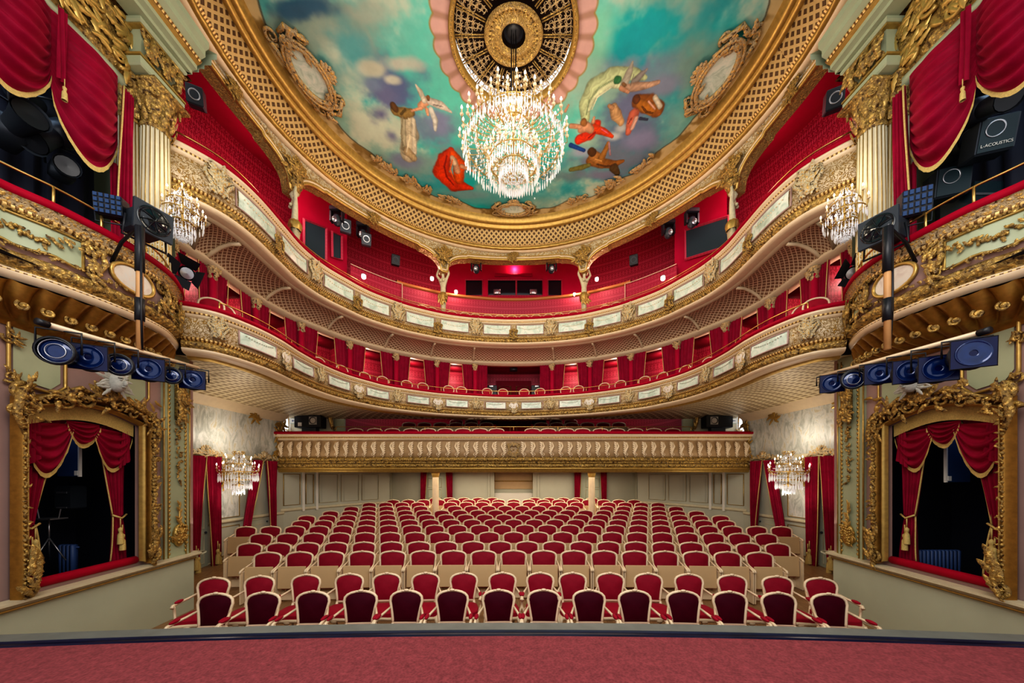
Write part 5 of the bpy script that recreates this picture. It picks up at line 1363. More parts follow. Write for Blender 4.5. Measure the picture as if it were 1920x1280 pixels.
m=MB(); rq=random.Random(2)
for k in range(36):
    a=2*PI*k/36
    g=MB(); leaf(g,(0,0),0,.13,.035,-.02,0,5)
    Mx=Matrix.Translation(C0+Vector((.40*math.cos(a),.34*math.sin(a),-.05)))@Matrix.Rotation(a,4,'Z')@Matrix.Rotation(-PI/2,4,'X'); m.merge(g,Mx)
m.build('leaf_ring',M['orngold'],md)
m=MB()
for k in range(16):
    a=2*PI*k/16
    for da in (-.035,.035): m.tube([C0+Vector((r*math.cos(a+da*.6/r),r*math.sin(a+da*.6/r),.02)) for r in (.6,.8,1.0,1.18)],.013,4)
m.build('spokes',M['orngold'],md)
m=MB()
for k in range(16):
    a=2*PI*(k+.5)/16
    def PP(r,da): return C0+Vector((r*math.cos(a+da),r*math.sin(a+da),.03))
    for (r,s_) in ((.68,.035),(.77,.045),(.88,.055),(1.0,.062),(1.11,.045)):
        for q in (-1,0,1):
            if r<.8 and q: continue
            c=PP(r,q*.11); m.tube([c+Vector((s_*math.cos(t*PI/4),s_*math.sin(t*PI/4),0)) for t in range(8)],.009,4,closed=True)
            for t in range(4):
                tt=t*PI/2+a+.4; m.tube([c+Vector((s_*.9*math.cos(tt),s_*.9*math.sin(tt),0)),c+Vector((s_*1.5*math.cos(tt+.5),s_*1.5*math.sin(tt+.5),0)),c+Vector((s_*1.8*math.cos(tt+1.0),s_*1.8*math.sin(tt+1.0),0))],.008,4)
m.build('lacework',M['ornpale'],md)
# ============================================================ CARYATIDS
def caryatid(x,Y,Htop,Hbot,fac,lab):
    o=empty('caryatid',(x,Y,EYE+Hbot)); o.rotation_euler=(0,0,fac); tag(o,lab,'statue')
    H=Htop-Hbot
    # one continuous figure by skin modifier: torso, head, arms raised to the capital
    h=H
    V=[(0,0,.42*h),(0,-.01,.52*h),(0,0,.62*h),(0,-.02,.72*h),(0,0,.79*h),(0,-.03,.86*h),(0,-.03,.93*h)]
    rd_=[(.125,.10),(.105,.085),(.095,.075),(.13,.095),(.05,.05),(.065,.075),(.055,.06)]
    E=[(i,i+1) for i in range(6)]
    for s in (-1,1):
        b=len(V); V+=[(s*.13,0,.755*h),(s*.235,-.03,.84*h),(s*.17,-.01,.955*h),(s*.10,.0,1.0*h)]; rd_+=[(.05,.05),(.042,.042),(.032,.032),(.03,.03)]
        E+=[(3,b),(b,b+1),(b+1,b+2),(b+2,b+3)]
    me=bpy.data.meshes.new('body'); me.from_pydata(V,E,[]); bo=link('body',me,o,local=True)
    me.materials.append(M['statue'])
    sk=bo.modifiers.new('skin','SKIN'); lay=me.skin_vertices[0].data
    for i,r in enumerate(rd_): lay[i].radius=r
    lay[0].use_root=True
    sb=bo.modifiers.new('sub','SUBSURF'); sb.levels=2; sb.render_levels=2
    for p in me.polygons: p.use_smooth=True
    sk.use_smooth_shade=True
    m=MB(); m.ell((0,-.035,.885*h),(.075,.08,.10),12,9); m.ell((0,-.105,.885*h),(.012,.02,.022),6,5)
    for s in (-1,1): m.ell((s*.024,-.092,.897*h),(.011,.008,.007),6,4); m.ell((s*.055,-.10,.715*h),(.045,.04,.042),9,6)
    m.ell((0,-.095,.862*h),(.018,.01,.006),6,4); m.build('face',M['statue'],o,local=True)
    m=MB(); m.ell((0,0,.93*h),(.085,.085,.075),10,7)
    for k in range(10): a=k*.63; leaf(m,(.05*math.cos(a),.9*h+.05*math.sin(a)),a,.09,.025,-.03,.4)
    m.build('hair',M['statue'],o,local=True)
    m=MB()
    m.lathe([(.14,.36*h),(.165,.42*h),(.15,.47*h),(.12,.5*h)],(0,0,0),20,flute=.15,nf=8)
    for k in range(26): leaf(m,(random.uniform(-.1,.1),random.uniform(.34,.48)*h),-PI/2+random.uniform(-.9,.9),.16,.045,-.1,.4)
    m.build('drapery',M['gold'],o,local=True)
    m=MB(); 
    m.lathe([(.06,-.02),(.075,.0),(.08,.08*h),(.12,.38*h)],(0,0,0),4,cap=True); m.build('pedestal_shaft',M['statue'],o,local=True)
    m=MB(); m.lathe([(.10,.97*h),(.13,1.0*h),(.16,1.03*h),(.17,1.06*h),(.2,1.10*h)],(0,0,0),12,cap=True)
    for k in range(10): a=k*.628; leaf(m,(.1*math.cos(a),1.02*h),PI/2+random.uniform(-.8,.8),.14,.035,-.12,.3)
    m.build('capital',M['orngold'],o,local=True)
caryatid(-5.52,8.62,7.25,5.62,R(-50),'ivory caryatid with raised arms and gold drapery, leftmost, between the left gallery arches')
caryatid(-2.50,12.12,7.45,5.55,R(-15),'ivory caryatid with raised arms at the left end of the middle gallery arch')
caryatid(2.50,12.12,7.45,5.55,R(15),'ivory caryatid with raised arms at the right end of the middle gallery arch')
caryatid(5.52,8.62,7.25,5.62,R(50),'ivory caryatid with raised arms and gold drapery, rightmost, between the right gallery arches')
# ============================================================ STAGE BOX BALCONIES (upper)
sb=[(5.75,2.3),(5.6,3.0),(5.47,3.6),(5.30,4.0),(5.22,4.6),(5.30,5.1),(5.52,5.5),(5.72,5.75),(5.95,5.95)]
for sd in (-1,1):
    N=SN[sd]
    P=Path([(sd*x,y) for x,y in sb],.04)
    # ensure normals point to the middle
    b=empty('stage_box_balcony',(sd*5.3,4.6,EYE+2.1)); tag(b,'bulging ornate gilded balcony front of the %s stage box'%N,'balcony','stage box balconies')
    rq=random.Random(12)
    sweep(P,[(-.02,2.14),(.02,2.16),(.05,2.2),(.05,2.24),(.0,2.26)]).build('lower_lip',M['chaircream'],b)
    sweep(P,[(.02,2.20),(.06,2.22),(.02,2.25)]).build('bead_moulding',M['dentil'],b)
    sweep(P,[(0,2.26)]+arcprof(-.0,2.36,.075,-90,90,7)+[(-.02,2.46)],disp=lambda u,v,j:(.02*math.sin(u*44+j*1.3)+.014*math.sin(u*101+j*2)) if 0<j<8 else 0).build('garland_moulding',M['orngold'],b)
    sweep(P,[(-.02,2.45),(.03,2.52),(.02,2.75),(-.02,2.88)]).build('parapet',M['mauve'],b)
    sweep(P,[(-.02,2.86),(.03,2.87),(.03,2.90),(.08,2.94),(.08,3.0),(.11,3.02)]).build('cornice',M['orn'],b)
    sweep(P,[(.035,2.875),(.06,2.90),(.05,2.93)]).build('bead_row',M['dentil'],b)
    sweep(P,[(.09,3.02),(.13,3.04),(.12,3.11),(.06,3.13),(-.12,3.12),(-.13,3.0)]).build('velvet_ledge',M['velvetrail'],b)
    sy=lambda Y:P.s[min(range(len(P.p)),key=lambda i:abs(P.p[i].y-Y)+(0 if 1 else 0))]
    for (y0,y1,kind) in ((3.5,4.15,'g'),(4.35,4.95,'o'),(5.15,5.45,'g')):
        a,c=sorted((sy(y0),sy(y1)))
        if kind=='g':
            pb=sweep(P,[(.045,2.52),(.045,2.66),(.03,2.83)],a,c).build('painted_panel',M['green'],b)
            fr=MB(); n=10; idx=[a+(c-a)*i/n for i in range(n+1)]
            fr.tube([P.frame(x,2.51+.02*math.sin(i*1.2),.05).translation for i,x in enumerate(idx)]+[P.frame(x,2.84,.04).translation for x in idx[::-1]],.016,5,closed=True); fr.build('panel_frame',M['gold'],pb)
            m=MB(); m.merge(garland_mb((c-a)*1.0,.035,5,.028,.1,26),P.frame((a+c)/2,2.76,.05)); m.build('flower_garland',M['orngold'],b)
        else:
            ovalpatch(P,(a+c)/2,2.67,(c-a)/2*.8,.15,.06).build('oval_painting',M['marblepink'],b)
            fr=MB(); s0=(a+c)/2; fr.tube([P.frame(s0+(c-a)/2*.88*math.cos(t*PI/12),2.67+.175*math.sin(t*PI/12),.06).translation for t in range(24)],.024,6,closed=True); fr.build('oval_frame',M['gold'],b)
    for k in range(44):
        s=rq.uniform(.5,P.len-.2)
    for yy,sc_ in ((4.24,.36),(5.05,.36),(3.38,.36),(5.56,.34)):
        t=MB(); g=MB()
        spiral(t,(0,.12*1),.09,1.4,PI/2,1,.028); spiral(t,(.02,-.14),.08,1.3,-PI/2,-1,.026); t.tube([(.06,-.03,.16),(.09,-.05,0),(.03,-.04,-.16)],[.02,.035,.02],6)
        for k in range(12): leaf(t,(rq.uniform(-.1,.1),rq.uniform(-.2,.2)),rq.uniform(0,6.28),.13,.032,-.04,.5)
        g.merge(t,P.frame(sy(yy),2.67,.05)); g.build('scroll_bracket',M['orngold'],b)
    g=garland_mb(1.0,.02,77,.03,0,40)
    for y0 in (3.2,3.75,4.3,4.85,5.35):
        for hh in (2.49,2.86):
            m=MB(); t=garland_mb(.5,.012,int(y0*10),.022,0,18); m.merge(t,P.frame(sy(y0),hh,.045)); m.build('leaf_garland',M['orngold'],b)
    # gold ribbed shell console beneath
    cs_=empty('shell_console',(sd*5.6,4.6,EYE+1.9)); tag(cs_,'gilded ribbed shell console under the %s stage box balcony'%N,'console','shell consoles')
    def cfn(u,v):
        s=P.len*(.10+.88*u); p,t,n=P.at(s); w=W(sd,p.y,0); 
        y2=4.75+(p.y-4.75)*(1-.35*v)
        w=W(sd,y2,0,.02); x=p.x*(1-v**.8)+w.x*v**.8; y=p.y*(1-v)+y2*v
        h=2.14-.40*v-.08*math.sin(PI*v)*0
        k=.085*abs(math.sin(u*PI*17))**.7*(math.sin(PI*min(1,v+.15)))
        return (x-sd*k,y,EYE+h-k)
    m=MB(); m.grid(cfn,240,12,uvf=lambda u,v:(u*3,v*.6)); m.build('shell',M['golddark'],cs_)
    for k in range(17):
        u=(k+.5)/17; m=MB(); q_=Vector(cfn(u,.32)); t=MB(); spiral(t,(0,0),.055,1.5,PI/2,1,.02); t.ell((0,0,0),(.03,.03,.03),8,5); m.merge(t,Matrix.Translation(q_+Vector((0,0,-.02)))@Matrix.Rotation(-sd*PI/2+.6*sd,4,'Z')); m.build('rib_scroll',M['orngold'],cs_)
    # scroll step joining the lower horseshoe balcony
    m=MB(); t=MB(); spiral(t,(0,0),.2,1.5,PI/2,-sd,.05); t.tube([(-sd*.2,-.04,.38),(-sd*.02,-.06,.3),(sd*.16,-.06,.1),(sd*.2,-.05,-.2)],[.03,.06,.06,.03],7)
    for k in range(14): leaf(t,(rq.uniform(-.2,.15),rq.uniform(-.25,.35)),rq.uniform(0,6.28),.2,.05,-.06,.4)
    m.merge(t,P.frame(sy(5.72),2.55,.02)); o=m.build('corner_scroll',M['orngold']); tag(o,'large gilded scroll where the %s stage box meets the horseshoe balcony'%N,'ornament')
    r=empty('brass_railing',(sd*5.3,4.6,EYE+3.1)); tag(r,'brass rail on posts along the %s stage box ledge'%N,'railing')
    m=MB(); m.tube([P.frame(P.len*(.02+.9*k/20) if 1 else 0,3.36,-.03).translation for k in range(21)],.014,6); m.build('rail',M['brass'],r)
    for yy in (3.5,3.95,4.35,4.9,5.4):
        p=P.frame(sy(yy),3.11,-.03).translation; m=MB(); m.tube([p,p+Vector((0,0,.25))],.013,6); m.build('post',M['brass'],r)
    # ============ proscenium columns
    for (x,y,r_,nm) in ((5.72,5.45,.185,'front'),(5.96,5.28,.15,'rear')):
        c=empty('fluted_column',(sd*x,y,EYE+2.9)); tag(c,'gilt fluted proscenium column, %s one of the %s pair'%(nm,N),'column')
        m=MB(); q=[(r_,2.9),(r_,3.3),(r_*.97,4.4),(r_*.9,5.5)]
        m.lathe(q,(sd*x,y,EYE),96,flute=.13,nf=20); sh=m.build('shaft',M['cream'],c)
        m=MB()
        for k in range(20):
            a=2*PI*(k+.5)/20
            if sd*math.cos(a)>.35: continue
            m.tube([(sd*x+q_[0]*.985*math.cos(a),y+q_[0]*.985*math.sin(a),EYE+q_[1]) for q_ in q],.009,4)
        m.build('gilt_fillets',M['gold'],c)
        m=MB()
        for k in range(20):
            a=2*PI*k/20
            if sd*math.cos(a)>.35: continue
            for z in range(9): m.ell((sd*x+r_*.93*math.cos(a),y+r_*.93*math.sin(a),EYE+3.0+.085*z),(.012,.012,.03),5,4)
        m.build('flute_beads',M['gold'],c)
        m=MB(); m.lathe([(r_*.92,5.45),(r_,5.48),(r_*.95,5.52),(r_*1.05,5.75),(r_*1.3,5.95),(r_*1.4,6.02)],(sd*x,y,EYE),20)
        for k in range(12):
            a=2*PI*k/12
            for zz,L in ((5.5,.2),(5.66,.24)):
                g=MB(); leaf(g,(0,0),PI/2,L*.85,.04,0,0,6)
                Mx=Matrix.Translation((sd*x+r_*1.02*math.cos(a+zz),y+r_*1.02*math.sin(a+zz),EYE+zz))@Matrix.Rotation(a+zz+PI/2,4,'Z')@Matrix.Rotation(R(18),4,'X'); m.merge(g,Mx)
        for k in range(4):
            a=PI/4+k*PI/2; g=MB(); spiral(g,(0,0),.055,1.6,PI/2,1,.018); spiral(g,(0,0),.055,1.6,PI/2,-1,.018); m.merge(g,Matrix.Translation((sd*x+r_*1.5*math.cos(a),y+r_*1.5*math.sin(a),EYE+5.92))@Matrix.Rotation(a+PI/2,4,'Z'))
        m.box((sd*x,y,EYE+6.05),(r_*3.1,r_*3.1,.05)); m.build('capital',M['orngold'],c)
    # entablature block
    e=empty('entablature_block',(sd*5.8,5.4,EYE+6.08)); tag(e,'cream and gilt entablature block with scroll brackets above the %s columns'%N,'entablature','entablature blocks')
    m=MB(); m.box((sd*5.82,5.38,EYE+6.17),(.62,.68,.14),bev=.02); m.box((sd*5.82,5.38,EYE+6.48),(.48,.54,.5)); m.box((sd*5.82,5.38,EYE+6.76),(.66,.72,.08),bev=.02); m.build('core',M['green'],e,smooth=False)
    m=MB()
    for (dx,dy,rz) in ((-.27,0,0),(0,.30,1),(0,-.3,1),(-.27,-.2,0),(-.27,.2,0)):
        t=MB(); spiral(t,(0,.16),.09,1.4,PI/2,1,.03); spiral(t,(0,-.14),.06,1.3,PI/2,-1,.025); t.tube([(.05,-.03,.2),(.02,-.07,0),(.03,-.04,-.18)],[.03,.05,.03],6)
        for k in range(8): leaf(t,(rq.uniform(-.06,.06),rq.uniform(-.2,.15)),rq.uniform(0,6.28),.14,.04,-.06,.4)
        ang=(R(90)*(sd) if rz==0 else (0 if dy<0 else PI))
        m.merge(t,Matrix.Translation((sd*(5.82+dx),5.38+dy,EYE+6.48))@Matrix.Rotation(-ang if rz==0 else ang,4,'Z'))
    m.build('scroll_bracket',M['orngold'],e)
    m=MB(); m.box((sd*5.82,5.38,EYE+6.25),(.64,.70,.03)); m.box((sd*5.82,5.38,EYE+6.71),(.6,.66,.03)); m.build('gilt_fillet',M['gold'],e,smooth=False)
    # main cornice above, running towards the stage
    pc=Path([(sd*5.35,2.0),(sd*5.42,5.78)],.05)
    cor=[(-.28,6.80),(-.02,6.80),(-.02,6.86),(.06,6.88),(.06,6.95),(.12,6.98),(.12,7.05),(.2,7.1),(.2,7.2),(.26,7.24),(.26,7.34),(-.4,7.36)]
    struct(sweep(pc,cor[:5]).build('trim_entablature_low_'+N,M['green'],smooth=False),'pale green lower fascia of the %s proscenium cornice'%N,'trim')
    struct(sweep(pc,cor[4:7]).build('trim_entablature_gold_'+N,M['gold'],smooth=False),'gilt middle moulding of the %s proscenium cornice'%N,'trim')
    struct(sweep(pc,cor[6:]).build('trim_entablature_top_'+N,M['green'],smooth=False),'pale green top fascia of the %s proscenium cornice'%N,'trim')
    m=sweep(pc,[(.125,6.985),(.15,7.015),(.125,7.045)]); struct(m.build('trim_entablature_bead_'+N,M['dentil']),'beaded line of the %s proscenium cornice'%N,'trim')
    # end face turned back to the side
    m=MB(); 
    for (o1,h1),(o2,h2) in zip(cor,cor[1:]):
        m.grid(lambda u,v:(sd*(5.42-(o1+(o2-o1)*v)+1.2*u),5.78+(o1+(o2-o1)*v)*.6,EYE+h1+(h2-h1)*v),2,1)
    struct(m.build('trim_entablature_end_'+N,M['green'],smooth=False),'end return of the %s proscenium cornice'%N,'trim')
    m=MB(); m.grid(lambda u,v:(sd*(5.55+1.0*v),2.0+3.9*u,EYE+6.82),3,3,uvf=lambda u,v:(3.9*u,1.0*v)); struct(m.build('ceiling_soffit_'+N,M['lattdark']),'dark gold lattice soffit above the %s columns'%N,'ceiling')
    # ornate valance beam
    v=empty('carved_valance_beam',(sd*5.85,4.2,EYE+5.95)); tag(v,'carved rich gold beam over the drapery of the %s stage box'%N,'beam','carved gold valance beams')
    pv=Path([(sd*5.80,2.3),(sd*5.84,5.12)],.04)
    sweep(pv,[(-.1,5.86),(.04,5.86),(.04,5.95),(.0,5.97)]).build('lower_rail',M['green'],v)
    sweep(pv,[(.0,5.96),(.07,6.05),(.05,6.3),(.12,6.6),(.02,6.82)],disp=lambda u,v_,j:.04*math.sin(u*17+j)*math.sin(v_*13+u*7)).build('carved_face',M['orngold'],v)
    m=MB(); t0=pv.len
    for k in range(150):
        t=MB(); leaf(t,(0,0),rq.uniform(0,6.28),.19,.05,-.03,.6); m.merge(t,pv.frame(rq.uniform(.1,t0),6.0+rq.uniform(0,.75),.08))
    for k in range(9):
        t=MB(); spiral(t,(0,0),.13,1.5,rq.uniform(0,6),rq.choice((-1,1)),.035); m.merge(t,pv.frame(.5+k*.27,6.1+.5*(k%2)*.8,.1))
    m.build('acanthus_carving',M['gold'],v)
    # swags of the stage box
    sw=empty('stage_box_drapery',(sd*5.7,4,EYE+5)); tag(sw,'crimson velvet festoon drapery with gold fringe in the %s stage box opening'%N,'drapery','stage box festoons')
    y_=[(2.85,3.6,5.86,1.25),(3.6,4.28,5.86,1.35),(4.28,5.0,5.86,1.62)]
    for (a,bq,h0,dr) in y_:
        m=MB()
        def fn(u,v):
            s=math.sin(PI*u)**.7; d=v*(dr*.62+dr*.38*s)
            f=.05*math.sin(v*PI*17+2.2*math.sin(PI*u)+a*5)*s*(.6+.4*v)
            return (sd*(5.80-.22*math.sin(PI*u)*math.sin(PI*min(1,v*.9+.1))-f),a+(bq-a)*u,EYE+h0-d)
        m.grid(fn,20,110); s_=m.build('swag',M['velvet'],sw)
        m=MB(); fringe_line(m,[fn(k/30,1) for k in range(31)],.07,Vector((-sd*.01,0,.01))); m.build('fringe',M['fringe'],s_)
    for yy in (3.6,4.28):
        m,fn_=curtain_mb(((sd*5.66,yy-.05,EYE+5.86),(sd*5.66,yy+.05,EYE+5.86)),((sd*5.66,yy-.05,EYE+4.95),(sd*5.66,yy+.05,EYE+4.95)),2,.02,1,6); j=m.build('jabot',M['velvet'],sw)
        m=MB(); tassel(m,Vector((sd*5.63,yy,EYE+4.98)),.9); m.build('tassel',M['fringe'],j)
    m,fn_=curtain_mb(((sd*5.72,4.98,EYE+5.7),(sd*5.72,5.14,EYE+5.7)),((sd*5.72,4.92,EYE+3.75),(sd*5.72,5.13,EYE+3.85)),4,.03,1,14); tl=m.build('tail',M['velvet'],sw)
    m=MB(); m.tube([fn_(0,k/12)+Vector((-sd*.02,0,0)) for k in range(13)],.012,5); m.build('gold_trim',M['fringe'],tl)
    o=empty('box_curtain',(sd*5.9,5.1,EYE+3)); tag(o,'narrow crimson curtain hanging behind the drapery tail beside the %s columns'%N,'curtain')
    m,_=curtain_mb(((sd*5.85,4.95,EYE+4.6),(sd*5.85,5.12,EYE+4.6)),((sd*5.85,4.95,EYE+2.9),(sd*5.85,5.12,EYE+2.9)),3,.02,1,8); m.build('drape',M['velvet'],o)
    # pale wall panel strip
    o=empty('wall_panel',(sd*6.6,5.9,EYE+3)); tag(o,'gilt edged pale green panel on the wall of the %s stage box'%N,'panel')
    m=MB(); m.tube([(sd*6.1,5.9,EYE+2.9),(sd*7.1,5.9,EYE+2.9),(sd*7.1,5.9,EYE+4.4),(sd*6.1,5.9,EYE+4.4)],.02,4,closed=True); m.build('gilt_frame',M['gold'],o)
    m=MB(); m.box((sd*6.6,5.92,EYE+3.65),(1,.03,1.5)); m.build('field',M['green'],o,smooth=False)
# ============================================================ CHANDELIERS
def drop_mesh(L=.12,w=.016):
    m=MB(); m.lathe([(.001,0),(w*.45,-.012),(w*.3,-.024),(w*.2,-.03),(w,-.03-L*.55),(w*.7,-.03-L*.8),(.001,-.03-L)],(0,0,0),6); return m
cand=MB(); cand.lathe([(.001,0),(.026,.006),(.03,.016),(.012,.02),(.012,.09)],(0,0,0),8); candle_me=cand.mesh('candle',M['chaircream'])
cb=MB(); cb.lathe([(.001,0),(.012,.006),(.017,.024),(.010,.045),(.001,.065)],(0,0,0),8); bulb_me=cb.mesh('bulb',M['bulb'])
DR=drop_mesh()
def chandelier(name,label,c,tiers,crown,group=None,s=1.0,strands=True,body=True,bs=1.0):
    """tiers: (radius, z, candles, drop length, fringe count)"""
    o=empty(name,c); tag(o,label,'chandelier',group); c=Vector(c); rq=random.Random(3)
    gold=MB(); cry=MB()
    zmax=max(t[1] for t in tiers); zmin=min(t[1] for t in tiers)
    gold.tube([c+Vector((0,0,zmin-.1*s)),c+Vector((0,0,crown[1]))],.022*s,6)
    for k in range(6): gold.ell(c+Vector((0,0,zmin+(crown[1]-zmin)*k/5)),(.05*s,.05*s,.035*s),8,5)
    for (r,z,n,dl,nf) in tiers:
        g=MB(); g.tube([c+Vector((r*.93*math.cos(2*PI*k/48),r*.93*math.sin(2*PI*k/48),z-.03*s)) for k in range(48)],.012*s,5,closed=True)
        g.build('tier_ring',M['gold'],o)
        for k in range(n):
            a=2*PI*k/n+r; ca,sa=math.cos(a),math.sin(a); rr=r*(1+.06*(k%2))
            zz=z+.05*s*(k%3)
            m_=MB(); m_.tube([c+Vector((q*ca,q*sa,h)) for q,h in ((r*.35,z-.02*s),(r*.6,z-.12*s),(r*.85,z-.1*s),(rr,z-.02*s),(rr,zz+.02*s))],.008*s,4); 
            arm=m_.build('arm',M['gold'],o)
            f=Matrix.Translation(c+Vector((rr*ca,rr*sa,zz)))@Matrix.Scale(s*bs,4)
            cd=link('candle',candle_me,o,M=f)
            link('bulb',bulb_me,cd,M=f@Matrix.Translation((0,0,.09)))
        for k in range(nf):
            a=2*PI*k/nf; q=r*(.93+.07*rq.random())
            cry.merge(DR,Matrix.Translation(c+Vector((q*math.cos(a),q*math.sin(a),z-.05*s-.04*rq.random())))@Matrix.Scale(s,4)@Matrix.Diagonal((1,1,dl/.12,1)))
    # strings of crystal from the crown to the rings and bowl below
    if strands:
        R0,Z0=crown
        srt=sorted(tiers,key=lambda t:t[0])
        for (r,z,n,dl,nf) in tiers:
            for k in range(max(12,nf//3)):
                a=2*PI*k/max(12,nf//3)
                for i in range(9):
                    t=i/8; q=R0+(r*.9-R0)*(t**1.6); h=Z0+(z-Z0)*t
                    cry.ell(c+Vector((q*math.cos(a),q*math.sin(a),h)),(.011*s,.011*s,.016*s),5,4)
        low=min(tiers,key=lambda t:t[1])
        for k in range(18):
            a=2*PI*k/18
            for i in range(7):
                t=i/6; q=low[0]*.9*math.cos(t*PI/2*.9); h=low[1]-.05*s-.22*s*math.sin(t*PI/2)
                cry.ell(c+Vector((q*math.cos(a),q*math.sin(a),h)),(.014*s,.014*s,.02*s),5,4)
    if name=='crystal_chandelier':
        for k in range(900):
            a=rq.uniform(0,2*PI); t=rq.random(); q=.25+.8*t; z=.62-.55*t*rq.random()+rq.uniform(-.12,.1)-(.25 if q<.55 else 0)
            cry.ell(c+Vector((q*math.cos(a),q*math.sin(a),z)),(.014,.014,.024),5,4)
    x=cry.build('crystal_drops',M['crystal'],o,smooth=False); x['kind']='stuff'
    # crown
    for k in range(8):
        a=2*PI*k/8
        t=MB(); spiral(t,(.10*s,0),.06*s,1.4,PI,1,.011*s); gold.merge(t,Matrix.Translation(c+Vector((0,0,crown[1])))@Matrix.Rotation(a,4,'Z'))
        t=MB(); spiral(t,(crown[0]*.8,.08*s),.07*s,1.4,PI,1,.011*s); gold.merge(t,Matrix.Translation(c+Vector((0,0,crown[1]-.15*s)))@Matrix.Rotation(a+.4,4,'Z'))
    gold.build('gilt_stem',M['gold'],o)
    return o
cz=EYE+6.35
big=chandelier('crystal_chandelier','great crystal chandelier with many lit candles hanging from the ceiling rosette',(0,6.93,cz),
  [(1.02,.42,42,.20,110),(.80,.60,30,.12,60),(.52,.05,24,.2,70),(.36,.72,14,.12,30),(.30,-.06,8,.26,40)],(.16,1.25),bs=1.25)
m=MB()
for dx,dy in ((0,0),(.05,.04),(-.05,.04),(.04,-.05),(-.04,-.05)): m.tube([(dx,6.93+dy,cz+1.25),(dx,6.93+dy,EYE+HC+.28)],.008,5)
m.build('suspension_cables',M['black'],big)
m=MB(); m.lathe([(.18,0),(.2,-.12),(.1,-.16)],(0,6.93,EYE+HC+.22),14,cap=True); m.build('ceiling_winch',M['black'],big)
for dx,dy,dz,pw in ((0,0,1.0,6),(1.5,0,-.3,22),(-1.5,0,-.3,22),(0,1.5,-.3,22),(0,-1.5,-.3,22)): lamp('chandelier_light','POINT',(dx,6.93+dy,cz+dz),pw,.22,(1,.88,.7))
lamp('chandelier_ceiling_glow','POINT',(0,6.93,cz+1.15),40,.3,(1,.9,.75))
for sd in (-1,1):
    N=SN[sd]
    x=sd*5.38; y=5.55
    o=chandelier('bracket_chandelier','crystal bracket chandelier with electric candles beside the %s fluted columns'%N,(x,y,EYE+4.15),[(.27,.12,9,.16,26),(.2,.3,6,.12,18),(.12,-.12,0,.14,16),(.16,-.02,6,.16,22)],(.05,.5),s=.75)
    lamp('bracket_glow','POINT',(x+.0-sd*.25,y-.2,EYE+4.85),6,.12,(1,.9,.75))
    m=MB(); m.tube([(x,y,EYE+4.4),(sd*5.55,5.5,EYE+4.25),(sd*5.75,5.48,EYE+4.3)],.02,6); m.build('bracket_arm',M['gold'],o)
    x=sd*7.45; y=9.25
    o=chandelier('wall_chandelier','crystal wall chandelier with electric candles between the %s door curtains'%N,(x,y,EYE+.1),[(.44,.06,12,.2,40),(.28,.27,8,.16,22),(.3,-.16,0,.2,26),(.14,-.3,0,.2,14)],(.06,.55),s=.95)
    m=MB(); t=MB(); t.tube([(0,0,.35),(0,-.15,.2),(0,-.35,.12),(0,-.5,.05)],.02,6)
    spiral(t,(0,.2),.12,1.4,0,1,.03); spiral(t,(0,-.15),.1,1.4,PI,1,.03)
    for k in range(18): leaf(t,(random.uniform(-.1,.1),random.uniform(-.35,.35)),random.uniform(0,6.28),.2,.05,-.05,.4)
    xx=Vector((0,1,0)) if sd<0 else Vector((0,-1,0)); yv=Vector((0,0,1)).cross(xx)
    m.merge(t,Matrix(((xx.x,yv.x,0,sd*8.0),(xx.y,yv.y,0,9.35),(0,0,1,EYE+.05),(0,0,0,1)))); m.build('wall_bracket',M['gold'],o)
    lamp('wall_chandelier_glow','POINT',(x,y,EYE+1.1),13,.2,(1,.9,.76))
    lamp('wall_chandelier_glow_low','POINT',(x+sd*-.1,y,EYE-.6),8,.2,(1,.9,.76))

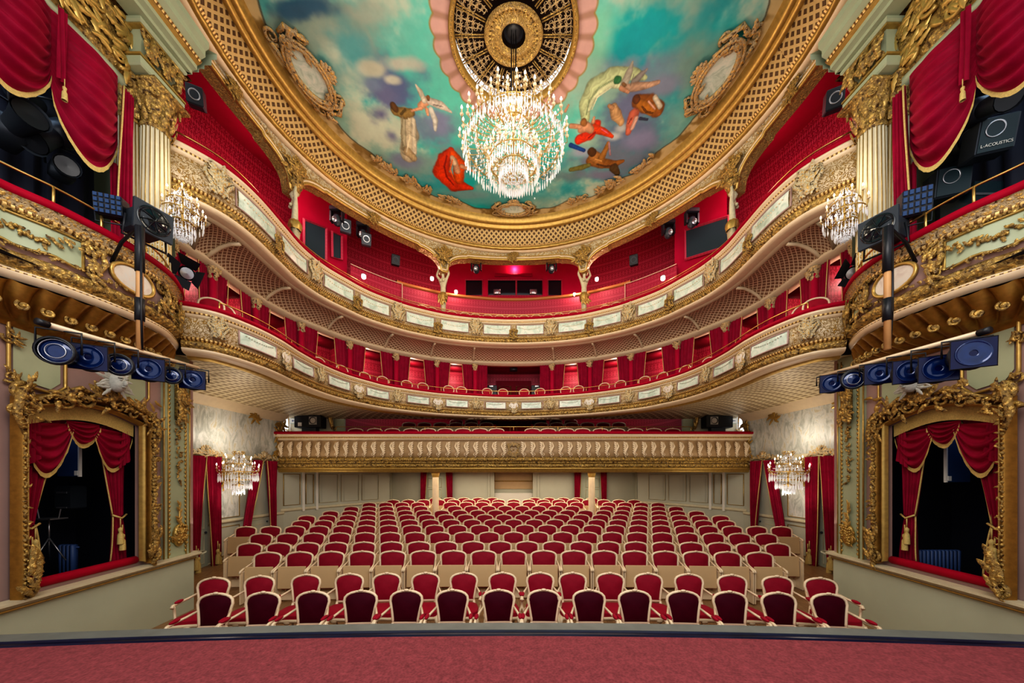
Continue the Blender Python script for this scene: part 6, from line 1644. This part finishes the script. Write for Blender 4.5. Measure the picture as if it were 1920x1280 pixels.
# ============================================================ SEATS
def outl(w0,w1,z0,z1,zt,n=10):
    """chair back outline in x,z: narrow foot, wide shoulders, arched crest"""
    pts=[(-w0,z0),(-w0*1.0,z0+.02)]
    for k in range(1,7): t=k/6; pts.append((-(w0+(w1-w0)*t**1.3),z0+(z1-z0)*t))
    for k in range(1,n): 
        a=PI-PI*k/n; pts.append((w1*math.cos(a)*(1 if abs(math.cos(a))<.95 else 1),z1+(zt-z1)*(math.sin(a)**.75)))
    for k in range(6,0,-1): t=k/6; pts.append(((w0+(w1-w0)*t**1.3),z0+(z1-z0)*t))
    pts+=[(w0,z0+.02),(w0,z0)]
    return pts
def backpos(x,z,tilt=.14,y0=.20): return lambda d=0:(x,y0+(z-.45)*tilt+d,z)
def chair_parts(root,pad,loose=True):
    if loose: w0,w1,z0,z1,zt=.165,.215,.535,.82,.945
    else: w0,w1,z0,z1,zt=.235,.262,.50,.83,.935
    tilt=.16; Y=lambda z:.20+(z-.45)*tilt
    ol=outl(w0,w1,z0,z1,zt)
    m=MB(); cx,czz=0,(z0+zt)/2; rings=6; vs=[];fs=[]
    for r in range(rings+1):
        k=r/rings
        for (x,z) in ol:
            xx=x*.90*k; zz=czz+(z-czz)*k*.93; vs.append((xx,Y(zz)-.045*(1-k**2.2)-.004,zz))
    n=len(ol)
    for r in range(rings):
        for i in range(n): j=(i+1)%n; fs.append((r*n+i,r*n+j,(r+1)*n+j,(r+1)*n+i))
    m.add(vs,fs)
    # rear cover
    b=len(m.v); m.add([(x*.9,Y(z)+.02,czz+(z-czz)*.93) for x,z in ol],[tuple(range(n))])
    m.build('backrest',pad,root,local=True)
    m=MB(); m.tube([(x,Y(z),z) for x,z in ol],.019 if loose else .022,6,closed=True)
    m.ell((0,Y(zt)-.015,zt+.012),(.04,.018,.018),8,5); m.ell((-.045,Y(zt)-.012,zt+.002),(.03,.014,.012),6,4); m.ell((.045,Y(zt)-.012,zt+.002),(.03,.014,.012),6,4)
    m.build('back_frame',M['chaircream'],root,local=True)
    if loose:
        m=MB()
        def fn(u,v):
            a=2*PI*u; ex=.55; c,s=math.cos(a),math.sin(a); k=math.sin(PI/2*min(1,v*1.25)) if v<.8 else 1
            X=.255*math.copysign(abs(c)**ex,c)*k*(1-.08*(s>0)); Yy=-.02+.23*math.copysign(abs(s)**ex,s)*k
            z=.455+.065*math.sqrt(max(0,1-(min(1,v*1.0))**3))-(0 if v<.9 else .02)
            return (X,Yy,z)
        m.grid(fn,28,8); m.build('seat',M['seatred'],root,local=True)
        m=MB(); pts=[]
        for k in range(28):
            a=2*PI*k/28; c,s=math.cos(a),math.sin(a); pts.append((.265*math.copysign(abs(c)**.55,c)*(1-.08*(s>0)),-.02+.24*math.copysign(abs(s)**.55,s),.43+.01*math.cos(4*a)))
        m.tube(pts,.026,6,closed=True); m.ell((0,-.27,.42),(.05,.02,.03),8,5); m.build('seat_rail',M['chaircream'],root,local=True)
        for s in (-1,1):
            m=MB(); m.tube([(s*.23,-.22,.44),(s*.26,-.25,.34),(s*.24,-.245,.2),(s*.215,-.235,.08),(s*.235,-.26,.0)],[.03,.03,.02,.015,.022],6); m.build('leg',M['chaircream'],root,local=True)
            m=MB(); m.tube([(s*.165,.21,.54),(s*.18,.19,.43),(s*.18,.21,.25),(s*.175,.25,.1),(s*.18,.30,.0)],[.02,.026,.02,.016,.018],6); m.build('leg',M['chaircream'],root,local=True)
            m=MB(); m.tube([(s*.205,Y(.74),.735),(s*.255,.12,.70),(s*.285,.0,.685),(s*.29,-.10,.675),(s*.28,-.13,.65)],[.015,.017,.018,.02,.024],6)
            m.tube([(s*.28,-.10,.67),(s*.30,-.06,.60),(s*.285,-.07,.52),(s*.25,-.11,.45)],[.018,.018,.016,.02],6); ar=m.build('armrest',M['chaircream'],root,local=True)
            m=MB(); m.ell((s*.28,.0,.705),(.028,.085,.022),8,6); m.build('arm_pad',M['seatred'],ar,local=True)
    else:
        m=MB(); m.box((0,.02,.47),(.46,.07,.42),bev=.025,M=Matrix.Rotation(R(-3),4,'X')); m.build('seat_cushion',M['seatred'],root,local=True,smooth=False)
        m=MB(); m.box((0,-.035,.50),(.52,.022,.43),bev=.006,M=Matrix.Rotation(R(-3),4,'X')); m.build('seat_board',M['beige'],root,local=True,smooth=False)
        m=MB()
        for s in (-1,1):
            m.box((s*.292,.06,.32),(.022,.30,.62),bev=.008)
            m.tube([(s*.24,Y(.5),.52),(s*.24,Y(.4)-.01,.3),(s*.24,.2,.02)],.02,6)
        m.box((0,.13,.10),(.56,.03,.16)); m.build('side_stanchion',M['chaircream'],root,local=True,smooth=False)
        for s in (-1,1):
            m=MB(); m.tube([(s*.262,Y(.78),.76),(s*.285,.1,.70),(s*.292,.0,.675),(s*.292,-.08,.65),(s*.292,-.10,.625),(s*.292,-.07,.61)],[.013,.016,.02,.022,.024,.015],6)
            m.build('armrest',M['chaircream'],root,local=True)
def xs_at(px,Y): return (px-CX)/F*Y
# row one and two: loose armchairs
row1=[410,498,590,680,763,849,936,1018,1103,1188,1277,1364,1455,1548]
row2=[409,492,578,658,728,801,871,943,1012,1073,1141,1212,1288,1368,1451,1530]
pA=empty('velvet_armchair',(0,0,0)); chair_parts(pA,M['seatshade'],True)
pB=empty('velvet_armchair',(0,0,0)); chair_parts(pB,M['seatback'],True)
pT=empty('folding_armchair',(0,0,0)); chair_parts(pT,M['seatback'],False)
usedp=set()
def place(proto,x,Y,z,rz,label,cat,group):
    if proto.name not in usedp: usedp.add(proto.name); o=proto; kids(proto); [kids(c) for c in proto.children]; o.location=(x,Y,z); o.rotation_euler=(0,0,rz)
    else: o=dup(proto,(x,Y,z),rz)
    tag(o,label,cat,group); return o
OFF=.28
rj=random.Random(9)
def seatlab(n,k,tot,row,what):
    if k<tot/2: return '%s, %s from left in the %s'%(what,ORD[k],row)
    return '%s, %s from right in the %s'%(what,ORD[tot-1-k],row)
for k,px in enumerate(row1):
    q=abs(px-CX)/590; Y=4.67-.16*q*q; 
    place(pA,xs_at(px,Y),Y-OFF,0,-(px-CX)/590*.10+rj.uniform(-.03,.03),seatlab(0,k,14,'front row nearest the stage','loose armchair with shade-darkened red back'),'chair','loose armchairs of the front row')
for k,px in enumerate(row2):
    q=abs(px-CX)/565; Y=5.50-.28*q**2.5
    place(pB,xs_at(px,Y),Y-OFF,0,-(px-CX)/565*.16+rj.uniform(-.04,.04),seatlab(0,k,16,'second row','loose armchair with bright red back'),'chair','loose armchairs of the second row')
rows=[(7.09,17),(7.89,20),(8.68,21),(9.47,24),(10.27,21),(11.07,22),(11.87,21),(12.67,20),(13.45,19),(14.25,17),(15.0,12)]
for r,(Z0,n) in enumerate(rows):
    for k in range(n):
        i=k-(n-1)/2; x=.62*i; Y=Z0-.0065*x*x
        if r>=7 and abs(abs(x)-2.95*(1 if 1 else 0))<.36 and 12.2<Y<13.6: continue
        if r==10 and abs(x)<.9: continue
        place(pT,x,Y-OFF,fz(Z0),-x*.013,seatlab(0,k,n,'%s stalls row'%ORD[r+2],'red folding seat with raised beige board'),'seat','folding seats, %s row'%ORD[r+2])
# upholstered mezzanine chairs
pM=empty('folding_armchair',(0,0,0)); chair_parts(pM,M['seatback'],False)
mez=[(12.0,[667,703,736,771,803,835,868,900,931,998,1028,1062,1092,1126,1157,1191,1226,1261],802,'front'),(13.6,[767,796,826,855,884,912,1015,1044,1072,1101,1131,1160],791,'middle'),(14.5,[856,884,912,1012,1042,1070],785.5,'rear')]
mezE={}
for (Y,L,py,nm) in mez:
    for k,px in enumerate(L):
        z=EYE+(HY-py)/F*Y-.96
        place(pM,xs_at(px,Y),Y-OFF,z,0,seatlab(0,k,len(L),'%s row of the mezzanine'%nm,'cream framed red seat'),'seat','mezzanine seats, %s row'%nm)
# balcony chairs
pC=empty('balcony_chair',(0,0,0))
def balloon(root):
    Y=lambda z:.18+(z-.45)*.12
    ol=outl(.14,.19,.52,.74,.90)
    m=MB(); n=len(ol); c=.71; vs=[];fs=[]
    for r in range(5):
        k=r/4
        for x,z in ol: vs.append((x*.9*k,Y(z)-.03*(1-k*k),c+(z-c)*k*.93))
    for r in range(4):
        for i in range(n): fs.append((r*n+i,r*n+(i+1)%n,(r+1)*n+(i+1)%n,(r+1)*n+i))
    m.add(vs,fs); m.build('backrest',M['seatred'],root,local=True)
    m=MB(); m.tube([(x,Y(z),z) for x,z in ol],.018,6,closed=True); m.build('back_frame',M['chaircream'],root,local=True)
    m=MB(); m.box((0,-.03,.45),(.38,.40,.09),bev=.03); m.build('seat',M['seatred'],root,local=True)
    for s in (-1,1):
        for y in (-.2,.17):
            m=MB(); m.tube([(s*.17,y,.42),(s*.175,y,.0)],[.02,.014],6); m.build('leg',M['chaircream'],root,local=True)
balloon(pC)
b1=[ (640,9.4),(615,9.0),(583,8.6),(652,9.9),(692,10.4),(722,10.9),(768,11.6),(794,11.75),(843,12.1),(866,12.2),(915,12.7),(945,12.7)]
bpx=[612,650,692,722,768,795,843,868,915,945]
bpx=[(p,'left') for p in bpx]+[(2*CX-p,'right') for p in bpx[::-1]]
for k,(px,sdn) in enumerate(bpx):
    P=P1.offset(-.42); s=bearing(P,px); f=P.frame(s,0,0); p=f.translation; n=P.at(s)[2]; rz=math.atan2(n.x,-n.y)
    j=k if k<len(bpx)/2 else len(bpx)-1-k
    place(pC,p.x,p.y,EYE+2.44,rz,'round backed red chair, %s from the %s end behind the lower balcony ledge'%(ORD[j],sdn),'chair','lower horseshoe balcony chairs')
# two chairs near the stage
for sd,px in ((-1,372),(-1,436),(1,1554),(1,1490)):
    P=P1.offset(-.35); s=bearing(P,px); f=P.frame(s,0,0); p=f.translation; n=P.at(s)[2]
    place(pC,p.x,p.y,EYE+2.44,math.atan2(n.x,-n.y),'round backed red chair, %s, %s to the stage box on the lower balcony'%(SN[sd],'nearest' if abs(px-CX)>560 else 'second nearest'),'chair','stage end balcony chairs')
bp2=[795,814,848,872,894,916,938,960,982,1004,1026,1048,1072,1130,1150]
for k,px in enumerate(bp2):
    P=P2.offset(-.5); s=bearing(P,px); f=P.frame(s,0,0); p=f.translation; n=P.at(s)[2]
    place(pC,p.x,p.y,EYE+5.30,math.atan2(n.x,-n.y),'%s round backed red chair from the left behind the upper horseshoe balcony ledge'%ORD[k],'chair','upper horseshoe balcony chairs')

# ============================================================ STAGE LIGHTING
def lookm(p,d,s=1.0):
    d=Vector(d).normalized(); x=d.cross(Vector((0,0,1))).normalized(); z=x.cross(d)
    # local -y = d
    return Matrix(((-x.x,-d.x,z.x,p[0]),(-x.y,-d.y,z.y,p[1]),(-x.z,-d.z,z.z,p[2]),(0,0,0,1)))@Matrix.Scale(s,4)
def parcan(p,d,r,L,lab,square,yoke_top,barn=False):
    o=empty('spotlight',p); tag(o,lab,'spotlight'); Mx=lookm(p,d)
    RX=Matrix.Rotation(PI/2,4,'X')
    m=MB(); m.lathe([(.001,-L),(r*.5,-L),(r*.75,-L*.75),(r*.9,-L*.3),(r,-.02),(r*1.06,.0),(r*1.06,.03),(r*.93,.03)],(0,0,0),24,M=Mx@RX); m.build('lamp_housing',M['black'],o)
    m=MB(); m.lathe([(.001,.01),(r*.35,.005),(r*.7,-.005),(r*.93,-.02)],(0,0,0),24,M=Mx@RX); m.build('lens',M['lens'],o)
    m=MB(); m.lathe([(r*.5,.012),(r*.52,.02),(r*.56,.012)],(0,0,0),24,M=Mx@RX); m.lathe([(r*.84,-.002),(r*.87,.012),(r*.9,-.002)],(0,0,0),24,M=Mx@RX); m.build('lens_ring',M['silver'] if not square else M['lens'],o)
    if square:
        m=MB(); m.box((0,-.06,0),(r*2.05,.008,r*1.9),M=Mx); m.build('blue_gel',M['gelblue'],o,smooth=False)
        m=MB(); m.lathe([(r*.2,.068),(r*.35,.078),(r*.55,.066),(r*.78,.068),(r*.82,.076),(r*.86,.066)],(0,0,0),24,M=Mx@RX); m.build('gel_lens_ring',M['lens'],o)  # lens ring added in front of the gel, as if seen through
        m=MB(); m.tube([(sx*r*1.03,-.06,sz*r*.96) for sx,sz in ((-1,-1),(1,-1),(1,1),(-1,1))],.008,4,closed=True,M=Mx); m.build('gel_frame',M['black'],o,smooth=False)
    m=MB(); zt=yoke_top-p[2]
    m.tube([Mx@Vector((-r*1.15,.05,0)),(Mx@Vector((-r*1.15,.05,0)))+Vector((0,0,zt-.02)),(Mx@Vector((r*1.15,.05,0)))+Vector((0,0,zt-.02)),Mx@Vector((r*1.15,.05,0))],.01,5); m.build('yoke',M['black'],o)
for sd in (-1,1):
    N=SN[sd]
    mp=lambda px:(px if sd<0 else 2*CX-px)
    # bar from (85,608) to (375,695) (left), bearing depth ~3.6..5.4 along the wall
    def onbar(px,py):    # bar plane x = -+4.55
        Y=F*4.55/abs(mp(px)-CX) if 0 else F*4.55/(CX-px); return Vector((sd*4.55,Y,EYE+(HY-py)/F*Y))
    if sd>0: pts=[(83,622),(385,705)]
    else: pts=[(82,606),(372,690)]
    A,B=onbar(*pts[0]),onbar(*pts[1])
    bar=empty('lighting_bar',(A+B)/2); tag(bar,'wooden lighting bar carrying six stage lamps in front of the %s proscenium box'%N,'bar','lighting bars')
    m=MB(); m.tube([A,B],.028,4); m.build('batten',M['chaircream'],bar)
    m=MB(); m.tube([A+Vector((0,-.05,0)),A+Vector((0,.03,0))],.034,8); m.build('end_cap',M['black'],bar)
    if sd<0: L=[(105,658,28,'o'),(171,672,27,'s'),(224,684,22,'o'),(282,694,24,'s'),(322,704,17,'o'),(363,713,20,'s')]
    else: L=[(108,665,31,'s'),(172,693,28,'s'),(224,698,25,'s'),(281,702,22,'s'),(326,711,20,'o'),(368,720,19,'s')]
    descr=['nearest the stage','second from the stage','third from the stage','fourth from the stage','fifth from the stage','farthest from the stage']
    for k,(px,py,rp,kd) in enumerate(L):
        p=onbar(px,py); r=rp*.88/F*p.y; f=(p.y-A.y)/(B.y-A.y); yt=A.z+(B.z-A.z)*f
        parcan(p,(-sd*.62,-1,-.05),r,.19+.1*r,'%s stage lamp %s on the %s lighting bar'%('blue round' if kd=='o' else 'blue gelled square',descr[k],N),kd=='s',yt)
    # vertical pole
    pt=onbar(262,652); top=Vector((sd*4.55,pt.y,EYE+(HY-425)/F*pt.y))
    pole=empty('lighting_pole',pt); tag(pole,'wooden pole bound with black tape holding the %s lighting bar'%N,'pole','lighting poles')
    pt.z-=.02
    m=MB(); m.tube([pt,top],.034,8); m.build('pole',M['wood'],pole)
    m=MB(); m.tube([top-Vector((0,0,.55)),top],.045,8); m.build('black_tape',M['black'],pole); m=MB(); m.tube([pt+Vector((0,0,.35)),pt+Vector((0,0,.62))],.046,8); m.build('black_tape',M['black'],pole)
    m=MB(); m.tube([top,top+Vector((sd*.15,.1,.05)),top+Vector((sd*.45,.2,-.05)),top+Vector((sd*.75,.3,-.35))],.02,6); m.tube([pt+Vector((.03,0,0)),pt+Vector((.04,-.02,.5)),top+Vector((.04,-.02,0))],.012,5); m.build('cable_clamp',M['black'],pole)
def profile_spot(p,d,s,lab,rect=True,cat='spotlight'):
    o=empty('profile_spotlight',p); tag(o,lab,cat); Mx=lookm(p,d,s)
    m=MB(); m.box((0,.16,0),(.26,.34,.26),bev=.03,M=Mx); m.build('lamp_housing',M['greymetal'],o,smooth=False)
    m=MB(); m.box((0,-.02,0),(.34,.03,.34),bev=.01,M=Mx); m.build('front_plate',M['greymetal'],o,smooth=False)
    m=MB(); m.lathe([(.001,.055),(.05,.05),(.10,.045),(.13,.035),(.145,.045),(.15,.035)],(0,0,0),28,M=Mx@Matrix.Rotation(PI/2,4,'X')); m.build('lens',M['glassdark'],o)
    m=MB()
    for k in range(8): m.tube([Mx@Vector((.02*math.cos(k*PI/4),-.06,.02*math.sin(k*PI/4))),Mx@Vector((.13*math.cos(k*PI/4+.3),-.05,.13*math.sin(k*PI/4+.3)))],.004*s,4)
    m.build('grille',M['black'],o)
    m=MB(); m.tube([(-.17,.12,0),(-.19,.14,-.22),(.19,.14,-.22),(.17,.12,0)],.014,5,M=Mx); m.build('yoke',M['black'],o)
    return o
profile_spot(PX(286,416,4.5),(1,-.35,-.05),1.15,'grey profile spotlight with round front lens on top of the left lighting pole')
o=profile_spot(PX(1648,430,4.5),(-1,-.4,0),1.15,'grey profile spotlight with round front lens on top of the right lighting pole')
def panel_light(p,d,w,h,lab):
    o=empty('panel_floodlight',p); tag(o,lab,'floodlight'); Mx=lookm(p,d)
    m=MB(); m.box((0,.05,0),(w,.14,h),bev=.02,M=Mx); m.build('lamp_housing',M['black'],o,smooth=False)
    m=MB()
    for i in range(5):
        for j in range(4): m.box((-.4*w+.2*w*i,-.025,-.36*h+.24*h*j),(w*.13,.012,h*.16),M=Mx)
    m.build('lamp_cells',M['navy'],o,smooth=False)
    m=MB(); m.tube([(-w*.6,.05,0),(-w*.6,.05,-h*.75),(w*.6,.05,-h*.75),(w*.6,.05,0)],.01,5,M=Mx); m.build('yoke',M['greymetal'],o)
panel_light(PX(204,384,4.35),(.35,-1,-.1),.28,.26,'black panel floodlight beside the left profile spotlight')
panel_light(PX(1718,378,4.4),(-.5,-1,-.1),.28,.34,'black box floodlight beside the right profile spotlight')
# black fresnels with barn doors at the ends of the horseshoe
for sd,px,py in ((-1,350,512),(1,1600,512)):
    p=PX(px,py,5.7); o=empty('barn_door_spotlight',p); tag(o,'black spotlight with open barn doors clamped near the %s column foot'%SN[sd],'spotlight'); Mx=lookm(p,(-sd*.5,-1,-.35))
    m=MB(); m.lathe([(.001,-.25),(.08,-.25),(.1,-.1),(.11,.0)],(0,0,0),16,M=Mx@Matrix.Rotation(PI/2,4,'X')); m.build('lamp_housing',M['greymetal'],o)
    for a in range(4):
        m=MB(); m.add([Mx@(Matrix.Rotation(a*PI/2+.4,4,'Y')@Vector(v)) for v in ((-.1,-.02,.1),(.1,-.02,.1),(.15,-.14,.24),(-.15,-.14,.24))],[(0,1,2,3)]); m.build('barn_door',M['black'],o,smooth=False)
    m=MB(); m.lathe([(.001,.0),(.09,-.01)],(0,0,0),16,M=Mx@Matrix.Rotation(PI/2,4,'X')); m.build('lens',M['silver'],o)
# gallery moving heads
for px,py,Y,lab in ((632,408,10.2,'black moving head under the left gallery arch, nearest the control windows'),(681,436,10.8,'black moving head under the left gallery arch, right of the first'),(893,500,12.6,'black moving head at the left of the middle gallery arch'),(1034,500,12.6,'black moving head at the right of the middle gallery arch'),(1253,432,10.8,'black moving head under the right gallery arch, left of its neighbour'),(1297,412,10.2,'black moving head under the right gallery arch, nearest the large window')):
    p=PX(px,py,Y); o=empty('moving_head_light',p); tag(o,lab,'stage light')
    m=MB(); m.box(p+Vector((0,0,.22)),(.34,.26,.16),bev=.03); m.build('base',M['black'],o,smooth=False)
    for s in (-1,1):
        m=MB(); m.box(p+Vector((s*.17,0,.02)),(.05,.14,.32),bev=.015); m.build('yoke_arm',M['black'],o,smooth=False)
    m=MB(); m.ell(p+Vector((0,0,-.08)),(.13,.14,.17),12,9); m.build('head',M['greymetal'],o)
    m=MB(); m.lathe([(.001,.0),(.06,.0),(.075,.03)],(0,0,0),14,M=Matrix.Translation(p+Vector((0,-.13,-.14)))@Matrix.Rotation(PI/2+.4,4,'X')); m.build('lens',M['silver'],o)
    m=MB(); m.tube([p+Vector((0,0,.28)),p+Vector((0,0,.55))],.02,6); m.build('hanger',M['black'],o)
for px,py,Y,w,lab in ((648,423,10.3,.3,'small white framed monitor box beside the left moving heads'),(687,448,10.7,.28,'small grey monitor box under the second left moving head'),(742,487,12.2,.28,'small black loudspeaker on the rear left gallery wall'),(1188,487,12.2,.28,'small black loudspeaker on the rear right gallery wall'),(365,178,6.6,.26,'small grey loudspeaker under the ceiling cornice on the left'),(1566,184,6.6,.28,'small grey loudspeaker under the ceiling cornice on the right')):
    p=PX(px,py,Y); o=empty('wall_speaker',p); tag(o,lab,'speaker'); sx=1 if px<CX else -1
    Mx=lookm(p,(.5*sx,-1,-.3))
    m=MB(); m.box((0,.08,0),(w,.2,w*1.25),bev=.02,M=Mx); m.build('cabinet',M['black'] if w==.28 and Y>12 else M['greymetal'],o,smooth=False)
    m=MB(); m.lathe([(.001,.0),(w*.2,.0),(w*.32,.03),(w*.36,.025)],(0,0,0),16,M=Mx@Matrix.Translation((0,0,0))@Matrix.Rotation(PI/2,4,'X')); m.build('driver',M['silver'] if Y<12 else M['greymetal'],o)
# stage box equipment, right: two branded loudspeakers; left: dark lamps
def spk(p,d,w,h,lab,text=None):
    o=empty('loudspeaker',p); tag(o,lab,'speaker'); Mx=lookm(p,d)
    m=MB(); m.box((0,.13,0),(w,.26,h),bev=.02,M=Mx); m.build('cabinet',M['greymetal'],o,smooth=False)
    m=MB(); m.box((0,-.003,0),(w*.9,.012,h*.9),M=Mx); g=m.build('grille',M['screen'],o,smooth=False)
    m=MB(); m.lathe([(w*.22,.012),(w*.25,.02),(w*.26,.012)],(0,0,0),24,M=Mx@Matrix.Translation((-w*.08,0,h*.14))@Matrix.Rotation(PI/2,4,'X')); m.build('driver_ring',M['silver'],o)
    if text:
        cu=bpy.data.curves.new('lettering','FONT'); cu.body=text; cu.size=.05; cu.align_x='CENTER'; cu.extrude=.002
        to=bpy.data.objects.new('tmp',cu); COL.objects.link(to); bpy.context.view_layer.update()
        me=bpy.data.meshes.new_from_object(to.evaluated_get(bpy.context.evaluated_depsgraph_get())); bpy.data.objects.remove(to)
        me.materials.clear(); me.materials.append(M['white'])
        me.transform(Mx@Matrix.Translation((0,-.02,-h*.33))@Matrix.Rotation(PI/2,4,'X')); link('lettering',me,o)
spk(PX(1788,338,4.9),(-.35,-1,-.15),.38,.40,'grey loudspeaker on a crate in the right stage box, lower left one')
spk(PX(1870,250,4.5),(-.35,-1,-.25),.38,.42,'grey loudspeaker with white lettering high in the right stage box','L-ACOUSTICS')
o=empty('equipment_crate',PX(1835,392,4.9)); tag(o,'dark crate under the loudspeaker in the right stage box','crate'); m=MB(); c=PX(1838,385,5.1); m.box(c,(.7,.4,.42),bev=.02); m.build('case',M['screen'],o,smooth=False)
m=MB(); m.box(c+Vector((0,-.205,.0)),(.72,.02,.03)); m.build('metal_edge',M['silver'],o,smooth=False)
o=empty('black_cabinet',PX(1895,330,5.3)); tag(o,'tall black equipment cabinet at the back of the right stage box','cabinet'); m=MB(); c=PX(1915,330,5.3); m.box(c,(.8,.5,1.0),bev=.02); m.build('case',M['black'],o,smooth=False); m=MB(); m.box(c+Vector((-.2,-.26,.2)),(.3,.02,.08)); m.build('handle',M['greymetal'],o,smooth=False)
def torch(px,py,Y,d,s,lab):
    p=PX(px,py,Y); o=empty('theatre_spotlight',p); tag(o,lab,'spotlight'); Mx=lookm(p,d,s)
    m=MB(); m.box((0,.2,0),(.24,.36,.24),bev=.05,M=Mx); m.lathe([(.09,-.05),(.10,.1),(.13,.28),(.14,.3)],(0,0,0),16,M=Mx@Matrix.Rotation(PI/2,4,'X')); m.build('lamp_housing',M['greymetal'],o)
    m=MB(); m.lathe([(.001,.27),(.12,.28)],(0,0,0),16,M=Mx@Matrix.Rotation(PI/2,4,'X')); m.build('lens',M['black'],o)
    m=MB(); m.tube([(-.16,.1,0),(-.18,.1,.3),(.18,.1,.3),(.16,.1,0)],.014,5,M=Mx); m.tube([(0,.1,.3),(0,.1,.6)],.02,6,M=Mx); m.build('yoke',M['black'],o)
torch(95,255,4.6,(.2,-1,-1.2),1.2,'grey theatre spotlight pointing down in the left stage box')
torch(30,235,4.3,(1,-.3,.1),1.2,'grey theatre spotlight lying level at the left frame edge of the stage box')
torch(70,195,4.9,(.3,-1,-.4),1.0,'dark theatre spotlight behind the others under the left drapery')
torch(120,318,4.7,(1,-.6,-.3),.9,'small dark theatre spotlight pointing to the stage in the left stage box')
torch(1850,200,4.4,(-.3,-1,-.6),1.1,'grey theatre spotlight under the right drapery')
torch(1800,275,5.0,(-.6,-1,-.4),1.0,'dark theatre spotlight behind the loudspeakers in the right stage box')
for sd,x0 in ((-1,40),(1,1850)):
    o=empty('black_backdrop',PX(x0,300,5.5)); tag(o,'black masking cloth at the back of the %s stage box'%SN[sd],'backdrop')
    m,_=curtain_mb(((sd*7.0,5.4,EYE+6.8),(sd*5.95,5.75,EYE+6.8)) if 0 else ((sd*7.3,3.2,EYE+6.8),(sd*6.9,5.6,EYE+6.8)),((sd*7.3,3.2,EYE+2.4),(sd*6.9,5.6,EYE+2.4)),10,.05,1,6); m.build('cloth',M['darkroom'],o)
# ============================================================ LIGHTS
for a in (-5,35,70,110,145,185):
    lamp('tier_fill','POINT',(3.9*math.cos(R(a)),7.4+3.9*math.sin(R(a)),EYE+3.6),16,.4,(1,.84,.64))  # unseen point lamps added to brighten the balcony soffits
lamp('stalls_light','AREA',(0,13.6,EYE+.12),190,9,(1,.88,.70),(0,0,0),3.2)
lamp('mezzanine_fill','AREA',(0,13.6,EYE+3.1),150,9,(1,.80,.68),(0,0,0),1.2)  # unseen area lamp added to brighten the mezzanine wall and seats
for sd in (-1,1):
    lamp('upper_box_light','POINT',(sd*6.3,4.2,EYE+5.2),10,.3,(.6,.8,1))
    lamp('lower_box_light','POINT',(sd*6.6,4.6,EYE+.7),1.5,.2,(.5,.65,1))
    lamp('side_soffit_fill','AREA',(sd*6.6,8.5,EYE-.9),30,1.2,(1,.9,.75),(PI,0,0),4)  # unseen upward area lamp added under the balcony for its soffit
    lamp('gallery_side_light','POINT',(sd*6.2,9.2,EYE+8.2),60,.3,(1,.6,.6))
for a in (55,90,125,20,160):
    lamp('cornice_fill','POINT',(3.6*math.cos(R(a)),6.9+3.3*math.sin(R(a)),EYE+7.1),28,.3,(1,.82,.6))  # unseen point lamps added below the ceiling to lift the cornice
lamp('front_fill','AREA',(0,1.0,EYE+4.5),270,6,(1,.95,.88),(R(65),0,0),3)  # unseen soft fill lamp added above the stage front

for o_ in bpy.data.objects:
    if 'label' in o_ and len(o_['label'].replace(',',' ').split())>16: print('LONG',o_.name,o_['label'])
